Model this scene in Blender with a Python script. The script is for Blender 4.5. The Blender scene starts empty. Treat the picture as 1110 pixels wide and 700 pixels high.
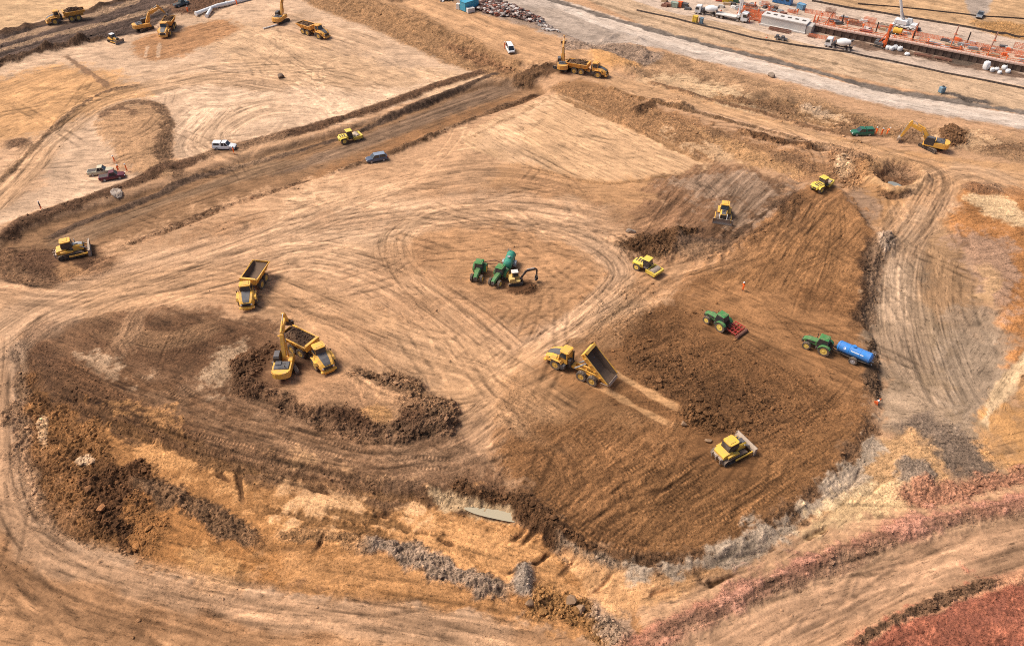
import bpy, bmesh, math, random
import numpy as np
from mathutils import Vector, Matrix, Euler
random.seed(7)
rng = np.random.default_rng(11)
scene = bpy.context.scene
COL = scene.collection
R = math.radians
f32 = np.float32

# ------------------------------------------------------------------ camera
W0, H0, FPX, PITCH, CAMH = 1110.0, 700.0, 850.0, R(41.0), 89.0
cam_d = bpy.data.cameras.new('camera')
cam_d.sensor_width = 36.0
cam_d.lens = FPX / W0 * 36.0
cam_d.clip_end = 6000
cam = bpy.data.objects.new('camera', cam_d)
cam.location = (0, 0, CAMH)
cam.rotation_euler = (math.pi/2 - PITCH, 0, 0)
COL.objects.link(cam)
scene.camera = cam
CP, SP = math.cos(PITCH), math.sin(PITCH)

def ray(px, py):
    dx, dy = (px - W0/2)/FPX, (H0/2 - py)/FPX
    return dx, CP + dy*SP, -SP + dy*CP
def U(px, py, z=0.0):
    """a point read off the survey photograph -> ground point at level z"""
    dx, dy, dz = ray(px, py)
    t = (z - CAMH)/dz
    return (dx*t, dy*t)

# ------------------------------------------------------------------ light
def setup_light():
    w = bpy.data.worlds.new("World"); scene.world = w; w.use_nodes = True
    nt = w.node_tree
    bg = nt.nodes['Background']
    sky = nt.nodes.new('ShaderNodeTexSky'); sky.sky_type = 'NISHITA'; sky.sun_disc = False
    el, az = R(52), R(-72)              # azimuth measured from +Y towards +X
    sky.sun_elevation = el; sky.sun_rotation = az
    sky.air_density = 0.75; sky.dust_density = 4.0; sky.ozone_density = 0.6
    nt.links.new(sky.outputs[0], bg.inputs[0]); bg.inputs[1].default_value = 0.10
    l = bpy.data.lights.new('sun', 'SUN'); l.energy = 2.55; l.angle = R(24); l.color = (1.0, 0.93, 0.84)
    o = bpy.data.objects.new('sun', l); COL.objects.link(o)
    d = Vector((-math.sin(az)*math.cos(el), -math.cos(az)*math.cos(el), -math.sin(el)))
    o.rotation_euler = d.to_track_quat('-Z', 'Y').to_euler()
    scene.view_settings.view_transform = 'Standard'
    scene.view_settings.look = 'None'
    scene.view_settings.exposure = 0.58
    scene.view_settings.gamma = 1.0
setup_light()
scene.cycles.max_bounces = 5
scene.cycles.filter_width = 1.0
scene.cycles.use_denoising = False

# ------------------------------------------------------------------ noise
_perm = rng.permutation(256).astype(np.int32); _perm = np.concatenate([_perm, _perm])
_ang = (rng.random(256)*2*np.pi).astype(f32); _gx, _gy = np.cos(_ang), np.sin(_ang)
def perlin(x, y, seed=0):
    x = x.astype(f32); y = y.astype(f32)
    fx = np.floor(x); fy = np.floor(y)
    xi = fx.astype(np.int32) + seed*37; yi = fy.astype(np.int32) + seed*91
    x = x - fx; y = y - fy
    u = x*x*x*(x*(x*6-15)+10); v = y*y*y*(y*(y*6-15)+10)
    a0 = _perm[xi & 255]; a1 = _perm[(xi+1) & 255]; b0 = yi & 255; b1 = (yi+1) & 255
    h = _perm[a0+b0]; n00 = _gx[h]*x + _gy[h]*y
    h = _perm[a1+b0]; n10 = _gx[h]*(x-1) + _gy[h]*y
    h = _perm[a0+b1]; n01 = _gx[h]*x + _gy[h]*(y-1)
    h = _perm[a1+b1]; n11 = _gx[h]*(x-1) + _gy[h]*(y-1)
    n0 = n00 + u*(n10-n00); n1 = n01 + u*(n11-n01)
    return (n0 + v*(n1-n0))*1.5
def sstep(a, b, x):
    t = np.clip((x-a)/(b-a), 0, 1); return t*t*(3-2*t)
def lerp(a, b, t): return a + (b-a)*t

# ------------------------------------------------------------------ terrain grid
K = 3
ys = [26.0]
while ys[-1] < 345: ys.append(ys[-1] + 0.09 + 0.0014*(ys[-1]-26))
NR = (len(ys)-1)//K*K + 1
ys = np.array(ys[:NR], f32)
NC = 1701//K*K + 1
us = np.linspace(-1, 1, NC).astype(f32)
HW0, HW1 = 48.0, 0.62
hw = HW0 + HW1*ys
GX = us[None, :]*hw[:, None]
GY = np.repeat(ys[:, None], NC, 1)
cX, cY = GX[::K, ::K], GY[::K, ::K]
def up(a):
    r = np.arange(NR)/K; r0 = np.minimum(r.astype(int), a.shape[0]-2); f = (r-r0).astype(f32)[:, None]
    a = a[r0]*(1-f) + a[r0+1]*f
    c = np.arange(NC)/K; c0 = np.minimum(c.astype(int), a.shape[1]-2); f = (c-c0).astype(f32)[None, :]
    return a[:, c0]*(1-f) + a[:, c0+1]*f

def smooth_pts(p, closed=False, n=4):
    p = [np.array(q, float) for q in p]; out = []
    N = len(p)
    rngi = range(N if closed else N-1)
    for i in rngi:
        p1, p2 = p[i], p[(i+1) % N]
        p0 = p[i-1] if (closed or i > 0) else 2*p1-p2
        p3 = p[(i+2) % N] if (closed or i+2 < N) else 2*p2-p1
        for k in range(n):
            t = k/n
            out.append(0.5*((2*p1) + (-p0+p2)*t + (2*p0-5*p1+4*p2-p3)*t*t + (-p0+3*p1-3*p2+p3)*t**3))
    if not closed: out.append(p[-1])
    return np.array(out)

def line_sd(P, margin, closed=False):
    """coarse grid -> (signed lateral distance, arc length), full grid mask bbox"""
    lo = P.min(0)-margin; hi = P.max(0)+margin
    m = (cX > lo[0]) & (cX < hi[0]) & (cY > lo[1]) & (cY < hi[1])
    x = cX[m]; y = cY[m]
    best = np.full(x.shape, 1e9, f32); sg = np.ones(x.shape, f32); S = np.zeros(x.shape, f32)
    ins = np.zeros(x.shape, bool)
    cum = 0.0
    segs = list(zip(P, np.roll(P, -1, 0))) if closed else list(zip(P[:-1], P[1:]))
    for a, b in segs:
        d = b-a; L = float(np.hypot(*d))
        if L < 1e-6: continue
        rx = x-f32(a[0]); ry = y-f32(a[1])
        t = np.clip((rx*f32(d[0]) + ry*f32(d[1]))/f32(L*L), 0, 1)
        ex = rx-t*f32(d[0]); ey = ry-t*f32(d[1]); q = ex*ex+ey*ey
        k = q < best
        best = np.where(k, q, best); S = np.where(k, f32(cum)+t*f32(L), S)
        if closed:
            c = (a[1] > y) != (b[1] > y)
            if d[1] != 0: ins ^= c & (x < a[0] + (y-a[1])*f32(d[0]/d[1]))
        else:
            sg = np.where(k, np.where(d[0]*ry - d[1]*rx > 0, f32(1), f32(-1)), sg)
        cum += L
    dist = np.sqrt(best)
    D = np.full(cX.shape, -1e3 if closed else 1e3, f32); SS = np.zeros(cX.shape, f32)
    D[m] = np.where(ins, dist, -dist) if closed else dist*sg
    SS[m] = S
    rows = np.where(m.any(1))[0]; cols = np.where(m.any(0))[0]
    if len(rows) == 0: return None
    r0, r1 = rows[0], min(rows[-1]+1, cX.shape[0]-1); c0, c1 = cols[0], min(cols[-1]+1, cX.shape[1]-1)
    return D, SS, cum, (slice(r0*K, r1*K+1), slice(c0*K, c1*K+1))

# shared noise fields
N40 = perlin(GX/40, GY/40, 1); N12 = perlin(GX/12, GY/12, 2); N5 = perlin(GX/5, GY/5, 3)
N2 = perlin(GX/2.1, GY/2.1, 4); N1 = perlin(GX/0.95, GY/0.95, 5); N05 = perlin(GX/0.45, GY/0.45, 6)
N03 = perlin(GX/0.26, GY/0.26, 7)
FINE = np.clip((hw/120)[:, None], 0.6, 1.6).astype(f32)
ridge1 = np.abs(perlin(GX/1.25, GY/1.25, 8))*2.2-.6
ridge2 = np.abs(perlin(GX/0.6+1.1*N2, GY/0.6, 9))*2.2-.6
CLN = 0.75*ridge1 + 0.6*ridge2 + 0.4*N05 + 0.3*N03 + 0.5*N2      # clod relief
WARP = N12*0.7 + N5*0.65 + N2*0.55 + N1*0.4 + N05*0.22

PALE = (.465,.355,.268); TAN = (.41,.28,.19); SAND = (.43,.29,.188); ORANGE = (.41,.235,.12)
BROWN = (.185,.105,.058); MID = (.285,.175,.105); DARK = (.11,.072,.05); GREY = (.30,.25,.205)
PGREY = (.40,.345,.295); ROAD = (.47,.41,.365); RED = (.27,.105,.075); PINK = (.38,.20,.155)
CHAR = (.13,.10,.085); BEIGE = (.42,.325,.24)

hgt = N40*0.5 + N12*0.12
colr = np.empty(GX.shape + (3,), f32); colr[:] = TAN
clod = np.full(GX.shape, 0.05, f32)
dens = np.zeros(GX.shape, f32)          # loose clod density
flow = np.stack([GX + 2*N12 + .25*GY, GY - .12*GX + 2.5*N12], -1).astype(f32)   # run of the scrape marks: along, across

def area(pts, col=None, soft=1.2, warp=2.0, a=1.0, cl=None, dz=0.0, slope=1.5, zref=0.0, dn=None, var=0.25, stripe=None, smooth=True):
    P = [U(*p, zref) for p in pts]
    P = smooth_pts(P, True, 3) if smooth else np.array(P)
    r = line_sd(P, 10+soft*2+warp*2, True)
    if r is None: return
    D, S, L, sl = r
    sd = up(D)[sl]
    w = sd + WARP[sl]*warp
    m = sstep(-soft*.6, soft*.6, w)*a
    if col is not None:
        v = 1 + var*(0.7*N12[sl] + 0.6*N5[sl] + 0.5*N2[sl])
        if stripe:
            (dx, dy), wl, amp = stripe
            (x0, y0), (x1, y1) = U(*pts[0], zref), U(pts[0][0]+dx, pts[0][1]+dy, zref)
            ln = math.hypot(x1-x0, y1-y0); tx, ty = (x1-x0)/ln, (y1-y0)/ln
            s_ = GX[sl]*tx + GY[sl]*ty; l_ = -GX[sl]*ty + GY[sl]*tx
            n = perlin(l_/wl + N5[sl]*0.25, s_/(wl*14), 21) + 0.6*perlin(l_/(wl*.42), s_/(wl*7), 22)
            v = v + 1.35*amp*n
            hgt[sl] += m*n*amp*0.26*min(wl, 1.2)
            k = m > .45; fl = flow[sl]; fl[k] = np.stack([s_+.4*N5[sl], l_+.25*N5[sl]], -1)[k]
        colr[sl] = lerp(colr[sl], np.array(col, f32)*v[..., None], m[..., None])
    if cl is not None: clod[sl] = lerp(clod[sl], cl, m)
    if dn is not None: dens[sl] = lerp(dens[sl], dn, m)
    if dz: hgt[sl] += dz*sstep(-slope, slope, sd + WARP[sl]*min(warp, 1.2)*0.7)

def seed_of(pts): return f32((pts[0][0]*.37+pts[0][1]*.71) % 50)
def band(pts, width, col=None, a=1.0, ridge=0.0, rw=None, warp=0.6, cl=None, dn=None, zref=0.0, var=0.25, step=0.0, sw=1.0, ends=3.0, soft=0.35, jit=1.0):
    P = smooth_pts([U(*p, zref) for p in pts], False, 4)
    r = line_sd(P, width*2.2 + 6)
    if r is None: return
    D, S, L, sl = r
    d = up(D)[sl]; s = up(S)[sl]
    dw = np.abs(d) + WARP[sl]*warp
    e = sstep(0, ends, s + N2[sl])*sstep(0, ends, L-s + N5[sl])
    wv = width*np.clip(1+jit*(.5*perlin(s/6.5, s*0+seed_of(pts), 33)+.4*perlin(s/2.2, d*.15, 34)), .3, 1.7)
    m = sstep(wv*(1+soft), wv*(1-soft), dw)*e
    if ridge > 0: e = e*np.clip(.75+.25*(1-jit)+jit*.9*perlin(s/5.0, s*0+seed_of(pts), 35), .15, 1.4)
    if col is not None:
        v = 1 + var*(0.6*N5[sl] + 0.6*N2[sl] + 0.5*N1[sl])
        colr[sl] = lerp(colr[sl], np.array(col, f32)*v[..., None], (m*a)[..., None])
    if cl is not None: clod[sl] = np.where(m > 0, lerp(clod[sl], cl, m), clod[sl])
    if dn is not None: dens[sl] = lerp(dens[sl], dn, m)
    if ridge:
        q = (rw or width)
        k = 1 + 0.35*perlin(s/4.0, s*0, 31) + 0.3*N2[sl]
        hgt[sl] += ridge*np.exp(-(dw/q)**2)*k*e

def tracks(pts, width, col=None, amt=0.3, wl=1.1, depth=0.07, tint=0.0, zref=0.0, seed=1, warp=0.5, cl=None):
    P = smooth_pts([U(*p, zref) for p in pts], False, 5)
    r = line_sd(P, width*1.3 + 3)
    if r is None: return
    D, S, L, sl = r
    d = up(D)[sl]; s = up(S)[sl]
    e = sstep(0, 9, s + 4*N5[sl])*sstep(0, 9, L-s + 4*N5[sl])
    m = sstep(1.0, 0.55, np.abs(d)/width + 0.25*N5[sl] + 0.12*N2[sl])*e
    wob = 0.35*perlin(s/16, d*0.05, seed+50)
    n = perlin(d/wl + wob, s/26, seed) + 0.7*perlin(d/(wl*0.45) + wob*2, s/15, seed+1)
    n2 = perlin(d/(wl*1.6) + wob, s/40, seed+2)
    rut = np.clip(perlin(d/(wl*0.62) + wob*1.5, s/30, seed+3)*2.4-0.55, 0, 1)    # sharp dark ruts
    grit = 0.35*N1[sl]*np.abs(N2[sl])
    k = m > .35; fl = flow[sl]; fl[k] = np.stack([s + seed*31, d + wob*1.2 + seed*17], -1)[k]
    rut = rut*np.clip(.55+1.3*perlin(s/6, d/1.3, seed+4), 0, 1.3)
    amt_ = amt*1.1
    v = 1 + amt_*(0.7*n + 0.45*n2 + grit) - rut*amt_*1.05
    if col is not None:
        colr[sl] = lerp(colr[sl], np.array(col, f32), (m*tint)[..., None])
    colr[sl] *= (1 + (v-1)*m)[..., None]
    hgt[sl] += m*(n*depth*0.6 - rut*depth*1.3)
    if cl is not None: clod[sl] = lerp(clod[sl], cl, m)

def wheelmarks(n, cx, cy, rx, ry, ang, dang, L0, L1, dark=.3, seed=0, zref=0.0):
    """odd pairs of tyre ruts left on the dirt; centres and directions in survey pixels"""
    r = random.Random(seed)
    for i in range(n):
        px, py = r.gauss(cx, rx*.5), r.gauss(cy, ry*.5)
        th = R(ang + r.gauss(0, dang)); x, y = U(px, py, zref); L = r.uniform(L0, L1); kap = r.gauss(0, .018)
        pts = []; t = th; 
        x -= math.cos(th)*L/2; y -= math.sin(th)*L/2
        for k in range(9):
            pts.append((x, y)); x += math.cos(t)*L/8; y += math.sin(t)*L/8; t += kap*L/8
        q = line_sd(np.array(pts), 3.4)
        if q is None: continue
        D, S, LL, sl = q; d = np.abs(up(D)[sl]); s = up(S)[sl]
        g = r.uniform(.85, 1.2); w = r.uniform(.22, .42)
        rut = np.exp(-((d-g)/w)**2)
        side = np.exp(-((d-g-2*w)/(w*.7))**2)
        e = sstep(0, 6, s+3*N5[sl])*sstep(0, 6, LL-s+3*N5[sl])*np.clip(.35+1.1*perlin(s/4.5, d*.6, seed+i)+.5*perlin(s/1.3, d, seed+i+9), 0, 1.2)
        k = dark*r.choice([1, 1, 1, -.8])*r.uniform(.6, 1.2)
        colr[sl] *= np.clip(1 - k*rut*e + .35*abs(k)*side*e, .4, 1.5)[..., None]
        hgt[sl] += (-.09*rut + .05*side)*e

def cleats(pts, g=.95, w=.32, pitch=.55, amt=.3, zref=0.0, seed=0):
    """one pass of a crawler: two belts of cross bars pressed into the soil, with pushed-up edges"""
    P = smooth_pts([U(*p, zref) for p in pts], False, 3)
    r = line_sd(P, g+w+2)
    if r is None: return
    D, S, L, sl = r
    d0 = up(D)[sl]; d = np.abs(d0+.12*N5[sl]); s = up(S)[sl]
    e = sstep(0, 3, s+2*N5[sl])*sstep(0, 3, L-s+2*N5[sl])*np.clip(.65+.8*perlin(s/7, d0*.3, seed+61)+.3*N1[sl], 0, 1.2)
    belt = sstep(w*1.15, w*.8, np.abs(d-g)); edge = np.exp(-((np.abs(d-g)-w*1.3)/.13)**2)
    bar = np.sin(s*6.2832/pitch + seed)
    colr[sl] *= np.clip(1 + amt*e*(belt*(.75*bar-.12) - .85*edge), .45, 1.4)[..., None]
    hgt[sl] += e*(belt*(.045*bar-.05) + .05*edge)
# ------------------------------------------------------------------ soil areas (outlines surveyed from the photograph)
# upper plateau, pale
area([(-160,300),(-60,275),(0,244),(130,200),(300,150),(535,78),(450,30),(330,-30),(190,-40),(-100,-60),(-300,50)], PALE, cl=.05, warp=1)
area([(-80,95),(0,86),(70,72),(125,80),(160,100),(110,118),(60,140),(-80,175)], (.44,.275,.15), soft=5, warp=4, a=.8, stripe=((1,-.35),3.0,.16))
area([(-50,170),(20,150),(60,170),(30,215),(-60,250)], TAN, soft=4, warp=3, a=.7)
area([(110,130),(170,112),(185,140),(190,190),(140,185),(120,150)], (.36,.235,.15), soft=3, warp=2, cl=.14, a=.9)
area([(200,35),(270,25),(420,70),(520,85),(430,110),(300,90)], (.47,.345,.24), soft=6, warp=4, a=.8, stripe=((1,.35),2.5,.12))
area([(220,95),(400,95),(470,88),(380,130),(240,150),(195,130)], (.52,.405,.31), soft=6, warp=4, a=.8)
area([(140,48),(175,36),(235,22),(260,30),(215,52),(165,66)], (.33,.20,.12), soft=3, warp=3, cl=.10, a=.95, stripe=((1,-.25),1.6,.2))
# dark moist strips, top left
area([(-200,150),(-60,92),(0,73),(60,55),(95,48),(150,35),(190,16),(250,-6),(200,-30),(120,5),(60,22),(-60,50),(-200,100)], (.105,.078,.066), soft=1.5, warp=1.8, cl=.22, dn=.4, stripe=((1,-.32),2.0,.4))
band([(-60,85),(0,70),(70,50),(100,44)], 2.6, DARK, ridge=1.6, rw=2.4, cl=.3, dn=.5)
band([(-60,62),(0,46),(60,28),(130,8),(170,-8)], 2.0, (.30,.22,.16), warp=.5)
band([(-60,55),(0,37),(55,23),(110,8),(160,-8)], 1.8, DARK, ridge=1.2, cl=.2)
band([(-40,68),(0,56),(60,38),(120,24),(190,5)], 1.6, (.34,.25,.18), a=.8)
band([(70,52),(95,46),(118,40)], 1.6, DARK, ridge=1.2, cl=.3)
area([(-100,40),(0,34),(50,20),(120,0),(100,-40),(-100,-40)], (.45,.33,.22), soft=2, warp=1)
area([(185,12),(200,0),(250,-10),(235,12),(205,18)], (.16,.10,.07), soft=2, warp=1.5, cl=.35, dz=.8, dn=.6)
# curled bank on the plateau
area([(108,124),(140,108),(168,112),(184,130),(182,150),(176,168),(192,190),(150,186),(120,160)], (.36,.245,.16), soft=2, warp=2.5, cl=.13, dz=.8, slope=2.2, a=.8)
band([(118,124),(140,113),(162,112),(178,122),(183,138),(177,158),(180,176),(198,192)], 1.3, (.19,.125,.083), cl=.2, dn=.3, warp=1.0, a=.85)
band([(112,132),(118,122),(140,122),(150,130)], 1.3, (.17,.11,.075), cl=.2, warp=1.0, a=.8)
band([(-10,205),(30,168),(70,128),(112,100),(158,90)], .9, (.19,.125,.085), ridge=.5, cl=.2, warp=.7)
band([(0,160),(20,156),(32,163)], 2.0, (.19,.125,.085), ridge=.6, cl=.2, warp=.8)
band([(68,60),(95,78),(120,95)], .8, (.22,.145,.1), ridge=.3, a=.8)
# upper terrace and the cut slope beside it
area([(330,-30),(430,-30),(520,-5),(600,35),(690,80),(665,82),(600,78),(555,70),(460,35),(380,8)], SAND, soft=2, warp=1.5, var=.2, stripe=((1,.42),2.6,.13), dz=1.8, slope=3.2)
area([(355,-10),(430,12),(500,42),(570,78),(540,84),(470,62),(400,30),(330,2)], (.30,.195,.12), soft=2.2, warp=1.6, cl=.22, dn=.25)
band([(355,-12),(400,-2),(440,8)], 2.0, (.17,.11,.07), cl=.2, ridge=.6)
band([(480,48),(530,68),(560,80)], 2.2, (.26,.16,.10), cl=.3, dn=.5)
# road strip between the banks
area([(0,262),(60,235),(200,190),(300,160),(420,125),(535,86),(592,100),(480,140),(400,172),(230,232),(120,275),(60,305),(0,300)], (.25,.163,.104), soft=.8, warp=.4, dz=-1.3, slope=1.2, cl=.06)
area([(430,128),(530,88),(565,92),(450,135),(330,178),(300,180)], (.205,.147,.107), soft=2, warp=1, stripe=((1,-.33),1.0,.14))
area([(420,150),(520,108),(560,104),(470,140),(400,168),(330,190)], (.255,.155,.092), soft=2.5, warp=2)
area([(60,250),(250,183),(300,170),(330,172),(180,215),(80,262)], (.24,.168,.115), soft=1.5, warp=1, stripe=((1,-.33),.9,.15))
band([(5,268),(20,248),(60,232),(130,206),(200,180),(300,152),(350,138),(420,116),(480,93),(530,78)], 1.9, (.14,.088,.059), ridge=.5, rw=1.5, cl=.2, dn=.5, warp=.5, zref=-.6, jit=.4)
band([(45,262),(100,236),(170,210),(205,195),(300,170),(380,145),(440,122),(520,90),(545,80)], .9, (.125,.088,.066), ridge=.35, rw=.8, cl=.2, warp=.35, zref=-1)
band([(120,268),(205,236),(240,222),(300,205),(345,192)], .8, (.17,.108,.07), ridge=.5, cl=.25, dn=.6, zref=-.5, jit=.6)
band([(345,192),(400,175),(440,160),(480,145),(545,115),(590,100)], 1.3, (.165,.105,.067), ridge=.9, rw=1.2, cl=.2, dn=.5, zref=-.4, jit=.35)
area([(555,88),(575,76),(600,74),(640,72),(620,82),(590,86),(570,92)], (.15,.095,.06), soft=1.5, warp=1.2, cl=.3, dz=1.2, dn=.4)
# ground in the middle
area([(240,215),(420,180),(520,140),(610,180),(680,200),(700,250),(640,250),(560,225),(430,235),(330,270),(210,300),(60,320),(0,370),(-60,340),(60,300)], (.425,.292,.198), soft=5, warp=4, var=.25)
area([(330,210),(420,205),(470,230),(430,280),(360,300),(300,270)], (.50,.362,.255), soft=8, warp=6, a=.8)
area([(400,330),(520,380),(600,390),(560,430),(480,440),(430,400)], (.46,.318,.212), soft=5, warp=4, a=.7)
area([(500,150),(600,104),(640,115),(770,178),(735,190),(650,196),(560,178)], (.485,.345,.232), soft=.8, warp=.6, var=.12, stripe=((1,.55),.7,.16), cl=.03)
for q in ([(505,151),(560,126),(602,105)], [(604,106),(690,143),(770,179)], [(560,178),(650,197),(735,190)]): band(q, .7, (.25,.155,.09), cl=.12, warp=.5, a=.8)
area([(505,150),(600,108),(560,140),(600,175),(560,178)], (.49,.36,.255), soft=4, warp=3, a=.6)
area([(560,178),(660,196),(760,185),(740,205),(690,240),(600,215),(520,200)], (.37,.235,.14), soft=4, warp=3, a=.75)
# brown pad in front of the tractors (a loop of haul tracks runs round it)
area([(445,262),(480,240),(560,246),(630,270),(655,300),(640,330),(600,352),(556,360),(500,330),(455,300)], (.37,.235,.145), soft=2.5, warp=2, a=.85, cl=.06)
area([(560,320),(545,308),(575,305),(585,318)], (.13,.075,.045), soft=1, warp=1.2, cl=.3, dn=.8, dz=.3)
# dozer field
area([(680,250),(700,215),(735,188),(790,178),(845,190),(868,208),(840,240),(785,280),(740,285),(700,285),(680,275)], (.215,.135,.088), soft=3.5, warp=4.5, cl=.10, var=.35, stripe=((1,-.9),1.4,.3))
area([(745,200),(800,190),(862,206),(800,250),(760,230),(780,215)], (.265,.205,.16), soft=5, warp=7, a=.75, stripe=((1,-.9),1.2,.3))
area([(675,275),(668,258),(720,252),(760,248),(735,268),(715,283)], (.125,.075,.045), soft=1.2, warp=1.4, cl=.42, dn=1.2, dz=1.3, slope=2.2)
area([(735,278),(740,258),(790,262),(800,275),(760,284)], (.145,.10,.072), soft=1.2, warp=1.2, cl=.2, dn=.3, dz=.9, slope=2.5)
band([(800,272),(835,245),(872,208)], 1.7, (.10,.062,.04), ridge=.9, rw=1.3, cl=.28, dn=.7)
band([(788,262),(820,238),(850,216)], .6, (.12,.08,.055), ridge=.25, cl=.2)
# rough ground between haul road and grey road
area([(670,75),(720,55),(800,78),(900,110),(1000,135),(1110,150),(1200,165),(1200,200),(1050,165),(960,150),(850,130),(750,105)], (.335,.23,.152), soft=2.5, warp=3, cl=.17, dn=.2, var=.5)
area([(690,95),(720,80),(790,95),(840,118),(800,125),(740,112)], (.47,.36,.25), soft=3, warp=3, cl=.14)
area([(640,62),(665,50),(700,55),(690,75),(655,78)], (.46,.29,.16), soft=2, warp=1.5, cl=.1, dz=.8)
area([(622,44),(655,38),(690,52),(720,58),(700,72),(650,62),(610,60)], (.29,.225,.18), soft=1.6, warp=1.5, cl=.25, dn=.4)
band([(650,47),(672,38),(700,48)], 1.0, (.20,.17,.15), ridge=1.2)
area([(760,105),(830,120),(900,140),(980,150),(940,128),(860,108)], (.28,.185,.115), soft=3, warp=3, cl=.26, dn=.5, var=.4)
area([(870,112),(900,118),(915,128),(880,126)], (.42,.33,.25), soft=1.5, warp=2)
band([(790,140),(830,150),(870,158),(905,165)], 1.6, (.15,.09,.055), ridge=.8, cl=.35, dn=.8)
area([(680,110),(745,125),(860,165),(940,185),(900,205),(850,188),(760,165),(700,140)], (.32,.20,.122), soft=2.5, warp=3, cl=.2, dn=.35, var=.35)
area([(740,135),(800,150),(870,185),(840,188),(780,168)], (.43,.285,.17), soft=2, warp=3, a=.7)
area([(640,92),(690,112),(765,150),(775,178),(720,155),(610,106),(600,95)], (.30,.19,.115), soft=1.6, warp=1.2, cl=.22, dn=.3, dz=.6, slope=2)
band([(688,128),(700,118),(720,110),(760,122)], 1.6, (.13,.08,.05), ridge=.9, cl=.35, dn=.9)
band([(655,98),(680,104),(705,112)], 1.4, (.27,.17,.1), ridge=.7, cl=.3, dn=.5)
area([(900,165),(925,150),(955,160),(950,185),(930,205),(905,200)], (.30,.19,.12), soft=2, warp=2.2, cl=.35, dn=.9, var=.4)
area([(905,175),(920,168),(925,185),(910,195)], (.44,.33,.23), soft=1, warp=1)
band([(928,165),(940,178),(938,195)], 1.3, (.12,.075,.05), ridge=.8, cl=.4, dn=1)
for q in ([(700,85),(740,95),(760,110),(720,105)], [(800,105),(850,112),(860,124),(815,120)], [(905,130),(930,128),(945,142),(915,145)], [(980,140),(1030,150),(1020,160),(975,152)], [(1050,150),(1110,158),(1110,168),(1060,162)], [(760,135),(790,142),(800,155),(770,150)], [(830,165),(870,172),(880,185),(845,180)]):
    area(q, (.2,.13,.085), soft=2, warp=4, a=.8, cl=.28, dn=.7, dz=.4, slope=2)
for q in ([(690,92),(730,84),(750,92),(720,102)], [(1000,150),(1060,148),(1090,156),(1040,163)], [(870,118),(905,120),(910,130),(880,128)], [(720,150),(760,158),(800,175),(760,172)]):
    area(q, (.47,.345,.235), soft=2, warp=4, a=.75, cl=.1)
# haul road across, below the rough ground
area([(640,80),(700,92),(790,116),(900,146),(1000,165),(1110,178),(1210,190),(1210,235),(1110,205),(1030,190),(960,172),(860,145),(770,122),(700,108),(650,95)], (.42,.28,.175), soft=1.4, warp=.8, cl=.04, var=.15)
band([(700,90),(790,113),(900,142),(940,147)], .8, (.22,.14,.09), ridge=.4, cl=.2, dn=.3)
band([(700,110),(770,126),(860,150),(920,162)], .8, (.2,.125,.075), ridge=.5, cl=.25, dn=.5)
# right side, tan ground, pond
area([(960,165),(1040,180),(1110,200),(1210,215),(1210,300),(1100,260),(1030,215),(1000,240),(960,262),(930,240),(920,205)], (.38,.24,.14), soft=4, warp=3, var=.25)
area([(900,225),(930,205),(955,225),(940,255),(905,265)], (.24,.185,.15), soft=3.5, warp=3, a=.7)
area([(940,180),(965,165),(995,175),(1008,190),(985,206),(950,203)], (.40,.26,.155), soft=1.2, warp=.8, cl=.12)
area([(955,184),(968,173),(990,178),(995,190),(975,200),(958,196)], (.17,.105,.068), soft=1.2, warp=1, cl=.25, dz=-2.4, slope=1.6, dn=.6)
band([(945,190),(950,202),(970,208),(992,204),(1006,190)], 1.4, (.50,.34,.21), ridge=1.5, rw=1.5, cl=.08, warp=.3)
band([(945,208),(970,214),(998,208)], .9, (.15,.09,.055), cl=.25, ridge=-.2)
# big brown fill on the right
area([(715,325),(760,292),(830,250),(872,212),(905,205),(935,240),(955,262),(945,300),(938,345),(946,400),(950,445),(915,505),(860,555),(800,592),(740,612),(690,612),(640,600),(590,568),(555,535),(535,470),(545,420),(600,395),(650,352)], (.235,.135,.075), soft=2.6, warp=2.6, cl=.15, var=.35, dz=.9, slope=1.6)
area([(760,300),(850,245),(900,215),(940,260),(930,310),(870,320),(800,330)], (.27,.16,.09), soft=5, warp=5, a=.8, stripe=((-1,.95),1.1,.22), cl=.14)
area([(720,330),(760,310),(930,350),(945,430),(900,430),(830,395),(770,365)], (.285,.17,.098), soft=4, warp=3, a=.85, stripe=((1,.45),1.5,.15), cl=.06)
area([(670,325),(720,325),(800,375),(880,425),(860,470),(800,480),(740,440),(690,412),(650,392),(625,365)], (.185,.107,.06), soft=6, warp=7, cl=.2, dn=.7, var=.45)
area([(690,395),(740,405),(820,430),(800,460),(760,470),(720,440)], (.14,.082,.047), soft=4, warp=6, cl=.28, dn=1.3, dz=.3, slope=3, var=.4)
area([(735,455),(775,452),(800,465),(790,480),(765,478)], (.15,.088,.05), soft=1.2, warp=1.5, cl=.45, dn=2.0, dz=.6, slope=2)
area([(650,330),(690,322),(705,335),(670,352),(640,362)], (.25,.19,.14), soft=4, warp=3, a=.8)
area([(560,440),(640,425),(740,470),(760,520),(700,600),(640,595),(580,550),(545,490)], (.225,.13,.072), soft=5, warp=5, a=.75, stripe=((1,-.62),.65,.2), cl=.17)
area([(700,520),(800,510),(900,470),(930,470),(860,540),(790,590),(700,608)], (.22,.128,.07), soft=4, warp=3, a=.75, stripe=((1,-.55),.75,.2), cl=.17)
area([(580,430),(650,420),(720,460),(640,470),(560,470)], (.235,.145,.085), soft=4, warp=4, a=.7, cl=.12)
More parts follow.
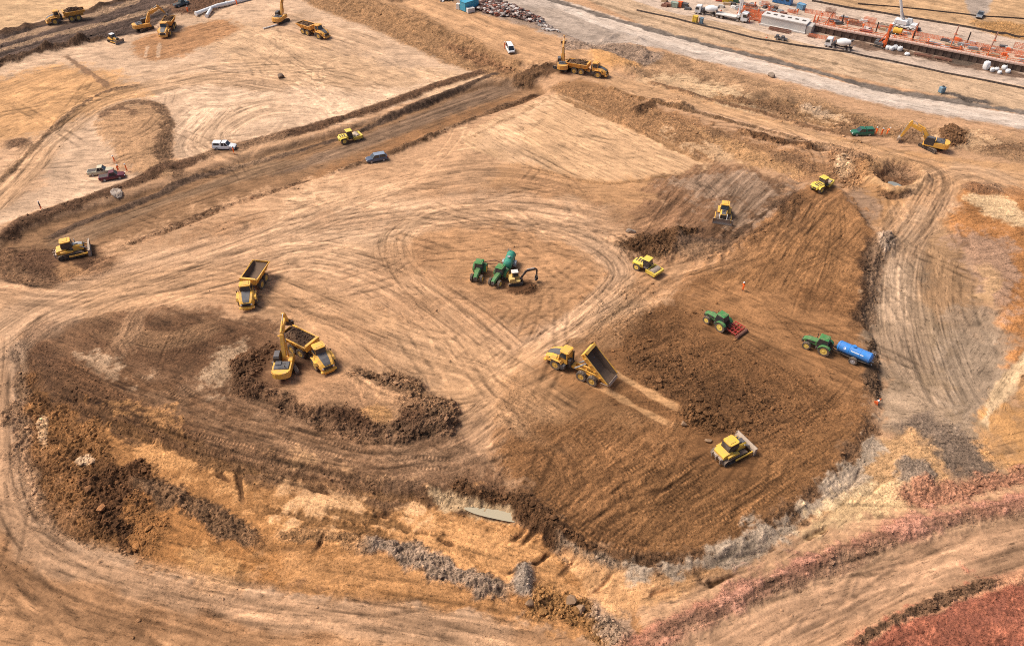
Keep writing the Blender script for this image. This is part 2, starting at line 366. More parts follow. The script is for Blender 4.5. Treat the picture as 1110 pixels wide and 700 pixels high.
# grey clay margin and the grey area beyond the fill
area([(965,265),(990,225),(1020,235),(1050,280),(1090,400),(1110,470),(1080,520),(1000,500),(965,478),(952,445),(948,400),(942,345),(950,300)], (.31,.24,.175), soft=2, warp=2.5, cl=.07, var=.3)
area([(985,240),(1030,225),(1060,270),(1075,340),(1040,360),(1000,330)], (.31,.21,.135), soft=5, warp=4, a=.9)
area([(955,290),(980,280),(985,330),(975,355),(950,345)], (.41,.32,.24), soft=3, warp=3, a=.9)
area([(945,375),(985,365),(1020,390),(1010,430),(960,420)], (.21,.165,.125), soft=4, warp=5, a=.8)
area([(955,410),(1030,420),(1040,470),(985,480),(955,455)], (.37,.29,.22), soft=4, warp=4, a=.8)
area([(965,470),(1000,450),(1060,480),(1090,515),(1040,525),(1000,505)], (.17,.135,.11), soft=2.5, warp=2.5, a=.9, cl=.2, dn=.4)
area([(1020,345),(1080,330),(1120,380),(1120,430),(1060,470),(1030,430)], (.27,.22,.175), soft=4, warp=4, a=.7, stripe=((1,-1.4),1.5,.15))
band([(948,258),(942,300),(936,345),(930,365)], 1.9, (.10,.062,.04), cl=.25, dn=.5, ridge=.3)
band([(946,365),(944,400),(948,440)], 1.2, (.11,.075,.052), cl=.35, dn=1)
# right hill, rusty
area([(1030,240),(1050,205),(1110,205),(1230,230),(1230,460),(1110,420),(1095,360),(1060,290)], (.36,.195,.10), soft=2.5, warp=2.5, cl=.13, var=.35, dz=.8, slope=3)
area([(1040,260),(1085,265),(1100,320),(1070,330),(1050,290)], (.27,.20,.16), soft=4, warp=5, a=.8)
area([(1045,215),(1080,215),(1120,240),(1110,250),(1060,232)], (.52,.40,.27), soft=1.5, warp=1.5, cl=.15)
area([(1045,203),(1075,198),(1085,210),(1060,214)], (.22,.13,.08), soft=1.5, warp=1.2, cl=.25)
area([(1060,460),(1090,425),(1130,400),(1230,420),(1230,520),(1120,510),(1085,515)], (.40,.262,.158), soft=2, warp=3, var=.3)
area([(1090,440),(1125,430),(1130,490),(1095,500)], (.41,.245,.12), soft=4, warp=5, a=.6)
band([(1160,360),(1105,400),(1075,440),(1065,470)], 1.1, (.5,.39,.27), warp=.5)
band([(1062,285),(1075,310),(1058,330)], 1.8, (.45,.32,.2), a=.6, warp=1.2)
# left brown fill
area([(10,372),(60,348),(150,335),(240,338),(300,352),(330,400),(470,440),(490,470),(545,520),(500,532),(400,522),(300,503),(200,478),(100,440),(40,400)], (.19,.118,.076), soft=2, warp=2, cl=.14, var=.4, dz=.5, slope=1.5, stripe=((1,.36),1.3,.2))
area([(90,355),(180,345),(260,350),(285,385),(240,405),(150,395)], (.14,.084,.053), soft=3, warp=3, cl=.18, a=.85)
area([(90,400),(180,420),(250,430),(330,470),(450,482),(520,500),(430,505),(300,490),(160,440)], (.28,.195,.135), soft=5, warp=7, a=.5, stripe=((1,.4),1.1,.25))
area([(230,395),(262,375),(275,392),(258,425),(240,430)], (.36,.28,.205), soft=3, warp=4, a=.7)
area([(85,385),(110,395),(150,418),(130,420),(95,402)], (.42,.325,.24), soft=1.5, warp=3, a=.7)
area([(330,340),(400,350),(480,400),(430,420),(360,395)], (.27,.175,.115), soft=4, warp=4, a=.75, stripe=((1,.5),1.2,.2), cl=.1)
area([(410,370),(450,360),(490,400),(470,430),(420,410)], (.34,.25,.18), soft=4, warp=4, a=.6)
area([(15,370),(60,380),(160,440),(300,500),(430,522),(540,530),(560,545),(470,540),(300,515),(110,455),(30,410)], (.15,.09,.058), soft=1.5, warp=1.6, cl=.22, dn=.45, var=.3)
band([(540,528),(570,548),(592,570),(640,602),(692,614),(745,612),(800,594),(862,556),(918,506),(948,452)], 1.0, (.14,.083,.05), cl=.2, dn=.6, ridge=.1, warp=1.3, a=.75)
# dark bowl by the dozer on the left
area([(5,275),(45,262),(95,270),(118,285),(95,303),(50,308),(15,300)], (.135,.083,.055), soft=2, warp=2, cl=.24, dn=.4)
area([(55,285),(80,280),(90,298),(60,300)], (.33,.21,.13), soft=1.5, warp=1.5, cl=.15)
band([(8,262),(4,280),(20,298),(60,308)], 1.8, (.19,.12,.078), ridge=.6, cl=.25, dn=.3)
# loading mound
area([(250,410),(285,378),(310,385),(345,395),(400,412),(450,420),(488,440),(490,455),(470,474),(430,475),(370,462),(300,440),(265,432)], (.33,.215,.14), soft=1.2, warp=1, cl=.12, dz=1.3, slope=1.6, var=.25)
area([(246,420),(262,392),(290,376),(312,380),(300,398),(275,412),(290,428),(300,445),(262,436)], (.14,.086,.055), soft=1, warp=1.5, cl=.4, dn=1.6, var=.3)
band([(290,438),(330,452),(370,466),(430,477)], 1.3, (.14,.086,.056), cl=.28, dn=1.0, ridge=.1, warp=1.2, a=.8)
band([(372,402),(405,412),(440,418),(465,428)], 1.7, (.09,.057,.04), cl=.45, dn=1.8, ridge=.4)
area([(445,420),(485,438),(492,455),(465,475),(430,474),(435,455),(450,440)], (.13,.08,.052), soft=1, warp=1.5, cl=.36, dn=1.4)
area([(345,455),(370,445),(395,452),(410,468),(380,470)], (.12,.072,.047), soft=1, warp=1.2, cl=.4, dn=1.2)
area([(393,450),(420,445),(432,455),(425,468),(405,466)], (.40,.25,.14), soft=.8, warp=.8, cl=.15)
area([(335,372),(362,392),(350,400),(320,400),(312,390)], (.13,.08,.055), soft=1.5, warp=1.5, cl=.3, dn=1.0)
# lower left: haul track, rough dark slope, orange foreground
area([(-200,330),(0,365),(12,380),(14,470),(22,540),(60,585),(140,615),(260,640),(420,655),(560,675),(680,712),(700,800),(-300,800)], (.335,.21,.13), soft=1.6, warp=1, cl=.06, var=.28)
area([(-200,560),(0,600),(80,640),(250,670),(500,690),(640,720),(600,800),(-300,800)], (.345,.22,.138), soft=6, warp=5, a=.8, stripe=((1,.22),1.2,.2))
area([(16,385),(40,400),(110,452),(300,512),(480,540),(555,556),(600,585),(640,618),(690,650),(700,705),(640,690),(560,668),(420,650),(260,635),(140,610),(60,580),(24,530),(15,460)], (.37,.21,.108), soft=1.2, warp=1.8, cl=.14, var=.35, dz=-1.1, slope=1.7)
area([(200,500),(330,520),(480,545),(580,580),(640,640),(600,650),(480,610),(360,570),(260,540)], (.475,.29,.16), soft=4, warp=5, a=.85, cl=.12, stripe=((1,.32),1.4,.18))
area([(130,440),(230,485),(300,515),(260,535),(190,510),(120,470)], (.43,.26,.14), soft=3, warp=5, a=.85, cl=.16)
area([(290,515),(400,530),(460,545),(400,560),(310,540)], (.52,.36,.23), soft=3, warp=6, a=.7)
area([(14,392),(40,405),(75,440),(120,480),(150,520),(170,555),(160,600),(100,598),(60,580),(24,530),(15,460)], (.185,.105,.058), soft=2, warp=3, cl=.38, dn=.8, var=.55, dz=.4)
area([(40,440),(85,450),(120,480),(90,500),(50,480)], (.29,.165,.085), soft=2.5, warp=4, a=.7, cl=.4)
area([(30,520),(80,500),(110,540),(90,580),(50,570)], (.23,.13,.068), soft=3, warp=4, a=.7, cl=.4)
area([(95,520),(130,500),(170,520),(160,590),(120,600)], (.11,.062,.037), soft=2, warp=2.5, a=.85, cl=.55, dn=1.3)
area([(40,445),(47,450),(47,480),(38,465)], (.50,.36,.24), soft=.5, warp=.7)
area([(80,492),(96,488),(98,497),(84,500)], (.60,.46,.33), soft=.4, warp=.5)
area([(140,545),(220,560),(300,610),(280,635),(180,612),(130,590)], (.30,.165,.082), soft=2.5, warp=3, cl=.14, a=.9, stripe=((1,.5),1.6,.2))
area([(200,600),(240,610),(255,630),(225,625)], (.42,.265,.145), soft=2.5, warp=3.5, a=.7)
area([(330,590),(440,600),(560,640),(640,680),(560,670),(420,648),(320,635)], (.37,.222,.122), soft=3, warp=4, cl=.12, a=.85)
band([(14,370),(36,394),(70,424),(110,448),(200,481),(300,508),(400,526),(480,536),(545,531)], 1.6, (.125,.077,.05), cl=.2, dn=.4, ridge=.1, warp=1.1, a=.85)
# grey clay lump row
band([(138,515),(165,528),(205,545),(245,568),(285,590)], 1.7, (.19,.125,.082), a=.9, ridge=1.0, rw=1.5, cl=.4, dn=.5, warp=1.0)
band([(285,575),(340,575),(380,580),(420,590)], 1.0, (.30,.20,.125), a=.6, ridge=.35, cl=.25, dn=.5, warp=1)
band([(385,580),(430,592),(480,610),(520,628),(560,640)], 1.5, (.27,.22,.18), a=.9, ridge=.9, rw=1.4, cl=.42, dn=.6, warp=1.0)
band([(556,640),(568,620),(572,605)], 1.5, (.22,.195,.175), ridge=.8, cl=.3, dn=.4)
band([(560,645),(600,650),(640,662),(670,690),(700,700)], 1.8, (.29,.175,.09), ridge=.9, rw=1.6, cl=.45, dn=1.6, warp=1.0)
area([(640,650),(680,645),(690,690),(660,700)], (.30,.25,.21), soft=1.5, warp=1.5, a=.7)
for q in ([(255,500),(258,520),(262,545)], [(330,600),(345,585),(352,565)], [(300,588),(318,590),(330,584)], [(560,590),(575,575),(590,565)], [(545,585),(565,572),(580,560)], [(600,625),(620,605),(632,595)]):
    band(q, .32, (.12,.07,.04), ridge=-.5, rw=.4, warp=.25)
for q in ([(575,600),(560,612),(545,618)], [(600,588),(585,602),(572,607)], [(640,640),(660,625),(668,615)], [(850,590),(820,600),(790,605)], [(900,570),(870,585)], [(760,636),(800,622)], [(400,548),(430,556)], [(330,522),(360,532)], [(470,575),(500,588)], [(230,505),(250,518)], [(700,645),(730,636)], [(960,520),(945,535)], [(935,505),(925,525),(905,540)]):
    band(q, .28, (.14,.08,.045), ridge=-.45, rw=.35, warp=.3, ends=1.2)
for q in ([(112,452),(170,478),(240,500),(300,513)], [(300,513),(380,528),(470,540)], [(270,545),(350,560),(440,578)], [(150,455),(230,490)], [(340,545),(420,562),(500,580)]):
    band(q, .45, (.2,.12,.065), ridge=-.4, rw=.5, warp=.8, a=.8)
area([(949,257), (965,255), (968,268), (958,279), (950,270)], (.38,.325,.275), soft=.6, warp=.6, cl=.22, dz=1.6, slope=1.6, dn=.5)
area([(556,640), (560,612), (568,604), (576,612), (578,638), (568,645)], (.28,.24,.205), soft=.7, warp=.7, cl=.22, dz=1.1, slope=1.2, dn=.6)
area([(1019,143), (1030,138), (1044,143), (1047,155), (1035,160), (1022,157)], (.17,.105,.065), soft=.9, warp=1, cl=.36, dz=1.2, slope=2.0, dn=1.5)
# ditch with the puddle under the fill edge
area([(470,528),(500,535),(520,540),(580,552),(575,562),(530,556),(480,545)], (.40,.31,.21), soft=1, warp=1, dz=-.5, slope=1.5)
band([(480,522),(520,535),(560,545),(590,568),(620,590),(650,607)], 1.2, (.125,.074,.044), ridge=.6, rw=1.3, cl=.38, dn=1.2, warp=1.1)
band([(595,580),(630,605),(665,612),(690,616)], 1.0, (.27,.21,.16), cl=.3, dn=.5, warp=.6)
# orange bench and grey bank on the lower right
area([(600,585),(650,612),(720,618),(800,598),(880,552),(950,480),(985,470),(1020,500),(1030,525),(960,545),(860,580),(780,625),(700,660),(650,640)], (.46,.295,.175), soft=1.6, warp=1.6, cl=.11, var=.28, stripe=((1,-.3),1.6,.14))
area([(940,480),(985,470),(1025,505),(1000,540),(930,560),(900,550)], (.45,.31,.19), soft=2, warp=2, cl=.16, a=.8)
area([(690,612),(780,600),(860,556),(915,508),(945,470),(955,490),(925,530),(870,575),(810,608),(740,622),(690,622)], (.31,.26,.21), soft=1.4, warp=2.2, cl=.14, dn=.25, var=.35)
area([(975,500),(1000,500),(1015,515),(1000,530),(978,520)], (.19,.165,.145), soft=1.5, warp=2, a=.85, cl=.25, dz=.4)
area([(870,560),(950,530),(990,540),(940,560),(880,585)], (.55,.43,.28), soft=2, warp=2.5, a=.7)
# red bank and the road below it
area([(660,720),(690,682),(760,650),(850,612),(950,572),(1060,545),(1150,520),(1250,500),(1250,540),(1110,556),(1000,578),(900,615),(820,650),(740,690),(700,720)], (.36,.195,.145), soft=1.6, warp=1.2, cl=.18, dn=.5, var=.35, dz=.9, slope=2)
area([(980,540),(1030,520),(1110,510),(1250,490),(1250,520),(1110,530),(1020,552)], (.33,.19,.135), soft=1.5, warp=1.8, cl=.3, dn=.6)
area([(780,640),(870,600),(1000,562),(1100,540),(1110,548),(980,580),(860,625),(790,655)], (.40,.235,.185), soft=2, warp=2.5, a=.7, cl=.2)
band([(670,712),(730,685),(800,655),(880,620),(980,580),(1060,560),(1150,545)], .7, (.21,.125,.09), a=.65, cl=.16, dn=.6, warp=1.0)
area([(690,760),(700,720),(760,692),(850,652),(960,605),(1110,558),(1260,520),(1260,620),(1110,622),(1000,655),(930,690),(880,740)], (.375,.25,.17), soft=1.2, warp=.8, cl=.05, var=.25)
area([(900,760),(930,695),(1000,660),(1110,622),(1300,600),(1300,800)], (.30,.135,.10), soft=1.6, warp=.8, cl=.16, dn=.4, var=.25, dz=.6, slope=1.5)
for q in ([(960,690),(1020,665),(1060,672),(1000,700)], [(1060,640),(1110,628),(1110,650),(1070,660)], [(1010,690),(1110,670),(1110,700),(1030,705)]): area(q, (.24,.105,.075), soft=3, warp=5, a=.8, cl=.2, stripe=((1,-.4),1.2,.25))
for q in ([(1000,668),(1050,648),(1070,655),(1010,680)], [(1080,680),(1110,672),(1110,690)]): area(q, (.38,.17,.12), soft=3, warp=5, a=.7)
band([(925,700),(1000,660),(1060,640),(1130,618)], .8, (.42,.25,.17), warp=.4)
band([(915,705),(980,668),(1030,646),(1090,628)], .7, (.17,.11,.075), ridge=.35, cl=.35, dn=1.0)
# the far side: grey road, verge, works site
area([(455,-30),(540,-30),(640,20),(720,45),(800,64),(920,96),(1110,132),(1260,160),(1260,170),(1110,140),(973,115),(857,89),(740,60),(680,48),(600,44),(560,28),(500,10)], (.41,.365,.33), soft=1.6, warp=1.0, cl=.04, var=.14)
area([(540,10),(600,8),(680,40),(640,50),(590,42)], (.33,.285,.25), soft=3, warp=2, a=.8)
area([(590,-5),(720,35),(800,58),(920,90),(1110,125),(1260,152),(1260,168),(1110,137),(950,106),(820,75),(720,48),(640,25)], (.49,.445,.405), soft=1.2, warp=.7, a=.9, cl=.02, var=.1)
area([(480,-10),(520,-5),(540,12),(600,36),(640,52),(580,38),(500,14)], (.29,.23,.19), soft=2, warp=1.5, cl=.12)
area([(575,-40),(700,-40),(1300,60),(1300,170),(1110,122),(920,82),(800,52),(700,28)], BEIGE, soft=1.2, warp=.6, cl=.06, var=.16, stripe=((1,.3),2.5,.12))
band([(560,-12),(640,12),(720,36),(800,56),(880,76),(960,96),(1110,122),(1250,148)], 1.5, (.17,.15,.135), ridge=-.3, warp=.5, var=.3)
band([(600,-12),(700,18),(800,46),(900,68),(1000,88)], .9, (.27,.205,.145), warp=.5, a=.7)
band([(1020,98),(1050,108),(1080,112)], 1.0, (.12,.105,.095), warp=.5, cl=.2)
area([(640,-40),(1300,-40),(1300,130),(1110,94),(920,58),(800,28),(700,4)], (.44,.375,.325), soft=1.0, warp=.6, cl=.04, var=.15)
area([(880,-40),(1300,-40),(1300,70),(1110,40),(1000,20),(900,4),(860,-10)], (.41,.295,.195), soft=1.4, warp=1, cl=.05, var=.2, stripe=((1,.17),3,.12))
area([(1045,-20),(1075,-20),(1070,14),(1052,16)], (.33,.29,.26), soft=1, warp=.6)
area([(1060,22),(1110,26),(1200,40),(1200,52),(1080,38)], (.36,.23,.125), soft=2, warp=2, cl=.25)
area([(880,30),(960,46),(1110,80),(1200,98),(1200,110),(1110,92),(960,58),(880,40)], (.40,.335,.285), soft=1.5, warp=1, a=.8)
band([(900,42),(960,54),(1030,66),(1110,84),(1200,102)], 2.2, (.17,.125,.10), warp=.5, cl=.12, zref=0)  # shade of the drop below the wall, painted dark on the ground
band([(900,28),(960,38),(1060,54),(1110,64)], 2.4, (.42,.32,.26), warp=.6, a=.7)
area([(1030,60),(1055,66),(1050,72),(1030,68)], (.12,.10,.085), soft=.8, warp=.8)

# worn brown patches between the tracks
for q in ([(405,275),(450,262),(470,285),(440,305),(410,300)], [(300,330),(340,322),(350,345),(310,350)], [(500,300),(540,330),(520,345),(480,322)], [(430,315),(470,330),(450,350),(415,335)], [(640,215),(690,225),(700,245),(650,240)],
          [(60,300),(140,280),(180,290),(100,318)], [(560,190),(620,200),(640,215),(570,212)], [(470,205),(540,200),(560,215),(480,222)], [(340,235),(420,228),(440,240),(350,250)], [(700,300),(745,312),(720,326),(690,318)], [(180,250),(260,240),(270,255),(190,268)]):
    area(q, (.26,.165,.105), soft=4, warp=6, a=.6, cl=.09, stripe=((1,-.3),1.0,.25))
for q in ([(255,415),(275,405),(300,418),(290,440),(262,438)], [(436,440),(470,430),(488,448),(470,474),(432,474)], [(400,462),(432,460),(435,476),(395,474)]):
    area(q, (.125,.076,.05), soft=1.8, warp=3, a=.8, cl=.36, dn=1.5)
for q in ([(150,628),(230,636),(300,646),(240,652),(170,640)], [(0,596),(40,612),(70,640),(30,650),(-20,620)], [(330,652),(420,656),(440,668),(350,664)], [(100,660),(170,672),(150,690),(90,680)], [(470,668),(560,678),(540,694),(460,684)], [(230,668),(330,676),(300,690),(220,682)], [(20,500),(60,560),(90,590),(60,596),(24,548)]):
    area(q, (.215,.13,.078), soft=2.5, warp=5, a=.6, cl=.12, dn=.15, stripe=((1,.2),.9,.3))
# ------------------------------------------------------------------ haul tracks and ruts
tracks([(-60,400),(0,368),(60,332),(150,300),(290,262),(420,238),(560,226),(690,245)], 8.5, PALE, amt=.36, wl=1.0, tint=.3, depth=.09, seed=1)
tracks([(-60,320),(0,310),(60,318),(140,310),(260,270),(400,215),(520,190),(640,205)], 7, TAN, amt=.32, wl=1.2, tint=.2, seed=5)
tracks([(60,345),(150,312),(260,308),(340,335),(430,372),(520,402),(560,430),(625,470)], 7.5, SAND, amt=.34, wl=1.2, tint=.45, depth=.09, seed=9)
tracks([(120,330),(240,300),(330,280),(420,300),(500,352),(560,402)], 8, TAN, amt=.36, wl=1.0, tint=.3, seed=13)
tracks([(540,418),(600,372),(660,325),(672,295),(640,262),(560,236),(480,232),(432,255),(445,300),(500,352),(555,395)], 4.5, SAND, amt=.26, wl=1.0, tint=.2, depth=.07, seed=17)
tracks([(555,395),(610,358),(655,320),(672,292),(650,268),(600,248)], 3.6, PALE, amt=.36, wl=.9, tint=.4, depth=.10, seed=18)
tracks([(540,425),(620,380),(690,318),(740,285),(820,280)], 6, SAND, amt=.3, wl=1.1, tint=.35, seed=21)
tracks([(690,318),(720,300),(760,290),(820,268),(900,205),(960,172)], 5, MID, amt=.3, wl=1.0, tint=.3, seed=25)
tracks([(300,350),(350,372),(430,425),(500,432),(560,410)], 5, SAND, amt=.36, wl=1.1, tint=.4, depth=.1, seed=29)
tracks([(200,448),(300,480),(400,500),(470,490),(530,455),(570,425)], 7, (.33,.23,.16), amt=.42, wl=1.0, tint=.3, seed=33)
tracks([(520,432),(560,452),(610,480)], 4, SAND, amt=.3, wl=1.0, tint=.5, seed=37)
tracks([(40,392),(110,425),(220,462),(330,492),(450,515)], 6, BROWN, amt=.42, wl=1.0, tint=.3, seed=41)
tracks([(100,350),(130,362),(180,370),(260,345)], 3, SAND, amt=.3, wl=.9, tint=.35, seed=45)
tracks([(110,400),(135,370),(150,340),(170,320)], 2.5, TAN, amt=.3, wl=.9, tint=.55, seed=46)
tracks([(-30,240),(20,190),(60,145),(110,110),(160,95),(230,85),(330,98)], 5.5, (.36,.25,.165), amt=.42, wl=1.1, tint=.5, depth=.1, seed=49)
tracks([(420,60),(330,30),(280,18)], 10, (.40,.285,.195), amt=.22, wl=1.5, tint=.4, seed=50)
tracks([(130,92),(240,75),(330,72),(430,95)], 9, (.40,.285,.195), amt=.26, wl=1.5, tint=.3, seed=51)
tracks([(330,112),(270,122),(230,150),(262,168),(330,140)], 7, (.42,.30,.205), amt=.26, wl=1.3, tint=.3, seed=52)
tracks([(240,115),(215,140),(205,160),(220,172)], 7, None, amt=.22, wl=1.0, seed=53)
tracks([(300,95),(250,105),(210,105),(180,112)], 8, None, amt=.2, wl=1.4, seed=54)
tracks([(270,40),(330,75),(400,98),(440,108)], 8, None, amt=.18, wl=1.8, seed=57)
tracks([(60,268),(150,232),(260,196),(360,165),(470,128),(560,95)], 5, None, amt=.26, wl=.9, zref=-1.3, seed=61)
tracks([(620,78),(700,100),(800,128),(900,156),(1000,178),(1110,196),(1200,210)], 5, PALE, amt=.26, wl=1.2, tint=.2, seed=65)
tracks([(1130,222),(1060,190),(1020,200),(990,240),(968,300),(975,380),(1005,430)], 6, (.38,.29,.22), amt=.34, wl=1.0, tint=.35, depth=.1, seed=69)
tracks([(960,170),(1010,185),(1010,215),(985,250),(950,290)], 5, TAN, amt=.34, wl=1.0, tint=.3, depth=.1, seed=73)
tracks([(1010,260),(1000,320),(1020,400),(1050,460)], 7, None, amt=.3, wl=.9, seed=77)
tracks([(840,300),(870,260),(900,220)], 7, None, amt=.3, wl=1.0, seed=81)
tracks([(6,350),(6,440),(14,530),(50,592),(140,622),(260,650),(420,672),(600,700)], 3.6, PALE, amt=.32, wl=1.0, tint=.35, seed=85)
tracks([(-60,560),(20,600),(120,650),(260,690),(420,720)], 7, None, amt=.28, wl=1.3, seed=89)
tracks([(100,600),(260,640),(450,662),(620,700)], 6, None, amt=.26, wl=1.0, seed=93)
tracks([(690,730),(800,682),(920,635),(1110,580),(1230,550)], 5, PALE, amt=.28, wl=1.2, tint=.15, seed=97)
tracks([(820,730),(900,690),(1000,640),(1110,605),(1230,580)], 3.5, None, amt=.3, wl=1.0, seed=101)
tracks([(640,640),(760,622),(860,580),(960,500)], 4, None, amt=.26, wl=1.2, seed=105)
tracks([(380,50),(460,80),(520,95)], 4, None, amt=.15, wl=1.2, seed=107)
tracks([(640,555),(620,500),(590,470)], 5, None, amt=.25, wl=.9, seed=109)
tracks([(450,20),(560,60),(640,80)], 7, None, amt=.2, wl=1.6, zref=1.8, seed=111)
tracks([(560,-8),(760,58),(920,98),(1110,138),(1200,155)], 9, None, amt=.13, wl=1.4, seed=113)
tracks([(660,-10),(830,36),(960,62),(1110,90),(1200,106)], 7, None, amt=.14, wl=1.3, seed=115)
for q in ([(662,402),(700,424),(742,447)], [(632,410),(680,436),(726,460)]):
    band(q, .6, (.40,.26,.155), warp=.12, ridge=-.12, rw=.7, cl=.02, zref=.9, ends=1.5, dn=0)
for q in ([(157,62),(160,50)], [(171,62),(173,45)]):
    band(q, .5, PALE, warp=.3, a=.8, ends=1.0)

for i, q in enumerate([
  (26, 430, 250, 260, 60, 178, 12, 20, 60), (16, 250, 300, 200, 50, 15, 14, 18, 50), (14, 480, 370, 130, 60, -42, 14, 15, 45),
  (14, 600, 370, 80, 60, 48, 12, 15, 40), (14, 620, 260, 100, 60, -25, 18, 15, 40), (14, 200, 440, 180, 50, -27, 10, 15, 40), (10, 420, 470, 120, 40, 0, 16, 12, 35),
  (12, 300, 670, 260, 30, -8, 8, 15, 40), (9, 40, 600, 60, 70, -60, 14, 10, 30), (10, 930, 640, 140, 40, 28, 8, 15, 40),
  (12, 1000, 290, 60, 80, 100, 14, 15, 40), (12, 850, 280, 90, 50, 52, 10, 15, 40), (12, 860, 360, 90, 60, -32, 12, 12, 35),
  (14, 640, 540, 120, 50, 42, 10, 12, 35), (12, 820, 540, 100, 40, 40, 10, 12, 30), (10, 900, 150, 200, 30, -20, 8, 15, 40), (12, 1020, 200, 80, 30, 0, 25, 12, 35),
  (14, 150, 150, 140, 40, 60, 40, 20, 60), (16, 330, 80, 150, 40, -20, 25, 25, 80), (8, 60, 110, 80, 30, 20, 20, 20, 60),
  (10, 640, 160, 120, 30, -30, 5, 20, 60), (10, 350, 165, 200, 30, 31, 5, 20, 60), (8, 400, 590, 150, 30, -18, 12, 10, 30), (8, 800, 620, 120, 25, 26, 8, 12, 35)]):
    n, cx, cy, rx, ry, an, da, L0, L1 = q
    wheelmarks(n, cx, cy, rx, ry, an, da, L0, L1, seed=200+i, dark=.34)

rc = random.Random(77)
poly_ = [(556,445),(640,432),(725,468),(765,505),(850,480),(930,440),(905,505),(850,555),(745,600),(650,592),(575,540)]
def inside_(x, y):
    k = False
    for (x0, y0), (x1, y1) in zip(poly_, poly_[1:]+poly_[:1]):
        if (y0 > y) != (y1 > y) and x < x0+(y-y0)*(x1-x0)/(y1-y0): k = not k
    return k
n_ = 0
while n_ < 46:                                        # dozer passes over the big fill
    px, py = rc.uniform(555, 930), rc.uniform(432, 600)
    if not inside_(px, py): continue
    l = rc.uniform(14, 44); sl_ = rc.uniform(.34, .46)
    cleats([(px-l*.62, py+l*sl_), (px, py+rc.uniform(-1.5,1.5)), (px+l*.62, py-l*sl_)], seed=n_, amt=rc.uniform(.22, .38)); n_ += 1
for q in ([(560,505),(620,560),(690,596),(760,596)], [(700,560),(790,560),(870,505)], [(580,540),(650,585),(720,603)], [(610,455),(660,500),(680,560)], [(840,470),(890,440),(925,395)], [(800,505),(860,470),(905,430)], [(790,500),(720,545),(690,575)],
          [(720,210),(760,230),(800,262)], [(760,195),(785,225),(800,250)], [(800,195),(770,240),(755,262)], [(840,205),(800,240),(770,262)], [(735,205),(715,240),(700,262)],
          [(60,420),(140,458),(240,486),(340,505)], [(120,360),(150,400),(220,440)], [(200,350),(180,400),(210,440)], [(300,470),(400,498),(500,505)], [(90,345),(160,370),(240,380)],
          [(830,330),(870,370),(900,420)], [(760,345),(840,390),(900,440)], [(860,300),(900,280),(930,250)], [(840,320),(870,260),(890,215)], [(820,330),(850,270),(878,220)], [(890,330),(905,270),(905,225)]):
    cleats(q, seed=int(q[0][0]), amt=.34)
# ------------------------------------------------------------------ vehicles stand on levelled ground
def levelled(px, py, hm, rad):
    z = 0.0
    for _ in range(4):
        x, y = U(px, py, z + hm); z = hz(x, y)
    r = np.hypot(GX-x, GY-y)
    near = r < rad*0.8
    z = float(hgt[near].mean())
    m = sstep(rad*1.7, rad*0.85, r)
    hgt[:] = lerp(hgt, z, m); clod[:] = clod*(1-0.8*m); dens[:] = dens*(1-sstep(rad*1.15, rad, r))
    return x, y, z
def hz(x, y):
    u = (x/(HW0+HW1*y)+1)/2*(NC-1); j = int(min(max(u, 0), NC-2)); fu = min(max(u-j, 0), 1)
    i = int(np.clip(np.searchsorted(ys, y)-1, 0, NR-2)); fv = min(max((y-ys[i])/(ys[i+1]-ys[i]), 0), 1)
    a = hgt[i, j]*(1-fu)+hgt[i, j+1]*fu; b = hgt[i+1, j]*(1-fu)+hgt[i+1, j+1]*fu
    return float(a*(1-fv)+b*fv)
def on_ground(px, py, hm=0.0):
    z = 0.0
    for _ in range(6):
        x, y = U(px, py, z + hm); z = hz(x, y)
    return x, y, z
def heading(px, py, dx, dy):
    (x0, y0), (x1, y1) = U(px-dx, py-dy), U(px+dx, py+dy)
    return math.atan2(y1-y0, x1-x0)

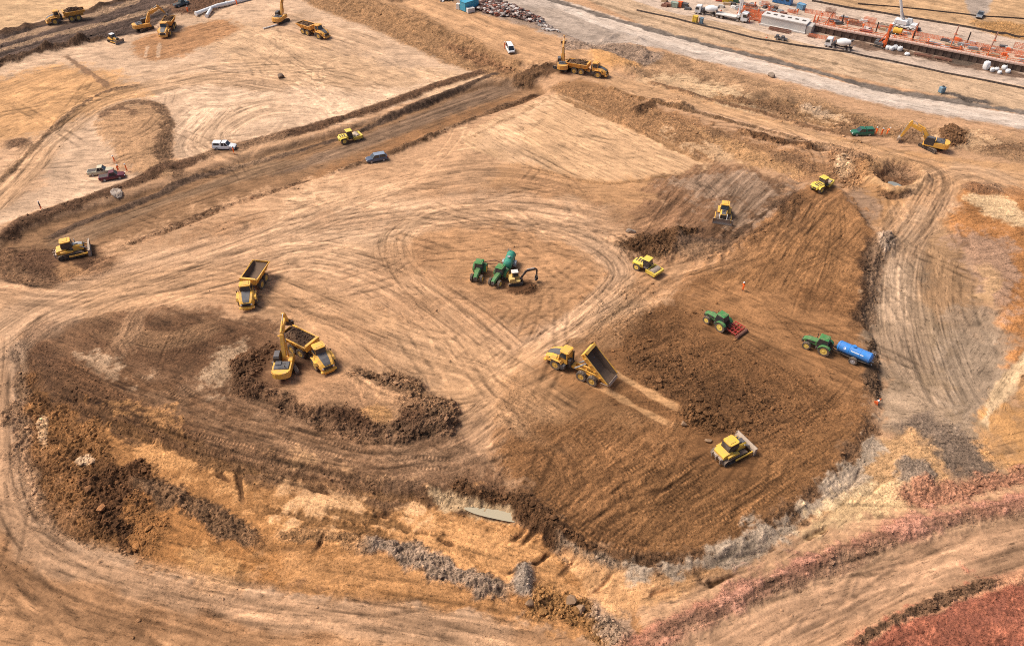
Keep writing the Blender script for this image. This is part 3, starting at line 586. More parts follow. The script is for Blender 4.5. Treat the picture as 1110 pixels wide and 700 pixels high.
SPOT = {}
def spots(lst):
    for key, px, py, hm, rad, dx, dy in lst:
        x, y, z = levelled(px, py, hm, rad); SPOT[key] = (x, y, z-(.07 if rad > 3.05 else .02), heading(px, py, dx, dy))     # wheels bed a little into the soil
spots([
 ('truck_loaded_far', 71, 18, 1.6, 6.5, -34, 6), ('truck_facing', 181, 29, 1.6, 6, -6, 9), ('truck_right', 340, 33, 1.5, 6, 26, 8),
 ('truck_empty', 271, 308, 1.7, 6.5, -13, 19.5), ('truck_filling', 339, 381, 1.5, 6.0, 22, 11), ('truck_tip', 627, 396, 1.3, 6.5, -115, -52),
 ('truck_mid', 637, 73, 1.6, 6.5, 38, 6.5),
 ('ex_near', 308, 393, 1.6, 3.6, 4, -16), ('ex_topleft', 156, 27, 1.5, 3.4, 30, -6), ('ex_up', 304, 19, 1.4, 3.4, 30, -22),
 ('ex_mid', 610, 70, 1.3, 3.4, 0.3, -10), ('ex_right', 1011, 155, 1.5, 3.6, -27, -6),
 ('dozer_left', 76, 270, 1.3, 3.6, 31, -7), ('dozer_near', 792, 486, 1.3, 3.8, 31, -16), ('dozer_field', 785, 229, 1.3, 3.6, -1.5, 10),
 ('dozer_small', 123, 42, 1.0, 2.6, 10, 2.5),
 ('roller_strip', 379, 148, 1.2, 3.2, 27, -6), ('roller_mid', 702, 288, 1.2, 3.2, 28, 12), ('roller_right', 892, 199, 1.2, 3.2, 18, -9),
 ('tractor_red', 779, 346, 1.3, 3, -72, -43), ('tractor_blue', 888, 372, 1.3, 3, -85, -32),
 ('tractor_a', 519, 293, 1.3, 2.7, -5, 12), ('tractor_b', 541, 298, 1.3, 2.7, -9, 11),
 ('tank_blue', 926, 383, 1.3, 3.2, -170, -72), ('tank_green', 552, 284, 1.3, 3, -5, 13), ('digger_small', 558, 302, 1.0, 2.2, 30, -3),
 ('harrow', 797, 356, .5, 1.6, -72, -43),
 ('car_dark', 408, 170, .8, 2.8, -22, 4), ('suv_white', 243, 157, .9, 3, 24, 0.6), ('pickup_beige', 108, 184, .9, 2.9, 24, -3),
 ('pickup_maroon', 121, 190, .8, 2.9, 24, -4), ('pickup_green', 935, 142, .9, 3, -24, 0.5), ('van_white', 553, 52, 1.0, 2.8, 4, 7),
 ('pickup_teal', 196, 3, .9, 3, 16, -5),
 ('mixer_a', 768, 10, 1.8, 5, -26, -4), ('mixer_b', 911, 46, 1.8, 5, -26, -5), ('pump_truck', 793, 17, 1.2, 5.5, 24, 4.5),
 ('crane', 981, 27, 1.2, 4, 14, 3), ('drill_rig', 954, 48, 0.8, 3, 10, 3), ('tractor_grey', 1063, 15, 1.0, 2.6, -4, 8),
])

# roughness of the earth itself
hgt += (CLN*0.8 + .7*N2 + .9*N5)*clod*(.3+.7*sstep(.06, .34, clod))*FINE**0.3 + N1*0.014 + N05*0.008
hgt = hgt.astype(f32)
# scrape marks everywhere, long thin streaks
scr = perlin(GX/11 + N12, GY/0.75 + 2.2*N12 + N40*6, 71) + .8*perlin(GX/6 + GY/9, GY/0.38 - GX/2.4 + 1.5*N12, 72)*np.clip(N40+.5, 0, 1)
colr *= np.clip(1 + .10*scr*np.clip(1-3*clod, .2, 1), .5, 1.5)[..., None]
blot = perlin(GX/3.3+N5, GY/2.6, 73)*np.clip(.4+N12, 0, 1)
colr *= np.clip(1 - .28*sstep(.15, .6, blot), .5, 1.2)[..., None]
# far dry crumbs: soil colour mottling at small scale
fine = 1 + (0.10*N05 + 0.09*N03 + 0.10*N1)*np.clip(.25+5*clod, 0, 1.1)
lump = clod*(0.5*ridge2 + 0.9*N05 + 0.9*N03 + .4*N1)
colr *= np.clip(fine + lump*0.55, .5, 1.6)[..., None]
fleck = sstep(.52, .75, N03*0.8 + N05*0.5)*sstep(.08, .3, clod)
colr = lerp(colr, colr*np.array([1.55, 1.5, 1.45], f32), (fleck*0.6)[..., None])
colr = np.clip(colr, 0.012, .9)
# overall grade of the soil colours: more contrast, more saturation, warm cast
lum = (colr*np.array([.3, .55, .15], f32)).sum(-1, keepdims=True)
colr = colr*(lum/.27)**.2
lum = (colr*np.array([.3, .55, .15], f32)).sum(-1, keepdims=True)
colr = (lum + (colr-lum)*1.2)*np.array([1.0, .895, .79], f32)
colr = np.clip(colr, 0.01, .88)

def grid_mesh(name, X, Y, Z, C, A=None, FL=None):
    nr, nc = X.shape
    v = np.stack([X, Y, Z], -1).reshape(-1, 3).astype(f32)
    idx = np.arange(nr*nc, dtype=np.int32).reshape(nr, nc)
    q = np.stack([idx[:-1, :-1], idx[:-1, 1:], idx[1:, 1:], idx[1:, :-1]], -1).reshape(-1)
    me = raw_mesh(name, v, q, 4, C.reshape(-1, 3), A=None if A is None else A.ravel())
    at = me.attributes.new('run', 'FLOAT_VECTOR', 'POINT')
    w = np.zeros((nr*nc, 3), f32); w[:, :2] = (FL if FL is not None else np.stack([X, Y], -1)).reshape(-1, 2); at.data.foreach_set('vector', w.ravel())
    return me
def raw_mesh(name, v, loops, n, C=None, smooth=True, A=None):
    me = bpy.data.meshes.new(name)
    me.vertices.add(len(v)); me.vertices.foreach_set('co', np.ascontiguousarray(v, f32).ravel())
    nf = len(loops)//n
    me.loops.add(len(loops)); me.loops.foreach_set('vertex_index', loops.astype(np.int32))
    me.polygons.add(nf); me.polygons.foreach_set('loop_start', np.arange(nf, dtype=np.int32)*n)
    me.polygons.foreach_set('use_smooth', np.full(nf, smooth, bool))
    me.update(calc_edges=True)
    if C is not None:
        at = me.color_attributes.new('soil', 'FLOAT_COLOR', 'POINT')
        c4 = np.full((len(v), 4), .12, f32); c4[:, :3] = C
        if A is not None: c4[:, 3] = A
        at.data.foreach_set('color', c4.ravel())
    return me

def soil_material():
    m = bpy.data.materials.new('soil'); m.use_nodes = True
    nt = m.node_tree; N = nt.nodes.new; L = nt.links.new
    b = nt.nodes['Principled BSDF']; b.inputs['Roughness'].default_value = .95
    b.inputs['Specular IOR Level'].default_value = .15
    at = N('ShaderNodeAttribute'); at.attribute_name = 'soil'
    tc = N('ShaderNodeTexCoord')
    n1 = N('ShaderNodeTexNoise'); n1.inputs['Scale'].default_value = 3.2; n1.inputs['Detail'].default_value = 6; n1.inputs['Roughness'].default_value = .68
    n2 = N('ShaderNodeTexNoise'); n2.inputs['Scale'].default_value = .35; n2.inputs['Detail'].default_value = 5
    for n in (n1, n2): L(tc.outputs['Object'], n.inputs['Vector'])
    n3 = N('ShaderNodeTexNoise'); n3.inputs['Scale'].default_value = 7.5; n3.inputs['Detail'].default_value = 4; n3.inputs['Roughness'].default_value = .6
    L(tc.outputs['Object'], n3.inputs['Vector'])
    def mrange(src, a, b_, lo, hi):
        r = N('ShaderNodeMapRange'); r.inputs[1].default_value = a; r.inputs[2].default_value = b_; r.inputs[3].default_value = lo; r.inputs[4].default_value = hi; L(src, r.inputs[0]); return r.outputs[0]
    def math_(op, a, b_):
        q = N('ShaderNodeMath'); q.operation = op
        for k, s in enumerate((a, b_)):
            if isinstance(s, float): q.inputs[k].default_value = s
            else: L(s, q.inputs[k])
        return q.outputs[0]
    rough_ = mrange(at.outputs['Alpha'], .03, .22, .45, 1.6)           # crumbly soil is more mottled than rolled soil
    g1 = math_('MULTIPLY', mrange(n1.outputs['Fac'], .28, .72, -.30, .30), rough_)
    g2 = math_('MULTIPLY', mrange(n3.outputs['Fac'], .36, .46, -.55, 0.0), rough_)   # shade of pits between crumbs, painted as dark specks
    g3 = math_('MULTIPLY', mrange(n3.outputs['Fac'], .58, .72, 0.0, .30), rough_)    # dry light crumbs
    ra = N('ShaderNodeAttribute'); ra.attribute_name = 'run'
    def streak(sx, sy, seed):
        mp = N('ShaderNodeMapping'); mp.inputs['Scale'].default_value = (sx, sy, 1); mp.inputs['Location'].default_value = (seed, seed*.7, seed*.3); L(ra.outputs['Vector'], mp.inputs['Vector'])
        q = N('ShaderNodeTexNoise'); q.inputs['Scale'].default_value = 1; q.inputs['Detail'].default_value = 3; q.inputs['Roughness'].default_value = .55; L(mp.outputs[0], q.inputs['Vector']); return q.outputs['Fac']
    s1, s2, s3 = streak(.24, 1.5, 3), streak(.8, 3.4, 11), streak(.05, .8, 23)
    k1 = mrange(s1, .55, .68, 0.0, -.34); k2 = mrange(s2, .60, .68, 0.0, -.42); k3 = mrange(s1, .45, .30, 0.0, .16); k4 = mrange(s3, .3, .7, .10, -.10)
    st = math_('ADD', math_('ADD', k1, k2), math_('ADD', k3, k4))
    sh = math_('ADD', s1, s2)
    g = math_('ADD', math_('ADD', g1, g2), math_('ADD', math_('ADD', g3, 1.06), st))
    mu_ = math_('MULTIPLY', math_('MAXIMUM', g, .25), mrange(n2.outputs['Fac'], .3, .7, .9, 1.1))
    vm = N('ShaderNodeVectorMath'); vm.operation = 'SCALE'; L(at.outputs['Color'], vm.inputs[0]); L(mu_, vm.inputs['Scale'])
    L(vm.outputs[0], b.inputs['Base Color'])
    bp = N('ShaderNodeBump'); bp.inputs['Strength'].default_value = .8; bp.inputs['Distance'].default_value = .2
    L(math_('ADD', math_('MULTIPLY', n1.outputs['Fac'], mrange(at.outputs['Alpha'], .03, .3, .25, 1.2)), math_('MULTIPLY', sh, -.2)), bp.inputs['Height']); L(bp.outputs[0], b.inputs['Normal'])
    return m
SOIL = soil_material()
# skirt: outside the surveyed ground the sheet runs on to the horizon
me = grid_mesh('ground', GX, GY, hgt, colr, np.clip(clod, 0, 1), flow); me.materials.append(SOIL)
ground = bpy.data.objects.new('ground', me); COL.objects.link(ground); ground['kind'] = 'structure'
def outer():
    """the plain beyond, one sheet, joined under the edge of the surveyed ground"""
    n = 90
    t = np.sign(np.linspace(-1, 1, n))*np.abs(np.linspace(-1, 1, n))**2.2*2500
    X, Y = np.meshgrid(t, t+150); 
    Z = np.where((Y > 20) & (Y < 350) & (np.abs(X) < HW0+HW1*np.abs(Y)+8), -6.0, -.25 + 0*X) 
    C = np.empty(X.shape+(3,), f32); C[:] = (.42,.30,.18)
    C *= (1 + .3*perlin(X/60, Y/60, 3))[..., None]
    m = grid_mesh('outer_ground', X, Y, Z, C); m.materials.append(SOIL)
    o = bpy.data.objects.new('outer_ground', m); COL.objects.link(o); o['kind'] = 'structure'
outer()

# ------------------------------------------------------------------ loose clods
def ico():
    bm = bmesh.new(); bmesh.ops.create_icosphere(bm, subdivisions=1, radius=1)
    v = np.array([q.co[:] for q in bm.verts], f32); f = np.array([[q.index for q in p.verts] for p in bm.faces], np.int32)
    bm.free(); return v, f
IV, IF = ico()
def clod_mesh(name, x, y, z, s, C, flat=.7, smooth=False):
    n = len(x); nv = len(IV)
    j = 1 + rng.normal(0, .22, (n, nv, 1)).astype(f32)
    sc = np.stack([s*rng.uniform(.7, 1.4, n), s*rng.uniform(.7, 1.4, n), s*flat*rng.uniform(.7, 1.2, n)], -1)[:, None, :]
    v = IV[None]*j*sc
    a = rng.uniform(0, 6.28, n); ca, sa = np.cos(a)[:, None], np.sin(a)[:, None]
    vx = v[..., 0]*ca - v[..., 1]*sa; vy = v[..., 0]*sa + v[..., 1]*ca
    V = np.stack([vx + x[:, None], vy + y[:, None], v[..., 2] + z[:, None]], -1).reshape(-1, 3)
    F = (IF[None] + (np.arange(n)*nv)[:, None, None]).reshape(-1)
    Cc = np.repeat(C, nv, 0)*(1 + rng.normal(0, .08, (n*nv, 1)))
    return raw_mesh(name, V, F, 3, np.clip(Cc, .01, .9), smooth)
def clods():
    cell = (hw/NC*2)[:, None]*np.gradient(ys)[:, None]
    w = (np.clip(dens, 0, 3)*cell*np.clip(1.6-GY/190, .25, 1.5) + 0.012*cell).ravel(); w = np.cumsum(w); 
    n = 60000
    k = np.searchsorted(w, rng.random(n)*w[-1]); k = np.minimum(k, GX.size-1)
    x = GX.ravel()[k] + rng.normal(0, .1, n); y = GY.ravel()[k] + rng.normal(0, .1, n); z = hgt.ravel()[k]
    s = np.clip(.05*rng.pareto(2.6, n) + .05, .05, .4)*np.clip(.55 + .5*dens.ravel()[k], .5, 1.25)
    C = colr.reshape(-1, 3)[k]*rng.uniform(.8, 1.35, (n, 1))
    m = clod_mesh('soil_clods', x, y, z + s*.15, s, C); m.materials.append(SOIL)
    o = bpy.data.objects.new('soil_clods', m); COL.objects.link(o)
    o['kind'] = 'stuff'; o['label'] = 'loose brown earth clods strewn over the banks and fills'; o['category'] = 'soil clods'
clods()
# ------------------------------------------------------------------ shape helpers
class MB:
    """collects shapes into one mesh; m picks the material slot"""
    def __init__(s): s.v = []; s.f = []; s.mi = []
    def add(s, v, f, m=0):
        o = len(s.v); s.v += [tuple(map(float, q)) for q in v]; s.f += [tuple(i+o for i in q) for q in f]; s.mi += [m]*len(f); return s
    def box(s, c, d, m=0, bev=0.0, ry=0.0, rz=0.0, rx=0.0):
        hx, hy, hz_ = d[0]/2, d[1]/2, d[2]/2
        M = Euler((rx, ry, rz)).to_matrix(); c = Vector(c)
        if bev <= 0:
            v = [Vector((x, y, z)) for x in (-hx, hx) for y in (-hy, hy) for z in (-hz_, hz_)]
            f = [(0,1,3,2), (4,6,7,5), (0,4,5,1), (2,3,7,6), (0,2,6,4), (1,5,7,3)]
        else:
            b = min(bev, hx*.9, hy*.9, hz_*.9); v = []; ix = {}
            for sx in (-1, 1):
                for sy in (-1, 1):
                    for sz in (-1, 1):
                        for ax in range(3):
                            p = [sx*hx, sy*hy, sz*hz_]; sg = (sx, sy, sz)
                            for k in range(3):
                                if k != ax: p[k] -= sg[k]*b
                            ix[(sx, sy, sz, ax)] = len(v); v.append(Vector(p))
            f = []
            for ax in range(3):
                a1, a2 = [k for k in range(3) if k != ax]
                for s0 in (-1, 1):
                    q = []
                    for s1, s2 in ((-1,-1), (1,-1), (1,1), (-1,1)):
                        k = [0,0,0]; k[ax] = s0; k[a1] = s1; k[a2] = s2; q.append(ix[(*k, ax)])
                    f.append(tuple(q))
                for s1 in (-1, 1):
                    for s2 in (-1, 1):
                        q = []
                        for s0, which in ((-1, a1), (-1, a2), (1, a2), (1, a1)):
                            k = [0,0,0]; k[ax] = s0; k[a1] = s1; k[a2] = s2; q.append(ix[(*k, which)])
                        f.append(tuple(q))
            for sx in (-1, 1):
                for sy in (-1, 1):
                    for sz in (-1, 1): f.append(tuple(ix[(sx, sy, sz, ax)] for ax in range(3)))
        return s.add([M @ q + c for q in v], f, m)
    def prism(s, prof, y0, y1, m=0, t0=1.0, t1=1.0):
        """side profile (x, z) pushed from y0 to y1"""
        n = len(prof)
        v = [(x, y0, z) for x, z in prof] + [(x, y1, z) for x, z in prof]
        f = [tuple(range(n)), tuple(range(2*n-1, n-1, -1))] + [(i, (i+1) % n, n+(i+1) % n, n+i) for i in range(n)]
        return s.add(v, f, m)
    def plan(s, prof, z0, z1, m=0):
        n = len(prof)
        v = [(x, y, z0) for x, y in prof] + [(x, y, z1) for x, y in prof]
        f = [tuple(range(n)), tuple(range(2*n-1, n-1, -1))] + [(i, (i+1) % n, n+(i+1) % n, n+i) for i in range(n)]
        return s.add(v, f, m)
    def loft(s, rings, m=0, caps=True, closed=True):
        n = len(rings[0]); v = [p for r in rings for p in r]; f = []
        for a in range(len(rings)-1):
            for i in range(n if closed else n-1):
                j = (i+1) % n; f.append((a*n+i, a*n+j, (a+1)*n+j, (a+1)*n+i))
        if caps: f += [tuple(range(n)), tuple(range(len(v)-1, len(v)-n-1, -1))]
        return s.add(v, f, m)
    def cyl(s, p0, p1, r0, r1=None, n=12, m=0, caps=True):
        p0, p1 = Vector(p0), Vector(p1); r1 = r0 if r1 is None else r1
        d = (p1-p0).normalized(); a = d.orthogonal().normalized(); b = d.cross(a)
        ring = lambda p, r: [p + (a*math.cos(t) + b*math.sin(t))*r for t in [6.28318*i/n for i in range(n)]]
        return s.loft([ring(p0, r0), ring(p1, r1)], m, caps)
    def tube(s, pts, r, n=6, m=0):
        for a, b in zip(pts[:-1], pts[1:]): s.cyl(a, b, r, r, n, m)
        return s
    def lathe(s, prof, c=(0,0,0), axis='y', n=20, m=0):
        """profile (r, t) spun round an axis through c"""
        rings = []
        for r, t in prof:
            ring = []
            for i in range(n):
                a = 6.28318*i/n; u, w = r*math.cos(a), r*math.sin(a)
                q = {'y': (u, t, w), 'x': (t, u, w), 'z': (u, w, t)}[axis]
                ring.append((c[0]+q[0], c[1]+q[1], c[2]+q[2]))
            rings.append(ring)
        return s.loft(rings, m, True)
    def move(s, M):
        s.v = [tuple(M @ Vector(q)) for q in s.v]; return s
    def build(s, name, mats, parent=None, label=None, smooth=False, loc=None):
        me = bpy.data.meshes.new(name); me.from_pydata(s.v, [], s.f)
        bm = bmesh.new(); bm.from_mesh(me); bmesh.ops.recalc_face_normals(bm, faces=bm.faces); bm.to_mesh(me); bm.free()
        if not isinstance(mats, (list, tuple)): mats = [mats]
        for q in mats: me.materials.append(q)
        me.polygons.foreach_set('material_index', s.mi)
        if smooth: 
            me.polygons.foreach_set('use_smooth', [True]*len(me.polygons))
            try: me.set_sharp_from_angle(angle=R(38))
            except Exception: pass
        o = bpy.data.objects.new(name, me); COL.objects.link(o)
        if parent is not None: o.parent = parent
        if loc is not None: o.location = loc
        if label: o['label'] = label
        return o

def thing(name, label, cat, loc=(0,0,0), rz=0.0, group=None):
    o = bpy.data.objects.new(name, None); COL.objects.link(o); o.empty_display_size = .5
    o.location = loc; o.rotation_euler = (0, 0, rz); o['label'] = label; o['category'] = cat
    if group: o['group'] = group
    return o
def tag(o, label, cat, group=None, kind=None):
    o['label'] = label; o['category'] = cat
    if group: o['group'] = group
    if kind: o['kind'] = kind
    return o
def copy_tree(o, parent=None):
    c = o.copy(); COL.objects.link(c)
    if parent is not None: c.parent = parent
    for ch in [q for q in o.children]: copy_tree(ch, c)
    return c
def again(src, label, loc, rz, group=None):
    c = copy_tree(src); c.location = loc; c.rotation_euler = (0, 0, rz); c['label'] = label
    if group: c['group'] = group
    return c

_mats = {}
def paint(name, col, rough=.45, dust=.25, metal=0.0, dustcol=(.36,.25,.165), scale=1.4, spec=.4):
    if name in _mats: return _mats[name]
    m = bpy.data.materials.new(name); m.use_nodes = True; nt = m.node_tree; N = nt.nodes.new; L = nt.links.new
    b = nt.nodes['Principled BSDF']; b.inputs['Metallic'].default_value = metal; b.inputs['Specular IOR Level'].default_value = spec
    tc = N('ShaderNodeTexCoord'); nz = N('ShaderNodeTexNoise'); nz.inputs['Scale'].default_value = scale; nz.inputs['Detail'].default_value = 6; nz.inputs['Roughness'].default_value = .7
    L(tc.outputs['Object'], nz.inputs['Vector'])
    mr = N('ShaderNodeMapRange'); mr.inputs[1].default_value = .4; mr.inputs[2].default_value = .72; mr.inputs[3].default_value = dust*.25; mr.inputs[4].default_value = dust*1.5
    L(nz.outputs['Fac'], mr.inputs[0])
    mx = N('ShaderNodeMix'); mx.data_type = 'RGBA'; L(mr.outputs[0], mx.inputs[0]); mx.inputs[6].default_value = (*col, 1); mx.inputs[7].default_value = (*dustcol, 1)
    L(mx.outputs[2], b.inputs['Base Color'])
    rr = N('ShaderNodeMapRange'); rr.inputs[3].default_value = rough; rr.inputs[4].default_value = .9; L(mr.outputs[0], rr.inputs[0]); L(rr.outputs[0], b.inputs['Roughness'])
    _mats[name] = m; return m
YEL = paint('yellow_paint', (.92,.47,.04), dust=.45); YEL2 = paint('orange_yellow_paint', (.84,.40,.05), dust=.45); LEM = paint('lemon_paint', (.82,.60,.06), dust=.4); PYEL = paint('faded_yellow_paint', (.72,.48,.14), dust=.35)
BLK = paint('black_steel', (.025,.025,.027), .6, .25); DGR = paint('dark_grey_panel', (.075,.08,.09), .45, .2); STL = paint('worn_steel', (.44,.35,.27), .5, .5, .3)
RUB = paint('dusty_rubber', (.06,.052,.045), .9, .45); TRK = paint('muddy_track', (.12,.09,.07), .8, .6); GLS = paint('dark_glass', (.02,.03,.04), .08, .05, 0, spec=.7)
MUD = paint('caked_soil', (.12,.07,.042), .95, .2, 0, (.2,.125,.075), spec=.1); RIMY = paint('yellow_rim', (.72,.42,.05), .6, .45); RIMT = paint('rim_yellow_bright', (.85,.60,.12), .6, .2)
GRN = paint('tractor_green', (.022,.21,.045), .5, .3); TEAL = paint('teal_paint', (.02,.26,.17), .4, .15); BLU = paint('blue_tank_paint', (.01,.23,.66), .4, .22)
REDP = paint('red_paint', (.46,.035,.03), .45, .2); WHT = paint('white_paint', (.78,.78,.76), .4, .12); WHD = paint('dusty_white', (.72,.69,.64), .6, .3)
SIL = paint('silver_paint', (.50,.51,.52), .35, .15, .4); NAVY = paint('dark_blue_paint', (.075,.10,.15), .25, .08); MAR = paint('maroon_paint', (.13,.018,.03), .3, .1)
CRM = paint('cream_paint', (.60,.53,.36), .4, .2); DKG = paint('dark_green_paint', (.012,.13,.075), .35, .1); ORG = paint('orange_paint', (.80,.13,.02), .5, .2)
GALV = paint('galvanised', (.42,.43,.43), .5, .25, .5); LAMP = paint('lamp_glass', (.75,.75,.72), .15, .05); TLAMP = paint('red_lens', (.4,.02,.02), .2, .05)
CYAN = paint('cyan_skip_paint', (.02,.33,.50), .5, .2); BLU2 = paint('site_blue_paint', (.03,.18,.42), .45, .15); CONC = paint('concrete', (.50,.46,.41), .9, .35, 0, (.40,.33,.27), .9); CONCP = paint('pale_concrete', (.62,.58,.53), .9, .3, 0, (.45,.38,.32), .7)
RUST = paint('rusty_steel', (.22,.08,.05), .8, .3); ORN = paint('orange_mesh', (.88,.24,.09), .8, .1); BAG = paint('white_bag_fabric', (.80,.80,.78), .8, .15); BLG = paint('blue_grey_plastic', (.13,.24,.31), .6, .2)
HVO = paint('hi_vis_orange', (.95,.17,.02), .8, .0); REFL = paint('reflective_tape', (.7,.7,.66), .4, .05); TIMB = paint('timber', (.42,.29,.17), .8, .3)

# ------------------------------------------------------------------ wheels
def wheel(parent, loc, r, w, rim, n=20, tread=14, side=1, rr=.56):
    key = (r, w, rim.name, side, rr)
    if key in wheel.cache:
        t, q = wheel.cache[key]
        o = t.copy(); COL.objects.link(o); o.parent = parent; o.location = loc
        p = q.copy(); COL.objects.link(p); p.parent = o
        return o
    b = MB(); h = w/2
    b.lathe([(r*rr,-h*.8), (r*.82,-h), (r*.95,-h*.9), (r*.97,-h*.5), (r*.97,h*.5), (r*.95,h*.9), (r*.82,h), (r*rr,h*.8)], n=n)
    for i in range(tread):
        a = 6.28318*i/tread
        for s_, da in ((-1, 0), (1, 3.14159/tread)):
            aa = a+da; c = Vector((math.cos(aa)*r*.965, s_*h*.48, math.sin(aa)*r*.965))
            b.box(c, (r*.09, h*.92, r*.13), ry=-aa, rz=0)
    o = b.build('wheel', RUB, parent, smooth=True, loc=loc)
    q = MB(); 
    q.lathe([(0.01, side*h*.98), (r*.2, side*h*.98), (r*.24, side*h*.84), (r*.46, side*h*.83), (r*(rr-.03), side*h*.9), (r*(rr+.02), side*h*.92), (r*(rr+.02), side*h*.7), (r*.1, side*h*.7)], n=n)
    p = q.build('rim', rim, o, smooth=True)
    wheel.cache[key] = (o, p); return o
wheel.cache = {}
def track(parent, y, x0, x1, r, w, mat=None, n=7):
    """a crawler track: belt with grousers, plus rollers inside"""
    pts = []
    for i in range(n+1):
        a = math.pi/2 + math.pi*i/n; pts.append((x0+r*math.cos(a), r+r*math.sin(a)))
    for i in range(n+1):
        a = -math.pi/2 + math.pi*i/n; pts.append((x1+r*math.cos(a), r+r*math.sin(a)))
    b = MB(); N = len(pts)
    cx = [(x, z) for x, z in pts]
    inn = []
    for i in range(N):
        x, z = pts[i]; mx = x0 if i <= n else x1
        inn.append((mx+(x-mx)*.86, r+(z-r)*.86))
    v = []
    for k in range(N): v += [(cx[k][0], y-w/2, cx[k][1]), (cx[k][0], y+w/2, cx[k][1]), (inn[k][0], y+w/2, inn[k][1]), (inn[k][0], y-w/2, inn[k][1])]
    f = []
    for k in range(N):
        a, c = k*4, ((k+1) % N)*4
        for i in range(4): f.append((a+i, a+(i+1) % 4, c+(i+1) % 4, c+i))
    b.add(v, f)
    # grousers
    per = []
    L = x1-x0; step = .22
    k = 0
    while k*step < L:
        x = x0+k*step; b.box((x, y, 2*r+.012), (.05, w*1.0, .05)); k += 1
    for i in range(1, n):
        for (mx, a) in ((x0, math.pi/2+math.pi*i/n), (x1, -math.pi/2+math.pi*i/n)):
            b.box((mx+(r+.012)*math.cos(a), y, r+(r+.012)*math.sin(a)), (.05, w, .05), ry=-a)
    o = b.build('track', mat or TRK, parent)
    q = MB(); q.prism([(x0, r*.45), (x1, r*.45), (x1+r*.3, r), (x1, r*1.5), (x0, r*1.5), (x0-r*.3, r)], y-w*.3, y+w*.3)
    k = x0
    while k <= x1+.01: q.cyl((k, y-w*.42, r*.42), (k, y+w*.42, r*.42), r*.28, n=8); k += max(.35, L/6)
    for x in (x0, x1): q.cyl((x, y-w*.4, r), (x, y+w*.4, r), r*.72, n=14)
    q.build('track_frame', BLK, o)
    return o
# ------------------------------------------------------------------ machines (x forward, z up, origin on the ground)
G_TRUCK = 'articulated dump trucks working the site'; G_EX = 'tracked excavators on the site'; G_DOZ = 'bulldozers on the site'; G_ROL = 'soil rollers on the site'; G_TRA = 'green farm tractors on the site'
def ring_shell(b, st, m=0, mi=1, th=.12):
    """open-topped hopper lofted through stations (x, half width top, half width floor, z floor, z top)"""
    rings = []
    for x, wt, wf, zf, zt in st:
        rings.append([(x,-wt,zt), (x,-wf,zf), (x,wf,zf), (x,wt,zt), (x,wt-th,zt), (x,wf-th*.8,zf+th), (x,-wf+th*.8,zf+th), (x,-wt+th,zt)])
    n = 8; v = [p for r in rings for p in r]
    for a in range(len(rings)-1):
        for i in range(n):
            j = (i+1) % n
            b.f.append(tuple(len(b.v)+k for k in (a*n+i, a*n+j, (a+1)*n+j, (a+1)*n+i))); b.mi.append(mi if i in (4, 5, 6) else m)
    o = len(b.v)
    for e in (0, (len(rings)-1)*n):
        for q in ((0,1,6,7), (1,2,5,6), (2,3,4,5)): b.f.append(tuple(o+e+k for k in q)); b.mi.append(m)
    b.v += [tuple(map(float, p)) for p in v]

def heap(name, parent, x0, x1, w, z, h, mat=None, seed=1, label=None):
    """a rough heap of earth with lumps"""
    r = random.Random(seed); nx, ny = 16, 12; v = []; f = []
    for i in range(nx):
        for j in range(ny):
            u, t = i/(nx-1)*2-1, j/(ny-1)*2-1
            k = max(0, 1-abs(u)**2.6)*max(0, 1-abs(t)**2.4)
            v.append((x0+(x1-x0)*(u+1)/2, w*t, z + h*k*(.75+.5*r.random()) + (r.random()-.5)*.1))
    for i in range(nx-1):
        for j in range(ny-1): f.append((i*ny+j, (i+1)*ny+j, (i+1)*ny+j+1, i*ny+j+1))
    b = MB().add(v, f)
    for _ in range(46):
        u, t = r.uniform(-.8, .8), r.uniform(-.8, .8); k = max(0, 1-abs(u)**2.6)*max(0, 1-abs(t)**2.4); s = r.uniform(.12, .34)
        b.box((x0+(x1-x0)*(u+1)/2, w*t, z+h*k*1.0), (s*1.3, s, s*.9), rx=r.random()*3, ry=r.random()*3, rz=r.random()*3, bev=s*.2)
    return b.build(name, mat or MUD, parent, label=label)

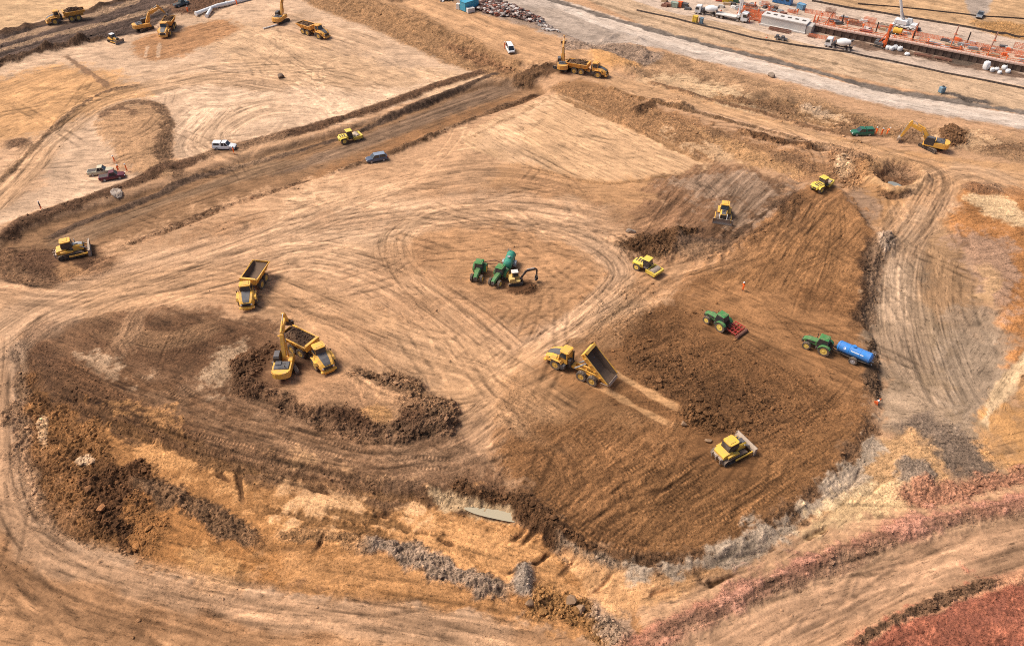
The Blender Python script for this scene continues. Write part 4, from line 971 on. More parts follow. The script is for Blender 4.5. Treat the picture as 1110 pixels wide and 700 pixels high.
def dump_truck(label, key, load=0.0, tip=0.0, bend=0.0, body=None, seed=0):
    body = body or YEL
    x, y, z, rz = SPOT[key]
    t = thing('dump_truck', label, 'dump truck', (x, y, z), rz, G_TRUCK)
    # ---- tractor unit turns about the hitch at x = 1.25
    F = Matrix.Translation((1.25, 0, 0)) @ Matrix.Rotation(bend, 4, 'Z') @ Matrix.Translation((-1.25, 0, 0))
    P = lambda q: tuple(F @ Vector(q))
    def fr(b, name, mats, **k): return b.move(F).build(name, mats, k.pop('parent', t), **k)
    b = MB(); b.box((3.3,0,1.0), (4.0,1.1,.55)); b.box((1.6,0,1.15), (1.3,1.3,.7)); b.box((3.4,0,.93), (.35,2.5,.35))
    fr(b, 'front_frame', BLK)
    # bonnet: drops and narrows towards the nose
    b = MB(); st = [(2.95,1.36,1.42,2.62,1.18), (4.3,1.33,1.15,2.42,1.12), (5.1,1.22,1.0,2.08,.98), (5.5,1.05,1.0,1.78,.86)]
    b.loft([[(X,-w,zb), (X,w,zb), (X,w,zt-.28), (X,w2,zt), (X,-w2,zt), (X,-w,zt-.28)] for X, w, zb, zt, w2 in st])
    hood = fr(b, 'hood', body)
    b = MB(); st = [(3.0,.74,2.625), (4.28,.68,2.425), (5.06,.58,2.10), (5.42,.5,1.87)]
    b.loft([[(X,-w,zt+.01), (X,w,zt+.01), (X,w,zt+.05), (X,-w,zt+.05)] for X, w, zt in st]); fr(b, 'hood_panel', DGR, parent=hood)
    for s in (-1, 1):
        b = MB()
        for k in range(3): b.prism([(4.1+.2*k,1.72), (4.25+.2*k,1.72), (4.35+.2*k,1.98), (4.2+.2*k,1.98)], s*1.3, s*1.345)
        b.box((4.2,s*1.315,1.68), (.95,.05,.06)); fr(b, 'decal', BLK, parent=hood)
    b = MB(); b.box((5.52,0,1.42), (.1,1.5,.62), bev=.04)
    for k in range(5): b.box((5.58,0,1.2+.11*k), (.04,1.3,.05))
    fr(b, 'grille', BLK, parent=hood)
    b = MB(); b.box((5.5,0,.82), (.55,2.6,.32), bev=.08); b.box((5.72,0,.62), (.2,1.6,.14)); fr(b, 'bumper', body)
    for s in (-1, 1):
        b = MB(); b.box((5.5,s*.86,1.45), (.14,.3,.3), bev=.04); fr(b, 'headlight', LAMP)
        b = MB(); b.prism([(2.2,1.75), (2.5,2.12), (4.25,2.12), (4.6,1.7), (4.5,1.62), (4.2,2.02), (2.55,2.02), (2.3,1.7)], s*1.02, s*1.72); fr(b, 'mudguard', body)
        b = MB(); b.tube([(2.9,s*.95,2.9), (3.1,s*1.55,2.75)], .025); b.box((3.1,s*1.55,2.7), (.06,.22,.42), bev=.02); fr(b, 'mirror', BLK)
        for k in range(3): pass
        b = MB(); b.box((2.15,s*1.25,1.15), (.95,.62,.75), bev=.08); b.box((2.2,s*1.58,.72), (.5,.06,.04)); b.box((2.2,s*1.58,1.12), (.5,.06,.04)); b.box((2.2,s*1.58,1.5), (.5,.06,.04)); fr(b, 'side_tank', DGR if s > 0 else BLK)
    # cab
    b = MB(); b.loft([[(X,-w,1.55), (X,w,1.55), (X,w*1.0,2.45), (X2,w*.9,3.4), (X2,-w*.9,3.4), (X,-w,2.45)] for X, X2, w in ((1.55,1.72,.88), (3.15,2.85,.86))]); b.v = [(q[0], q[1]*1.1, q[2]+(.18 if q[2] > 3 else .06 if q[2] > 2 else 0)) for q in b.v]; cab = fr(b, 'cab', body)
    b = MB(); b.plan([(1.5,-.8), (1.7,-.98), (2.8,-.98), (3.05,-.75), (3.05,.75), (2.8,.98), (1.7,.98), (1.5,.8)], 3.56, 3.72); b.box((2.2,0,3.74), (1.2,1.4,.1), bev=.05); fr(b, 'roof', body, parent=cab)
    b = MB(); b.add([(3.18,-.84,2.56), (3.18,.84,2.56), (2.91,.78,3.46), (2.91,-.78,3.46)], [(0,1,2,3)])
    v = b.v[:]; b.add([(q[0]-.03,q[1],q[2]) for q in v], [(3,2,1,0)]); b.f += [(0,1,5,4), (1,2,6,5), (2,3,7,6), (3,0,4,7)]; b.mi += [0]*4; fr(b, 'windscreen', GLS, parent=cab)
    for s in (-1, 1):
        b = MB(); q = [(1.75,s*.99,2.56), (3.02,s*.98,2.56), (2.78,s*.9,3.46), (1.82,s*.92,3.46)]; q2 = [(a, c+s*.02, d) for a, c, d in q]
        b.add(q+q2, [(0,1,2,3), (7,6,5,4), (0,1,5,4), (1,2,6,5), (2,3,7,6), (3,0,4,7)]); fr(b, 'side_window', GLS, parent=cab)
        b = MB(); b.tube([(3.2,s*1.2,2.65), (3.2,s*1.2,3.15), (2.0,s*1.2,3.0), (2.0,s*1.2,2.2)], .03); fr(b, 'handrail', BLK)
    b = MB(); b.cyl((1.35,-.72,1.4), (1.35,-.72,3.3), .12, n=10); fr(b, 'exhaust_stack', BLK)
    b = MB(); b.box((1.2,.5,2.15), (.55,.8,.9), bev=.06); fr(b, 'air_box', BLK)
    for s in (-1, 1): 
        w = wheel(t, P((3.4, s*1.28, .94)), .94, .74, RIMY, side=s); w.rotation_euler = (0, 0, bend)
    # ---- rear chassis
    b = MB(); 
    for s in (-1, 1): b.prism([(1.4,1.0), (1.4,1.4), (-1.0,1.55), (-5.0,1.55), (-5.2,1.2), (-1.0,1.05)], s*.42-.12, s*.42+.12)
    b.box((.9,0,1.15), (.9,1.0,.5)); b.box((-4.9,0,1.4), (.3,1.2,.3)); b.cyl((-1.35,-1.2,.94), (-1.35,1.2,.94), .2); b.cyl((-3.3,-1.2,.94), (-3.3,1.2,.94), .2)
    b.box((-2.3,.62,1.0), (2.2,.18,.3)); b.box((-2.3,-.62,1.0), (2.2,.18,.3)); b.build('rear_frame', body, t)
    for xx in (-1.35, -3.3):
        for s in (-1, 1): wheel(t, (xx, s*1.26, .9), .9, .7, RIMY, side=s)
    # ---- dump body
    T = Matrix.Translation((-4.5, 0, 1.75)) @ Matrix.Rotation(-tip, 4, 'Y') @ Matrix.Translation((4.5, 0, -1.75)) @ Matrix.Translation((-5.75,0,1.75)) @ Matrix.Diagonal((.89,.95,.92,1)) @ Matrix.Translation((5.75,0,-1.75))
    b = MB(); ring_shell(b, [(1.15,1.62,1.25,2.05,3.2), (.4,1.66,1.3,1.75,3.12), (-3.6,1.66,1.3,1.75,3.02), (-5.0,1.66,1.36,2.1,2.98), (-5.75,1.66,1.42,2.45,2.95)])
    b.box((1.12,0,2.72), (.14,3.2,1.2)); b.box((1.0,0,3.38), (.5,2.9,.1)); b.box((1.2,0,3.3), (.1,3.34,.2))
    for xx in (.2,-1.2,-2.6,-4.0):
        for s in (-1, 1): b.box((xx,s*1.56,2.45), (.16,.14,1.15), rx=-s*.29)
    for s in (-1, 1): b.box((-2.2,s*1.69,3.03), (6.6,.12,.16), bev=.03); b.box((-4.6,s*.42,1.72), (.6,.2,.5))
    bed = b.move(T).build('dump_body', [body, MUD if load else paint('scoured_body_floor', (.14,.09,.06), .8, .5, 0, (.2,.13,.085), spec=.15)], t)
    b = MB(); b.box((-5.78,0,2.72), (.1,2.7,.62), ry=.25, bev=.03)
    for s in (-1, 1): b.box((-5.1,s*1.74,3.0), (1.5,.08,.16), ry=-.12)
    if tip: b.v = [tuple(Matrix.Translation((-5.7,0,2.95)) @ Matrix.Rotation(.9, 4, 'Y') @ Matrix.Translation((5.7,0,-2.95)) @ Vector(q)) for q in b.v]
    b.move(T).build('tailgate', body if not tip else STL, bed)
    for s in (-1, 1):
        a = Vector((.2, s*.72, 1.35)); e = T @ Vector((-.9, s*.72, 1.9)); mid = a.lerp(e, .55)
        b = MB(); b.cyl(a, mid, .13, n=10); b.cyl(mid, e, .08, n=10); b.build('hoist_ram', DGR if not tip else GALV, t)
    if load: heap('earth_load', bed, -5.3, .25, 1.42, 2.68, load*1.1, seed=seed)
    return t

def plate(prof, y0, y1, b, m=0): b.prism(prof, y0, y1, m)
def beam(b, a, c, w, h0, h1, m=0):
    """tapered box beam in the x-z plane from a to c"""
    a, c = Vector((a[0], 0, a[1])), Vector((c[0], 0, c[1])); d = (c-a).normalized(); n = Vector((-d.z, 0, d.x))
    b.prism([((a+n*h0/2).x, (a+n*h0/2).z), ((c+n*h1/2).x, (c+n*h1/2).z), ((c-n*h1/2).x, (c-n*h1/2).z), ((a-n*h0/2).x, (a-n*h0/2).z)], -w/2, w/2, m)

def excavator(label, key, boom=(5.2, 5.0), elbow=(2.6, 4.6), tip=(6.8, 2.6), curl=0.5, swing=0.0, scale=1.0, load=False, cw=None, body=None):
    """boom = knuckle of the arm, elbow = crook of the boom, tip = bucket pin (x, z); tracks turned by swing"""
    body = body or YEL
    x, y, z, rz = SPOT[key]
    t = thing('excavator', label, 'excavator', (x, y, z), rz, G_EX)
    S = Matrix.Rotation(swing, 4, 'Z')
    for s in (-1, 1):
        o = track(t, s*1.25, -1.75, 1.75, .47, .62); o.rotation_euler = (0, 0, swing)
    b = MB(); b.box((0,0,.62), (1.9,1.9,.42), bev=.05); b.cyl((0,0,.8), (0,0,1.12), .78, n=18); b.move(S).build('undercarriage', BLK, t)
    b = MB(); b.plan([(-2.5,-1.45), (1.7,-1.45), (1.9,-1.2), (1.9,1.2), (1.7,1.45), (-2.5,1.45)], 1.1, 1.32)
    b.prism([(-2.6,1.3), (-.3,1.3), (-.3,2.0), (-.5,2.15), (-2.6,2.2)], -1.45, 1.45); b.box((.7,-1.08,1.72), (1.9,.72,.82), bev=.06); b.build('upper_body', body, t)
    b = MB(); pr = [(-2.45,-1.45), (-2.45,1.45), (-2.95,1.35), (-3.3,.8), (-3.4,0), (-3.3,-.8), (-2.95,-1.35)]; b.plan(pr, 1.15, 2.12); b.plan([(p[0]*.98-.02, p[1]*.93) for p in pr], 2.1, 2.26); b.build('counterweight', cw or body, t)
    b = MB(); b.box((-1.35,.0,2.27), (1.75,2.3,.16), bev=.05); b.box((-1.0,.55,2.42), (.9,.9,.16), bev=.04); b.cyl((-1.9,-.6,2.3), (-1.9,-.6,2.85), .09, n=10)
    for k in range(5): b.box((-2.0+.28*k,-.1,2.37), (.06,1.0,.05))
    b.build('engine_cover', DGR, t)
    b = MB(); b.prism([(-.35,1.3), (1.62,1.3), (1.78,1.75), (1.45,2.95), (1.2,3.02), (-.2,3.02), (-.35,2.9)], .52, 1.42); cab = b.build('cab', BLK, t)
    b = MB(); b.box((.52,.97,3.06), (1.5,.86,.1), bev=.03); b.build('roof', DGR, cab)
    b = MB(); b.add([(1.8,.58,1.8), (1.8,1.36,1.8), (1.49,1.36,2.9), (1.49,.58,2.9), (1.77,.58,1.8), (1.77,1.36,1.8), (1.46,1.36,2.9), (1.46,.58,2.9)], [(0,1,2,3), (7,6,5,4), (0,1,5,4), (1,2,6,5), (2,3,7,6), (3,0,4,7)]); b.build('windscreen', GLS, cab)
    b = MB(); b.prism([(-.15,1.95), (1.5,1.95), (1.3,2.85), (-.15,2.85)], 1.421, 1.45); b.build('side_window', GLS, cab)
    b = MB(); b.tube([(1.8,-1.35,1.3), (1.8,-1.35,2.3), (.2,-1.35,2.3)], .03); b.tube([(-.4,1.4,2.15), (-.4,1.4,2.6), (-2.3,1.4,2.6), (-2.3,1.4,2.2)], .025); b.build('handrail', BLK, t)
    # working arm, built in the x-z plane
    root = (.75, 1.85)
    b = MB(); beam(b, root, elbow, .54, .6, .98); beam(b, elbow, boom, .52, .98, .5); b.cyl((elbow[0],-.24,elbow[1]), (elbow[0],.24,elbow[1]), .4, n=12); b.build('boom', body, t)
    d = Vector((tip[0]-boom[0], tip[1]-boom[1])); d.normalize(); back = (boom[0]-d.x*.9, boom[1]-d.y*.9)
    b = MB(); beam(b, back, boom, .44, .36, .75); beam(b, boom, tip, .44, .75, .38); arm = b.build('arm', body, t)
    for s in (-1, 1):
        a = Vector((1.5, s*.42, 1.5)); e = Vector((elbow[0]*.92+boom[0]*.08, s*.34, elbow[1]*.9+boom[1]*.1-.15)); mid = a.lerp(e, .6)
        b = MB(); b.cyl(a, mid, .12, n=10); b.cyl(mid, e, .07, n=8, m=1); b.build('boom_ram', [body, GALV], t)
    n = Vector((elbow[0]-boom[0], elbow[1]-boom[1])).normalized(); up_ = Vector((-n.y, n.x)); 
    if up_.y < 0: up_ = -up_
    a = Vector((elbow[0]+up_.x*.55, 0, elbow[1]+up_.y*.55)); e = Vector((back[0], 0, back[1])); mid = a.lerp(e, .6)
    b = MB(); b.cyl(a, mid, .13, n=10); b.cyl(mid, e, .07, n=8, m=1); b.build('arm_ram', [body, GALV], t)
    # bucket
    r = .78; ang = math.atan2(d.y, d.x)
    pr = []; 
    for k in range(8):
        q = curl + math.pi*.95*k/7 - math.pi*.15
        pr.append((r*.62*math.cos(q)+.1, r*.72*math.sin(q)-.55))
    b = MB(); inner = [(p[0]*.86+.01, p[1]*.86-.07) for p in pr]; full = pr + inner[::-1]
    b.prism(full, -.78, .78); b.prism(pr, -.8, -.74); b.prism(pr, .74, .8)
    for k in range(5): b.box((pr[0][0], -.64+.32*k, pr[0][1]), (.22,.1,.12))
    b.v = [(q[0]+tip[0], q[1], q[2]+tip[1]) for q in b.v]; bk = b.build('bucket', STL if not load else BLK, t)
    a = Vector((boom[0]*.55+tip[0]*.45+.0, 0, boom[1]*.55+tip[1]*.45)) + Vector((-d.y, 0, d.x))*(.45 if -d.y > 0 else -.45)
    b = MB(); b.cyl((boom[0]-d.y*.4*(1 if -d.y>0 else -1), 0, boom[1]+d.x*.4*(1 if -d.y>0 else -1)), (tip[0]*.85+boom[0]*.15 - d.y*.35*(1 if -d.y>0 else -1), 0, tip[1]*.85+boom[1]*.15 + d.x*.35*(1 if -d.y>0 else -1)), .08, n=8); b.build('bucket_ram', GALV, t)
    if load: heap('earth_load', bk, tip[0]-.55, tip[0]+.65, .7, tip[1]-.45, .55, seed=4)
    if scale != 1: t.scale = (scale,)*3
    return t

def bulldozer(label, key, body=None, roofm=None, scale=1.0, panel=None, cat='bulldozer', grp=G_DOZ):
    body = body or YEL; x, y, z, rz = SPOT[key]
    t = thing('bulldozer', label, cat, (x, y, z), rz, grp)
    for s in (-1, 1): track(t, s*1.12, -1.65, 1.55, .5, .62)
    b = MB(); b.box((0,0,.72), (3.4,1.6,.6)); b.build('main_frame', BLK, t)
    b = MB(); b.loft([[(X,-w,.95), (X,w,.95), (X,w,zt-.15), (X,w-.15,zt), (X,-w+.15,zt), (X,-w,zt-.15)] for X, w, zt in ((.55,.72,2.05), (1.6,.68,1.98), (2.15,.62,1.82))])
    b.prism([(-2.1,1.0), (-.5,1.0), (-.5,1.75), (-1.0,1.82), (-2.0,1.7), (-2.15,1.5)], -.95, .95); b.build('body', body, t)
    b = MB(); b.loft([[(X,-.42,zt+.01), (X,.42,zt+.01), (X,.42,zt+.06), (X,-.42,zt+.06)] for X, zt in ((.65,2.04), (1.6,1.97), (2.1,1.84))]); b.cyl((1.1,.25,2.0), (1.1,.25,2.75), .08, n=10); b.box((1.2,-.2,2.15), (.5,.35,.2), bev=.05); b.build('hood_panel', panel or DGR, t)
    b = MB(); b.box((2.2,0,1.35), (.08,1.1,.75))
    for k in range(6): b.box((2.26,0,1.06+.12*k), (.05,1.0,.05))
    b.build('grille', BLK, t)
    b = MB(); b.prism([(-1.15,1.75), (.5,1.75), (.68,2.1), (.4,2.95), (-1.0,2.95), (-1.2,2.3)], -.76, .76); cab = b.build('cab', BLK, t)
    b = MB(); b.plan([(-1.15,-.55), (-.95,-.8), (.35,-.8), (.55,-.6), (.55,.6), (.35,.8), (-.95,.8), (-1.15,.55)], 2.94, 3.1); b.box((-.4,0,3.12), (1.1,1.0,.1), bev=.05); b.build('roof', roofm or body, cab)
    b = MB(); b.add([(.7,-.66,2.1), (.7,.66,2.1), (.44,.62,2.88), (.44,-.62,2.88), (.67,-.66,2.1), (.67,.66,2.1), (.41,.62,2.88), (.41,-.62,2.88)], [(0,1,2,3), (7,6,5,4), (0,1,5,4), (1,2,6,5), (2,3,7,6), (3,0,4,7)]); b.build('windscreen', GLS, cab)
    for s in (-1, 1):
        b = MB(); b.prism([(-1.0,2.15), (.5,2.15), (.32,2.85), (-.95,2.85)], s*.762, s*.79); b.build('side_window', GLS, cab)
        b = MB(); b.box((1.2,s*1.56,.62), (3.1,.18,.3), bev=.04); b.build('push_arm', body, t)
        a, e = Vector((1.7,s*.72,1.75)), Vector((2.75,s*.72,1.05)); b = MB(); b.cyl(a, a.lerp(e,.6), .1, n=10); b.cyl(a.lerp(e,.6), e, .06, n=8); b.build('lift_ram', GALV, t)
        b = MB(); b.prism([(-1.5,1.55), (-.3,1.55), (.5,1.3), (.5,1.16), (-1.5,1.16)], s*.8, s*1.3); b.build('fender', body, t)
    b = MB(); n = 9; pr = []
    for k in range(n):
        u = k/(n-1); zz = .05+1.3*u; pr.append((2.95-.32*math.sin(u*math.pi)*1.0 + .18*u, zz))
    b.prism(pr + [(p[0]-.1, p[1]) for p in pr[::-1]], -1.85, 1.85); b.box((3.0,0,.1), (.12,3.7,.14))
    for s in (-1, 1): b.prism([(2.55,.05), (3.02,.05), (3.14,1.35), (2.75,1.3)], s*1.84, s*1.92)
    b.box((2.72,0,.7), (.12,2.8,.5)); b.build('blade', STL, t)
    b = MB(); b.box((-2.25,0,1.0), (.3,1.9,.4), bev=.05); b.box((-2.5,0,1.2), (.5,.2,.2))
    for yy in (-.8,0,.8): b.prism([(-2.65,1.3), (-2.4,1.3), (-2.42,.5), (-2.25,.25), (-2.55,.4)], yy-.06, yy+.06)
    b.build('ripper', STL, t)
    if scale != 1: t.scale = (scale,)*3
    return t

def roller(label, key, steer=0.0, body=None):
    body = body or LEM; x, y, z, rz = SPOT[key]
    t = thing('soil_roller', label, 'roller', (x, y, z), rz, G_ROL)
    F = Matrix.Translation((.35,0,0)) @ Matrix.Rotation(steer, 4, 'Z') @ Matrix.Translation((-.35,0,0))
    b = MB(); b.lathe([(.02,-1.05), (.7,-1.05), (.78,-1.02), (.78,1.02), (.7,1.05), (.02,1.05)], (1.75,0,.78), n=28); b.move(F).build('drum', STL, t, smooth=True)
    b = MB(); b.prism([(.5,.6), (2.6,.6), (2.75,.8), (2.75,1.15), (2.5,1.3), (.5,1.3)], -1.32, -1.14); b.prism([(.5,.6), (2.6,.6), (2.75,.8), (2.75,1.15), (2.5,1.3), (.5,1.3)], 1.14, 1.32)
    b.box((2.72,0,1.1), (.4,2.64,.5), bev=.08); b.box((.68,0,.95), (.4,2.64,.6), bev=.05); b.move(F).build('drum_frame', body, t)
    b = MB(); b.box((.1,0,.85), (1.0,.8,.5)); b.cyl((-1.7,-.95,.76), (-1.7,.95,.76), .2); b.build('rear_frame', BLK, t)
    b = MB(); b.loft([[(X,-w,zb), (X,w,zb), (X,w,zt-.2), (X,w-.2,zt), (X,-w+.2,zt), (X,-w,zt-.2)] for X, w, zb, zt in ((-.55,.88,.9,1.85), (-2.2,.85,.9,1.75), (-2.85,.72,.95,1.45))]); hd = b.build('engine_hood', body, t)
    b = MB()
    for k in range(3): b.box((-1.25-.5*k,0,1.835-.05*k), (.26,1.0,.05), ry=-.06)
    b.box((-2.83,0,1.2), (.08,.9,.3)); b.build('grille', BLK, hd)
    for s in (-1, 1):
        wheel(t, (-1.7, s*.98, .76), .76, .56, RIMT, side=s)
        b = MB(); b.prism([(-2.6,1.2), (-2.3,1.62), (-1.1,1.62), (-.8,1.25), (-.9,1.2), (-1.15,1.52), (-2.25,1.52), (-2.5,1.2)], s*.7, s*1.24); b.build('mudguard', body, t)
    b = MB(); b.prism([(-.75,1.3), (.55,1.3), (.62,1.7), (.4,2.75), (-.65,2.75)], -.74, .74); cab = b.build('cab', BLK, t)
    b = MB(); b.box((-.12,0,2.82), (1.5,1.66,.14), bev=.06); b.build('roof', body, cab)
    b = MB(); b.add([(.64,-.66,1.72), (.64,.66,1.72), (.44,.64,2.68), (.44,-.64,2.68), (.6,-.66,1.72), (.6,.66,1.72), (.4,.64,2.68), (.4,-.64,2.68)], [(0,1,2,3), (7,6,5,4), (0,1,5,4), (1,2,6,5), (2,3,7,6), (3,0,4,7)]); b.build('windscreen', GLS, cab)
    for s in (-1, 1):
        b = MB(); b.prism([(-.6,1.75), (.48,1.75), (.34,2.66), (-.55,2.66)], s*.741, s*.76); b.build('side_window', GLS, cab)
        b = MB(); b.box((.15,s*.98,1.32), (.9,.4,.1)); b.build('step', BLK, t)
    return t

def tractor(label, key, dark=False, steer=0.0):
    x, y, z, rz = SPOT[key]; t = thing('farm_tractor', label, 'tractor', (x, y, z), rz, G_TRA)
    for s in (-1, 1): wheel(t, (-1.15, s*.95, .95), .95, .58, RIMT, side=s, tread=16, rr=.6)
    for s in (-1, 1):
        w = wheel(t, (1.65, s*.92, .7), .7, .46, RIMT, side=s, tread=14, rr=.58); w.rotation_euler = (0, 0, steer)
    b = MB(); b.box((.5,0,.85), (3.3,.6,.5), bev=.05); b.cyl((-1.15,-.9,.95), (-1.15,.9,.95), .2); b.cyl((1.65,-.85,.7), (1.65,.85,.7), .14); b.box((2.55,0,.95), (.4,.7,.5), bev=.05); b.build('chassis', BLK, t)
    b = MB(); b.loft([[(X,-w,zb), (X,w,zb), (X,w,zt-.2), (X,w-.16,zt), (X,-w+.16,zt), (X,-w,zt-.2)] for X, w, zb, zt in ((.15,.5,1.05,2.0), (1.5,.46,1.1,1.92), (2.3,.4,1.15,1.72), (2.62,.34,1.2,1.5))]); hd = b.build('hood', GRN, t)
    b = MB(); b.box((2.62,0,1.35), (.08,.5,.42)); b.build('grille', BLK, hd)
    for s in (-1, 1): b = MB(); b.box((1.3,s*.475,1.45), (1.4,.03,.4)); b.build('side_vent', BLK, hd)
    for s in (-1, 1): b = MB(); b.box((2.63,s*.2,1.42), (.06,.14,.12)); b.build('headlight', LAMP, t)
    b = MB(); b.cyl((.6,-.55,1.5), (.6,-.55,2.85), .06, n=10); b.build('exhaust_stack', BLK, t)
    b = MB(); b.prism([(-1.35,1.25), (.2,1.25), (.3,1.7), (.05,2.75), (-1.25,2.75), (-1.5,1.9)], -.76, .76); cab = b.build('cab', BLK, t)
    b = MB(); b.box((-.6,0,2.84), (1.6,1.5,.2), bev=.09); b.box((-.6,0,2.95), (1.1,.9,.06), bev=.02); b.build('roof', GRN, cab)
    b = MB(); b.add([(.33,-.66,1.75), (.33,.66,1.75), (.1,.64,2.68), (.1,-.64,2.68), (.29,-.66,1.75), (.29,.66,1.75), (.06,.64,2.68), (.06,-.64,2.68)], [(0,1,2,3), (7,6,5,4), (0,1,5,4), (1,2,6,5), (2,3,7,6), (3,0,4,7)]); b.build('windscreen', GLS, cab)
    for s in (-1, 1):
        b = MB(); b.prism([(-1.3,1.75), (.18,1.75), (-.02,2.66), (-1.18,2.66)], s*.761, s*.78); b.build('side_window', GLS, cab)
        pr = []; 
        for k in range(8):
            a = math.pi*(.02+.8*k/7); pr.append((-1.15+1.06*math.cos(a), .95+1.06*math.sin(a)))
        b = MB(); b.prism(pr+[((p[0]+1.15)*.94-1.15, (p[1]-.95)*.94+.95) for p in pr[::-1]], s*.66, s*1.26); b.build('mudguard', GRN, t)
        b = MB(); b.box((-.1,s*.72,.9), (.8,.4,.5), bev=.06); b.build('step', BLK if s > 0 else GRN, t)
    b = MB()
    for s in (-1, 1): b.cyl((-1.7,s*.4,.75), (-2.45,s*.42,.55), .05, n=8); b.cyl((-1.6,s*.35,1.3), (-2.2,s*.42,.65), .04, n=8)
    b.cyl((-1.6,0,1.25), (-2.35,0,1.0), .04, n=8); b.build('linkage', BLK, t)
    return t

def tanker(label, key, mat, L=4.6, r=.86, name='slurry_tanker', guards=False, stripe=False, grp='tanker trailers on the site'):
    x, y, z, rz = SPOT[key]; t = thing(name, label, 'tanker trailer', (x, y, z), rz, grp)
    zc = 1.75
    b = MB(); b.lathe([(.02,-L/2-.28), (r*.5,-L/2-.22), (r*.85,-L/2-.08), (r,-L/2+.08), (r,L/2-.08), (r*.85,L/2+.08), (r*.5,L/2+.22), (.02,L/2+.28)], (0,0,zc), 'x', n=28); tank = b.build('tank', mat, t, smooth=True)
    b = MB(); 
    for xx in (-L/2+.15, -L*.17, L*.17, L/2-.15): b.lathe([(r+.005,xx-.05), (r+.035,xx-.04), (r+.035,xx+.04), (r+.005,xx+.05)], (0,0,zc), 'x', n=28)
    b.build('tank_band', mat, tank, smooth=True)
    b = MB(); b.cyl((.3,0,zc+r-.04), (.3,0,zc+r+.16), .26, n=16); b.cyl((.3,0,zc+r+.16), (.3,0,zc+r+.2), .3, n=16); b.build('hatch', mat if not guards else GALV, tank)
    if stripe:
        for s in (-1, 1):
            b = MB(); q = []
            for (u, w) in ((-1.5,.42), (.5,.42), (.5,.58), (-1.5,.58)): a = w; q.append((u, s*(r+.012)*math.cos(a), zc+(r+.012)*math.sin(a)))
            q2 = [(p[0], p[1]*.99, p[2]-.008) for p in q]; b.add(q+q2, [(0,1,2,3), (7,6,5,4), (0,1,5,4), (1,2,6,5), (2,3,7,6), (3,0,4,7)]); b.build('lettering_strip', WHT, tank)
            b = MB(); q = [Vector((1.5+.2*math.cos(a), s*(r+.012)*math.cos(.5+.24*math.sin(a)), zc+(r+.012)*math.sin(.5+.24*math.sin(a)))) for a in [6.283*k/14 for k in range(14)]]
            b.add(q+[p*1.0-Vector((0,s*.012,0)) for p in q], [tuple(range(14)), tuple(range(27,13,-1))]+[(i,(i+1)%14,14+(i+1)%14,14+i) for i in range(14)]); b.build('badge', WHT, tank)
    b = MB(); 
    for s in (-1, 1): b.box((0,s*.45,.86), (L+.3,.12,.2)); b.box((L/2+.9,s*.24,.78), (1.9,.1,.14), rz=-s*.2)
    b.cyl((-.35,-1.0,.68), (-.35,1.0,.68), .1); b.box((L/2+1.75,0,.72), (.3,.14,.12)); b.box((L/2+.6,0,.45), (.1,.1,.8))
    for xx in (-L*.3, L*.3): b.box((xx,0,1.0), (.14,1.2,.3))
    b.build('chassis', DGR if not guards else GALV, t)
    for s in (-1, 1):
        wheel(t, (-.35, s*1.05, .68), .68, .5, GALV if guards else RIMG, side=s, tread=14)
        if guards:
            pr = [(-.35+.82*math.cos(a), .68+.82*math.sin(a)) for a in [math.pi*k/7 for k in range(8)]]
            b = MB(); b.prism(pr+[((p[0]+.35)*.95-.35, (p[1]-.68)*.95+.68) for p in pr[::-1]], s*.8, s*1.34); b.build('mudguard', GALV, t)
    b = MB()
    for s in (-1, 1): b.tube([(-L/2-.34,s*.22-.45,.9), (-L/2-.34,s*.22-.45,zc+r+.1), (-L/2+.3,s*.22-.45,zc+r+.1)], .03)
    for k in range(6): b.box((-L/2-.34,-.45,1.0+.28*k), (.05,.46,.05))
    b.build('ladder', GALV, t)
    b = MB(); b.tube([(-L*.45,r*.82,zc-.75), (-L*.2,r*.92,zc-.85), (L*.2,r*.92,zc-.82), (L*.42,r*.8,zc-.7)], .07, 8); b.build('hose', BLK, t)
    b = MB(); b.cyl((L/2+.3,0,1.0), (L/2+.3,0,1.5), .22, n=12); b.cyl((L/2+.3,.1,1.3), (L/2+1.0,.1,1.05), .05, n=8); b.build('vacuum_pump', GALV if guards else DGR, t)
    b = MB(); b.cyl((-L/2-.2,0,1.2), (-L/2-.55,0,1.2), .12, n=10); b.cyl((-L/2-.3,.3,1.0), (-L/2-.5,.3,.7), .07, n=8); b.build('outlet_pipe', GALV, t)
    return t
RIMG = paint('grey_rim', (.45,.45,.45), .5, .3, .3)

def harrow(label, key):
    x, y, z, rz = SPOT[key]; t = thing('tine_harrow', label, 'harrow', (x, y, z), rz)
    b = MB()
    for xx in (-.9,-.3,.3,.9): b.box((xx,0,.62), (.12,2.9,.12))
    for yy in (-1.35,-.5,.5,1.35): b.box((0,yy,.7), (2.1,.12,.12))
    b.build('frame', REDP, t)
    b = MB(); 
    for s in (-1, 1): b.tube([(1.0,s*.45,.7), (1.05,s*.25,1.3), (-.2,s*.4,.8)], .05)
    b.build('headstock', REDP, t)
    for i, xx in enumerate((-.9,-.3,.3,.9)):
        for k in range(5):
            yy = -1.2+.55*k+.12*(i % 2); b = MB(); b.prism([(xx-.05,.58), (xx+.06,.58), (xx-.05,.3), (xx+.22,-.05), (xx+.1,-.06), (xx-.18,.3)], yy-.04, yy+.04); b.build('tine', REDP, t)
    b = MB(); b.lathe([(.02,-1.5), (.26,-1.5), (.26,1.5), (.02,1.5)], (-1.35,0,.26), n=14)
    for k in range(12): a = 6.283*k/12; b.box((-1.35+.27*math.cos(a),0,.26+.27*math.sin(a)), (.05,3.0,.05), ry=-a)
    b.build('crumbler_roller', RUST, t)
    return t

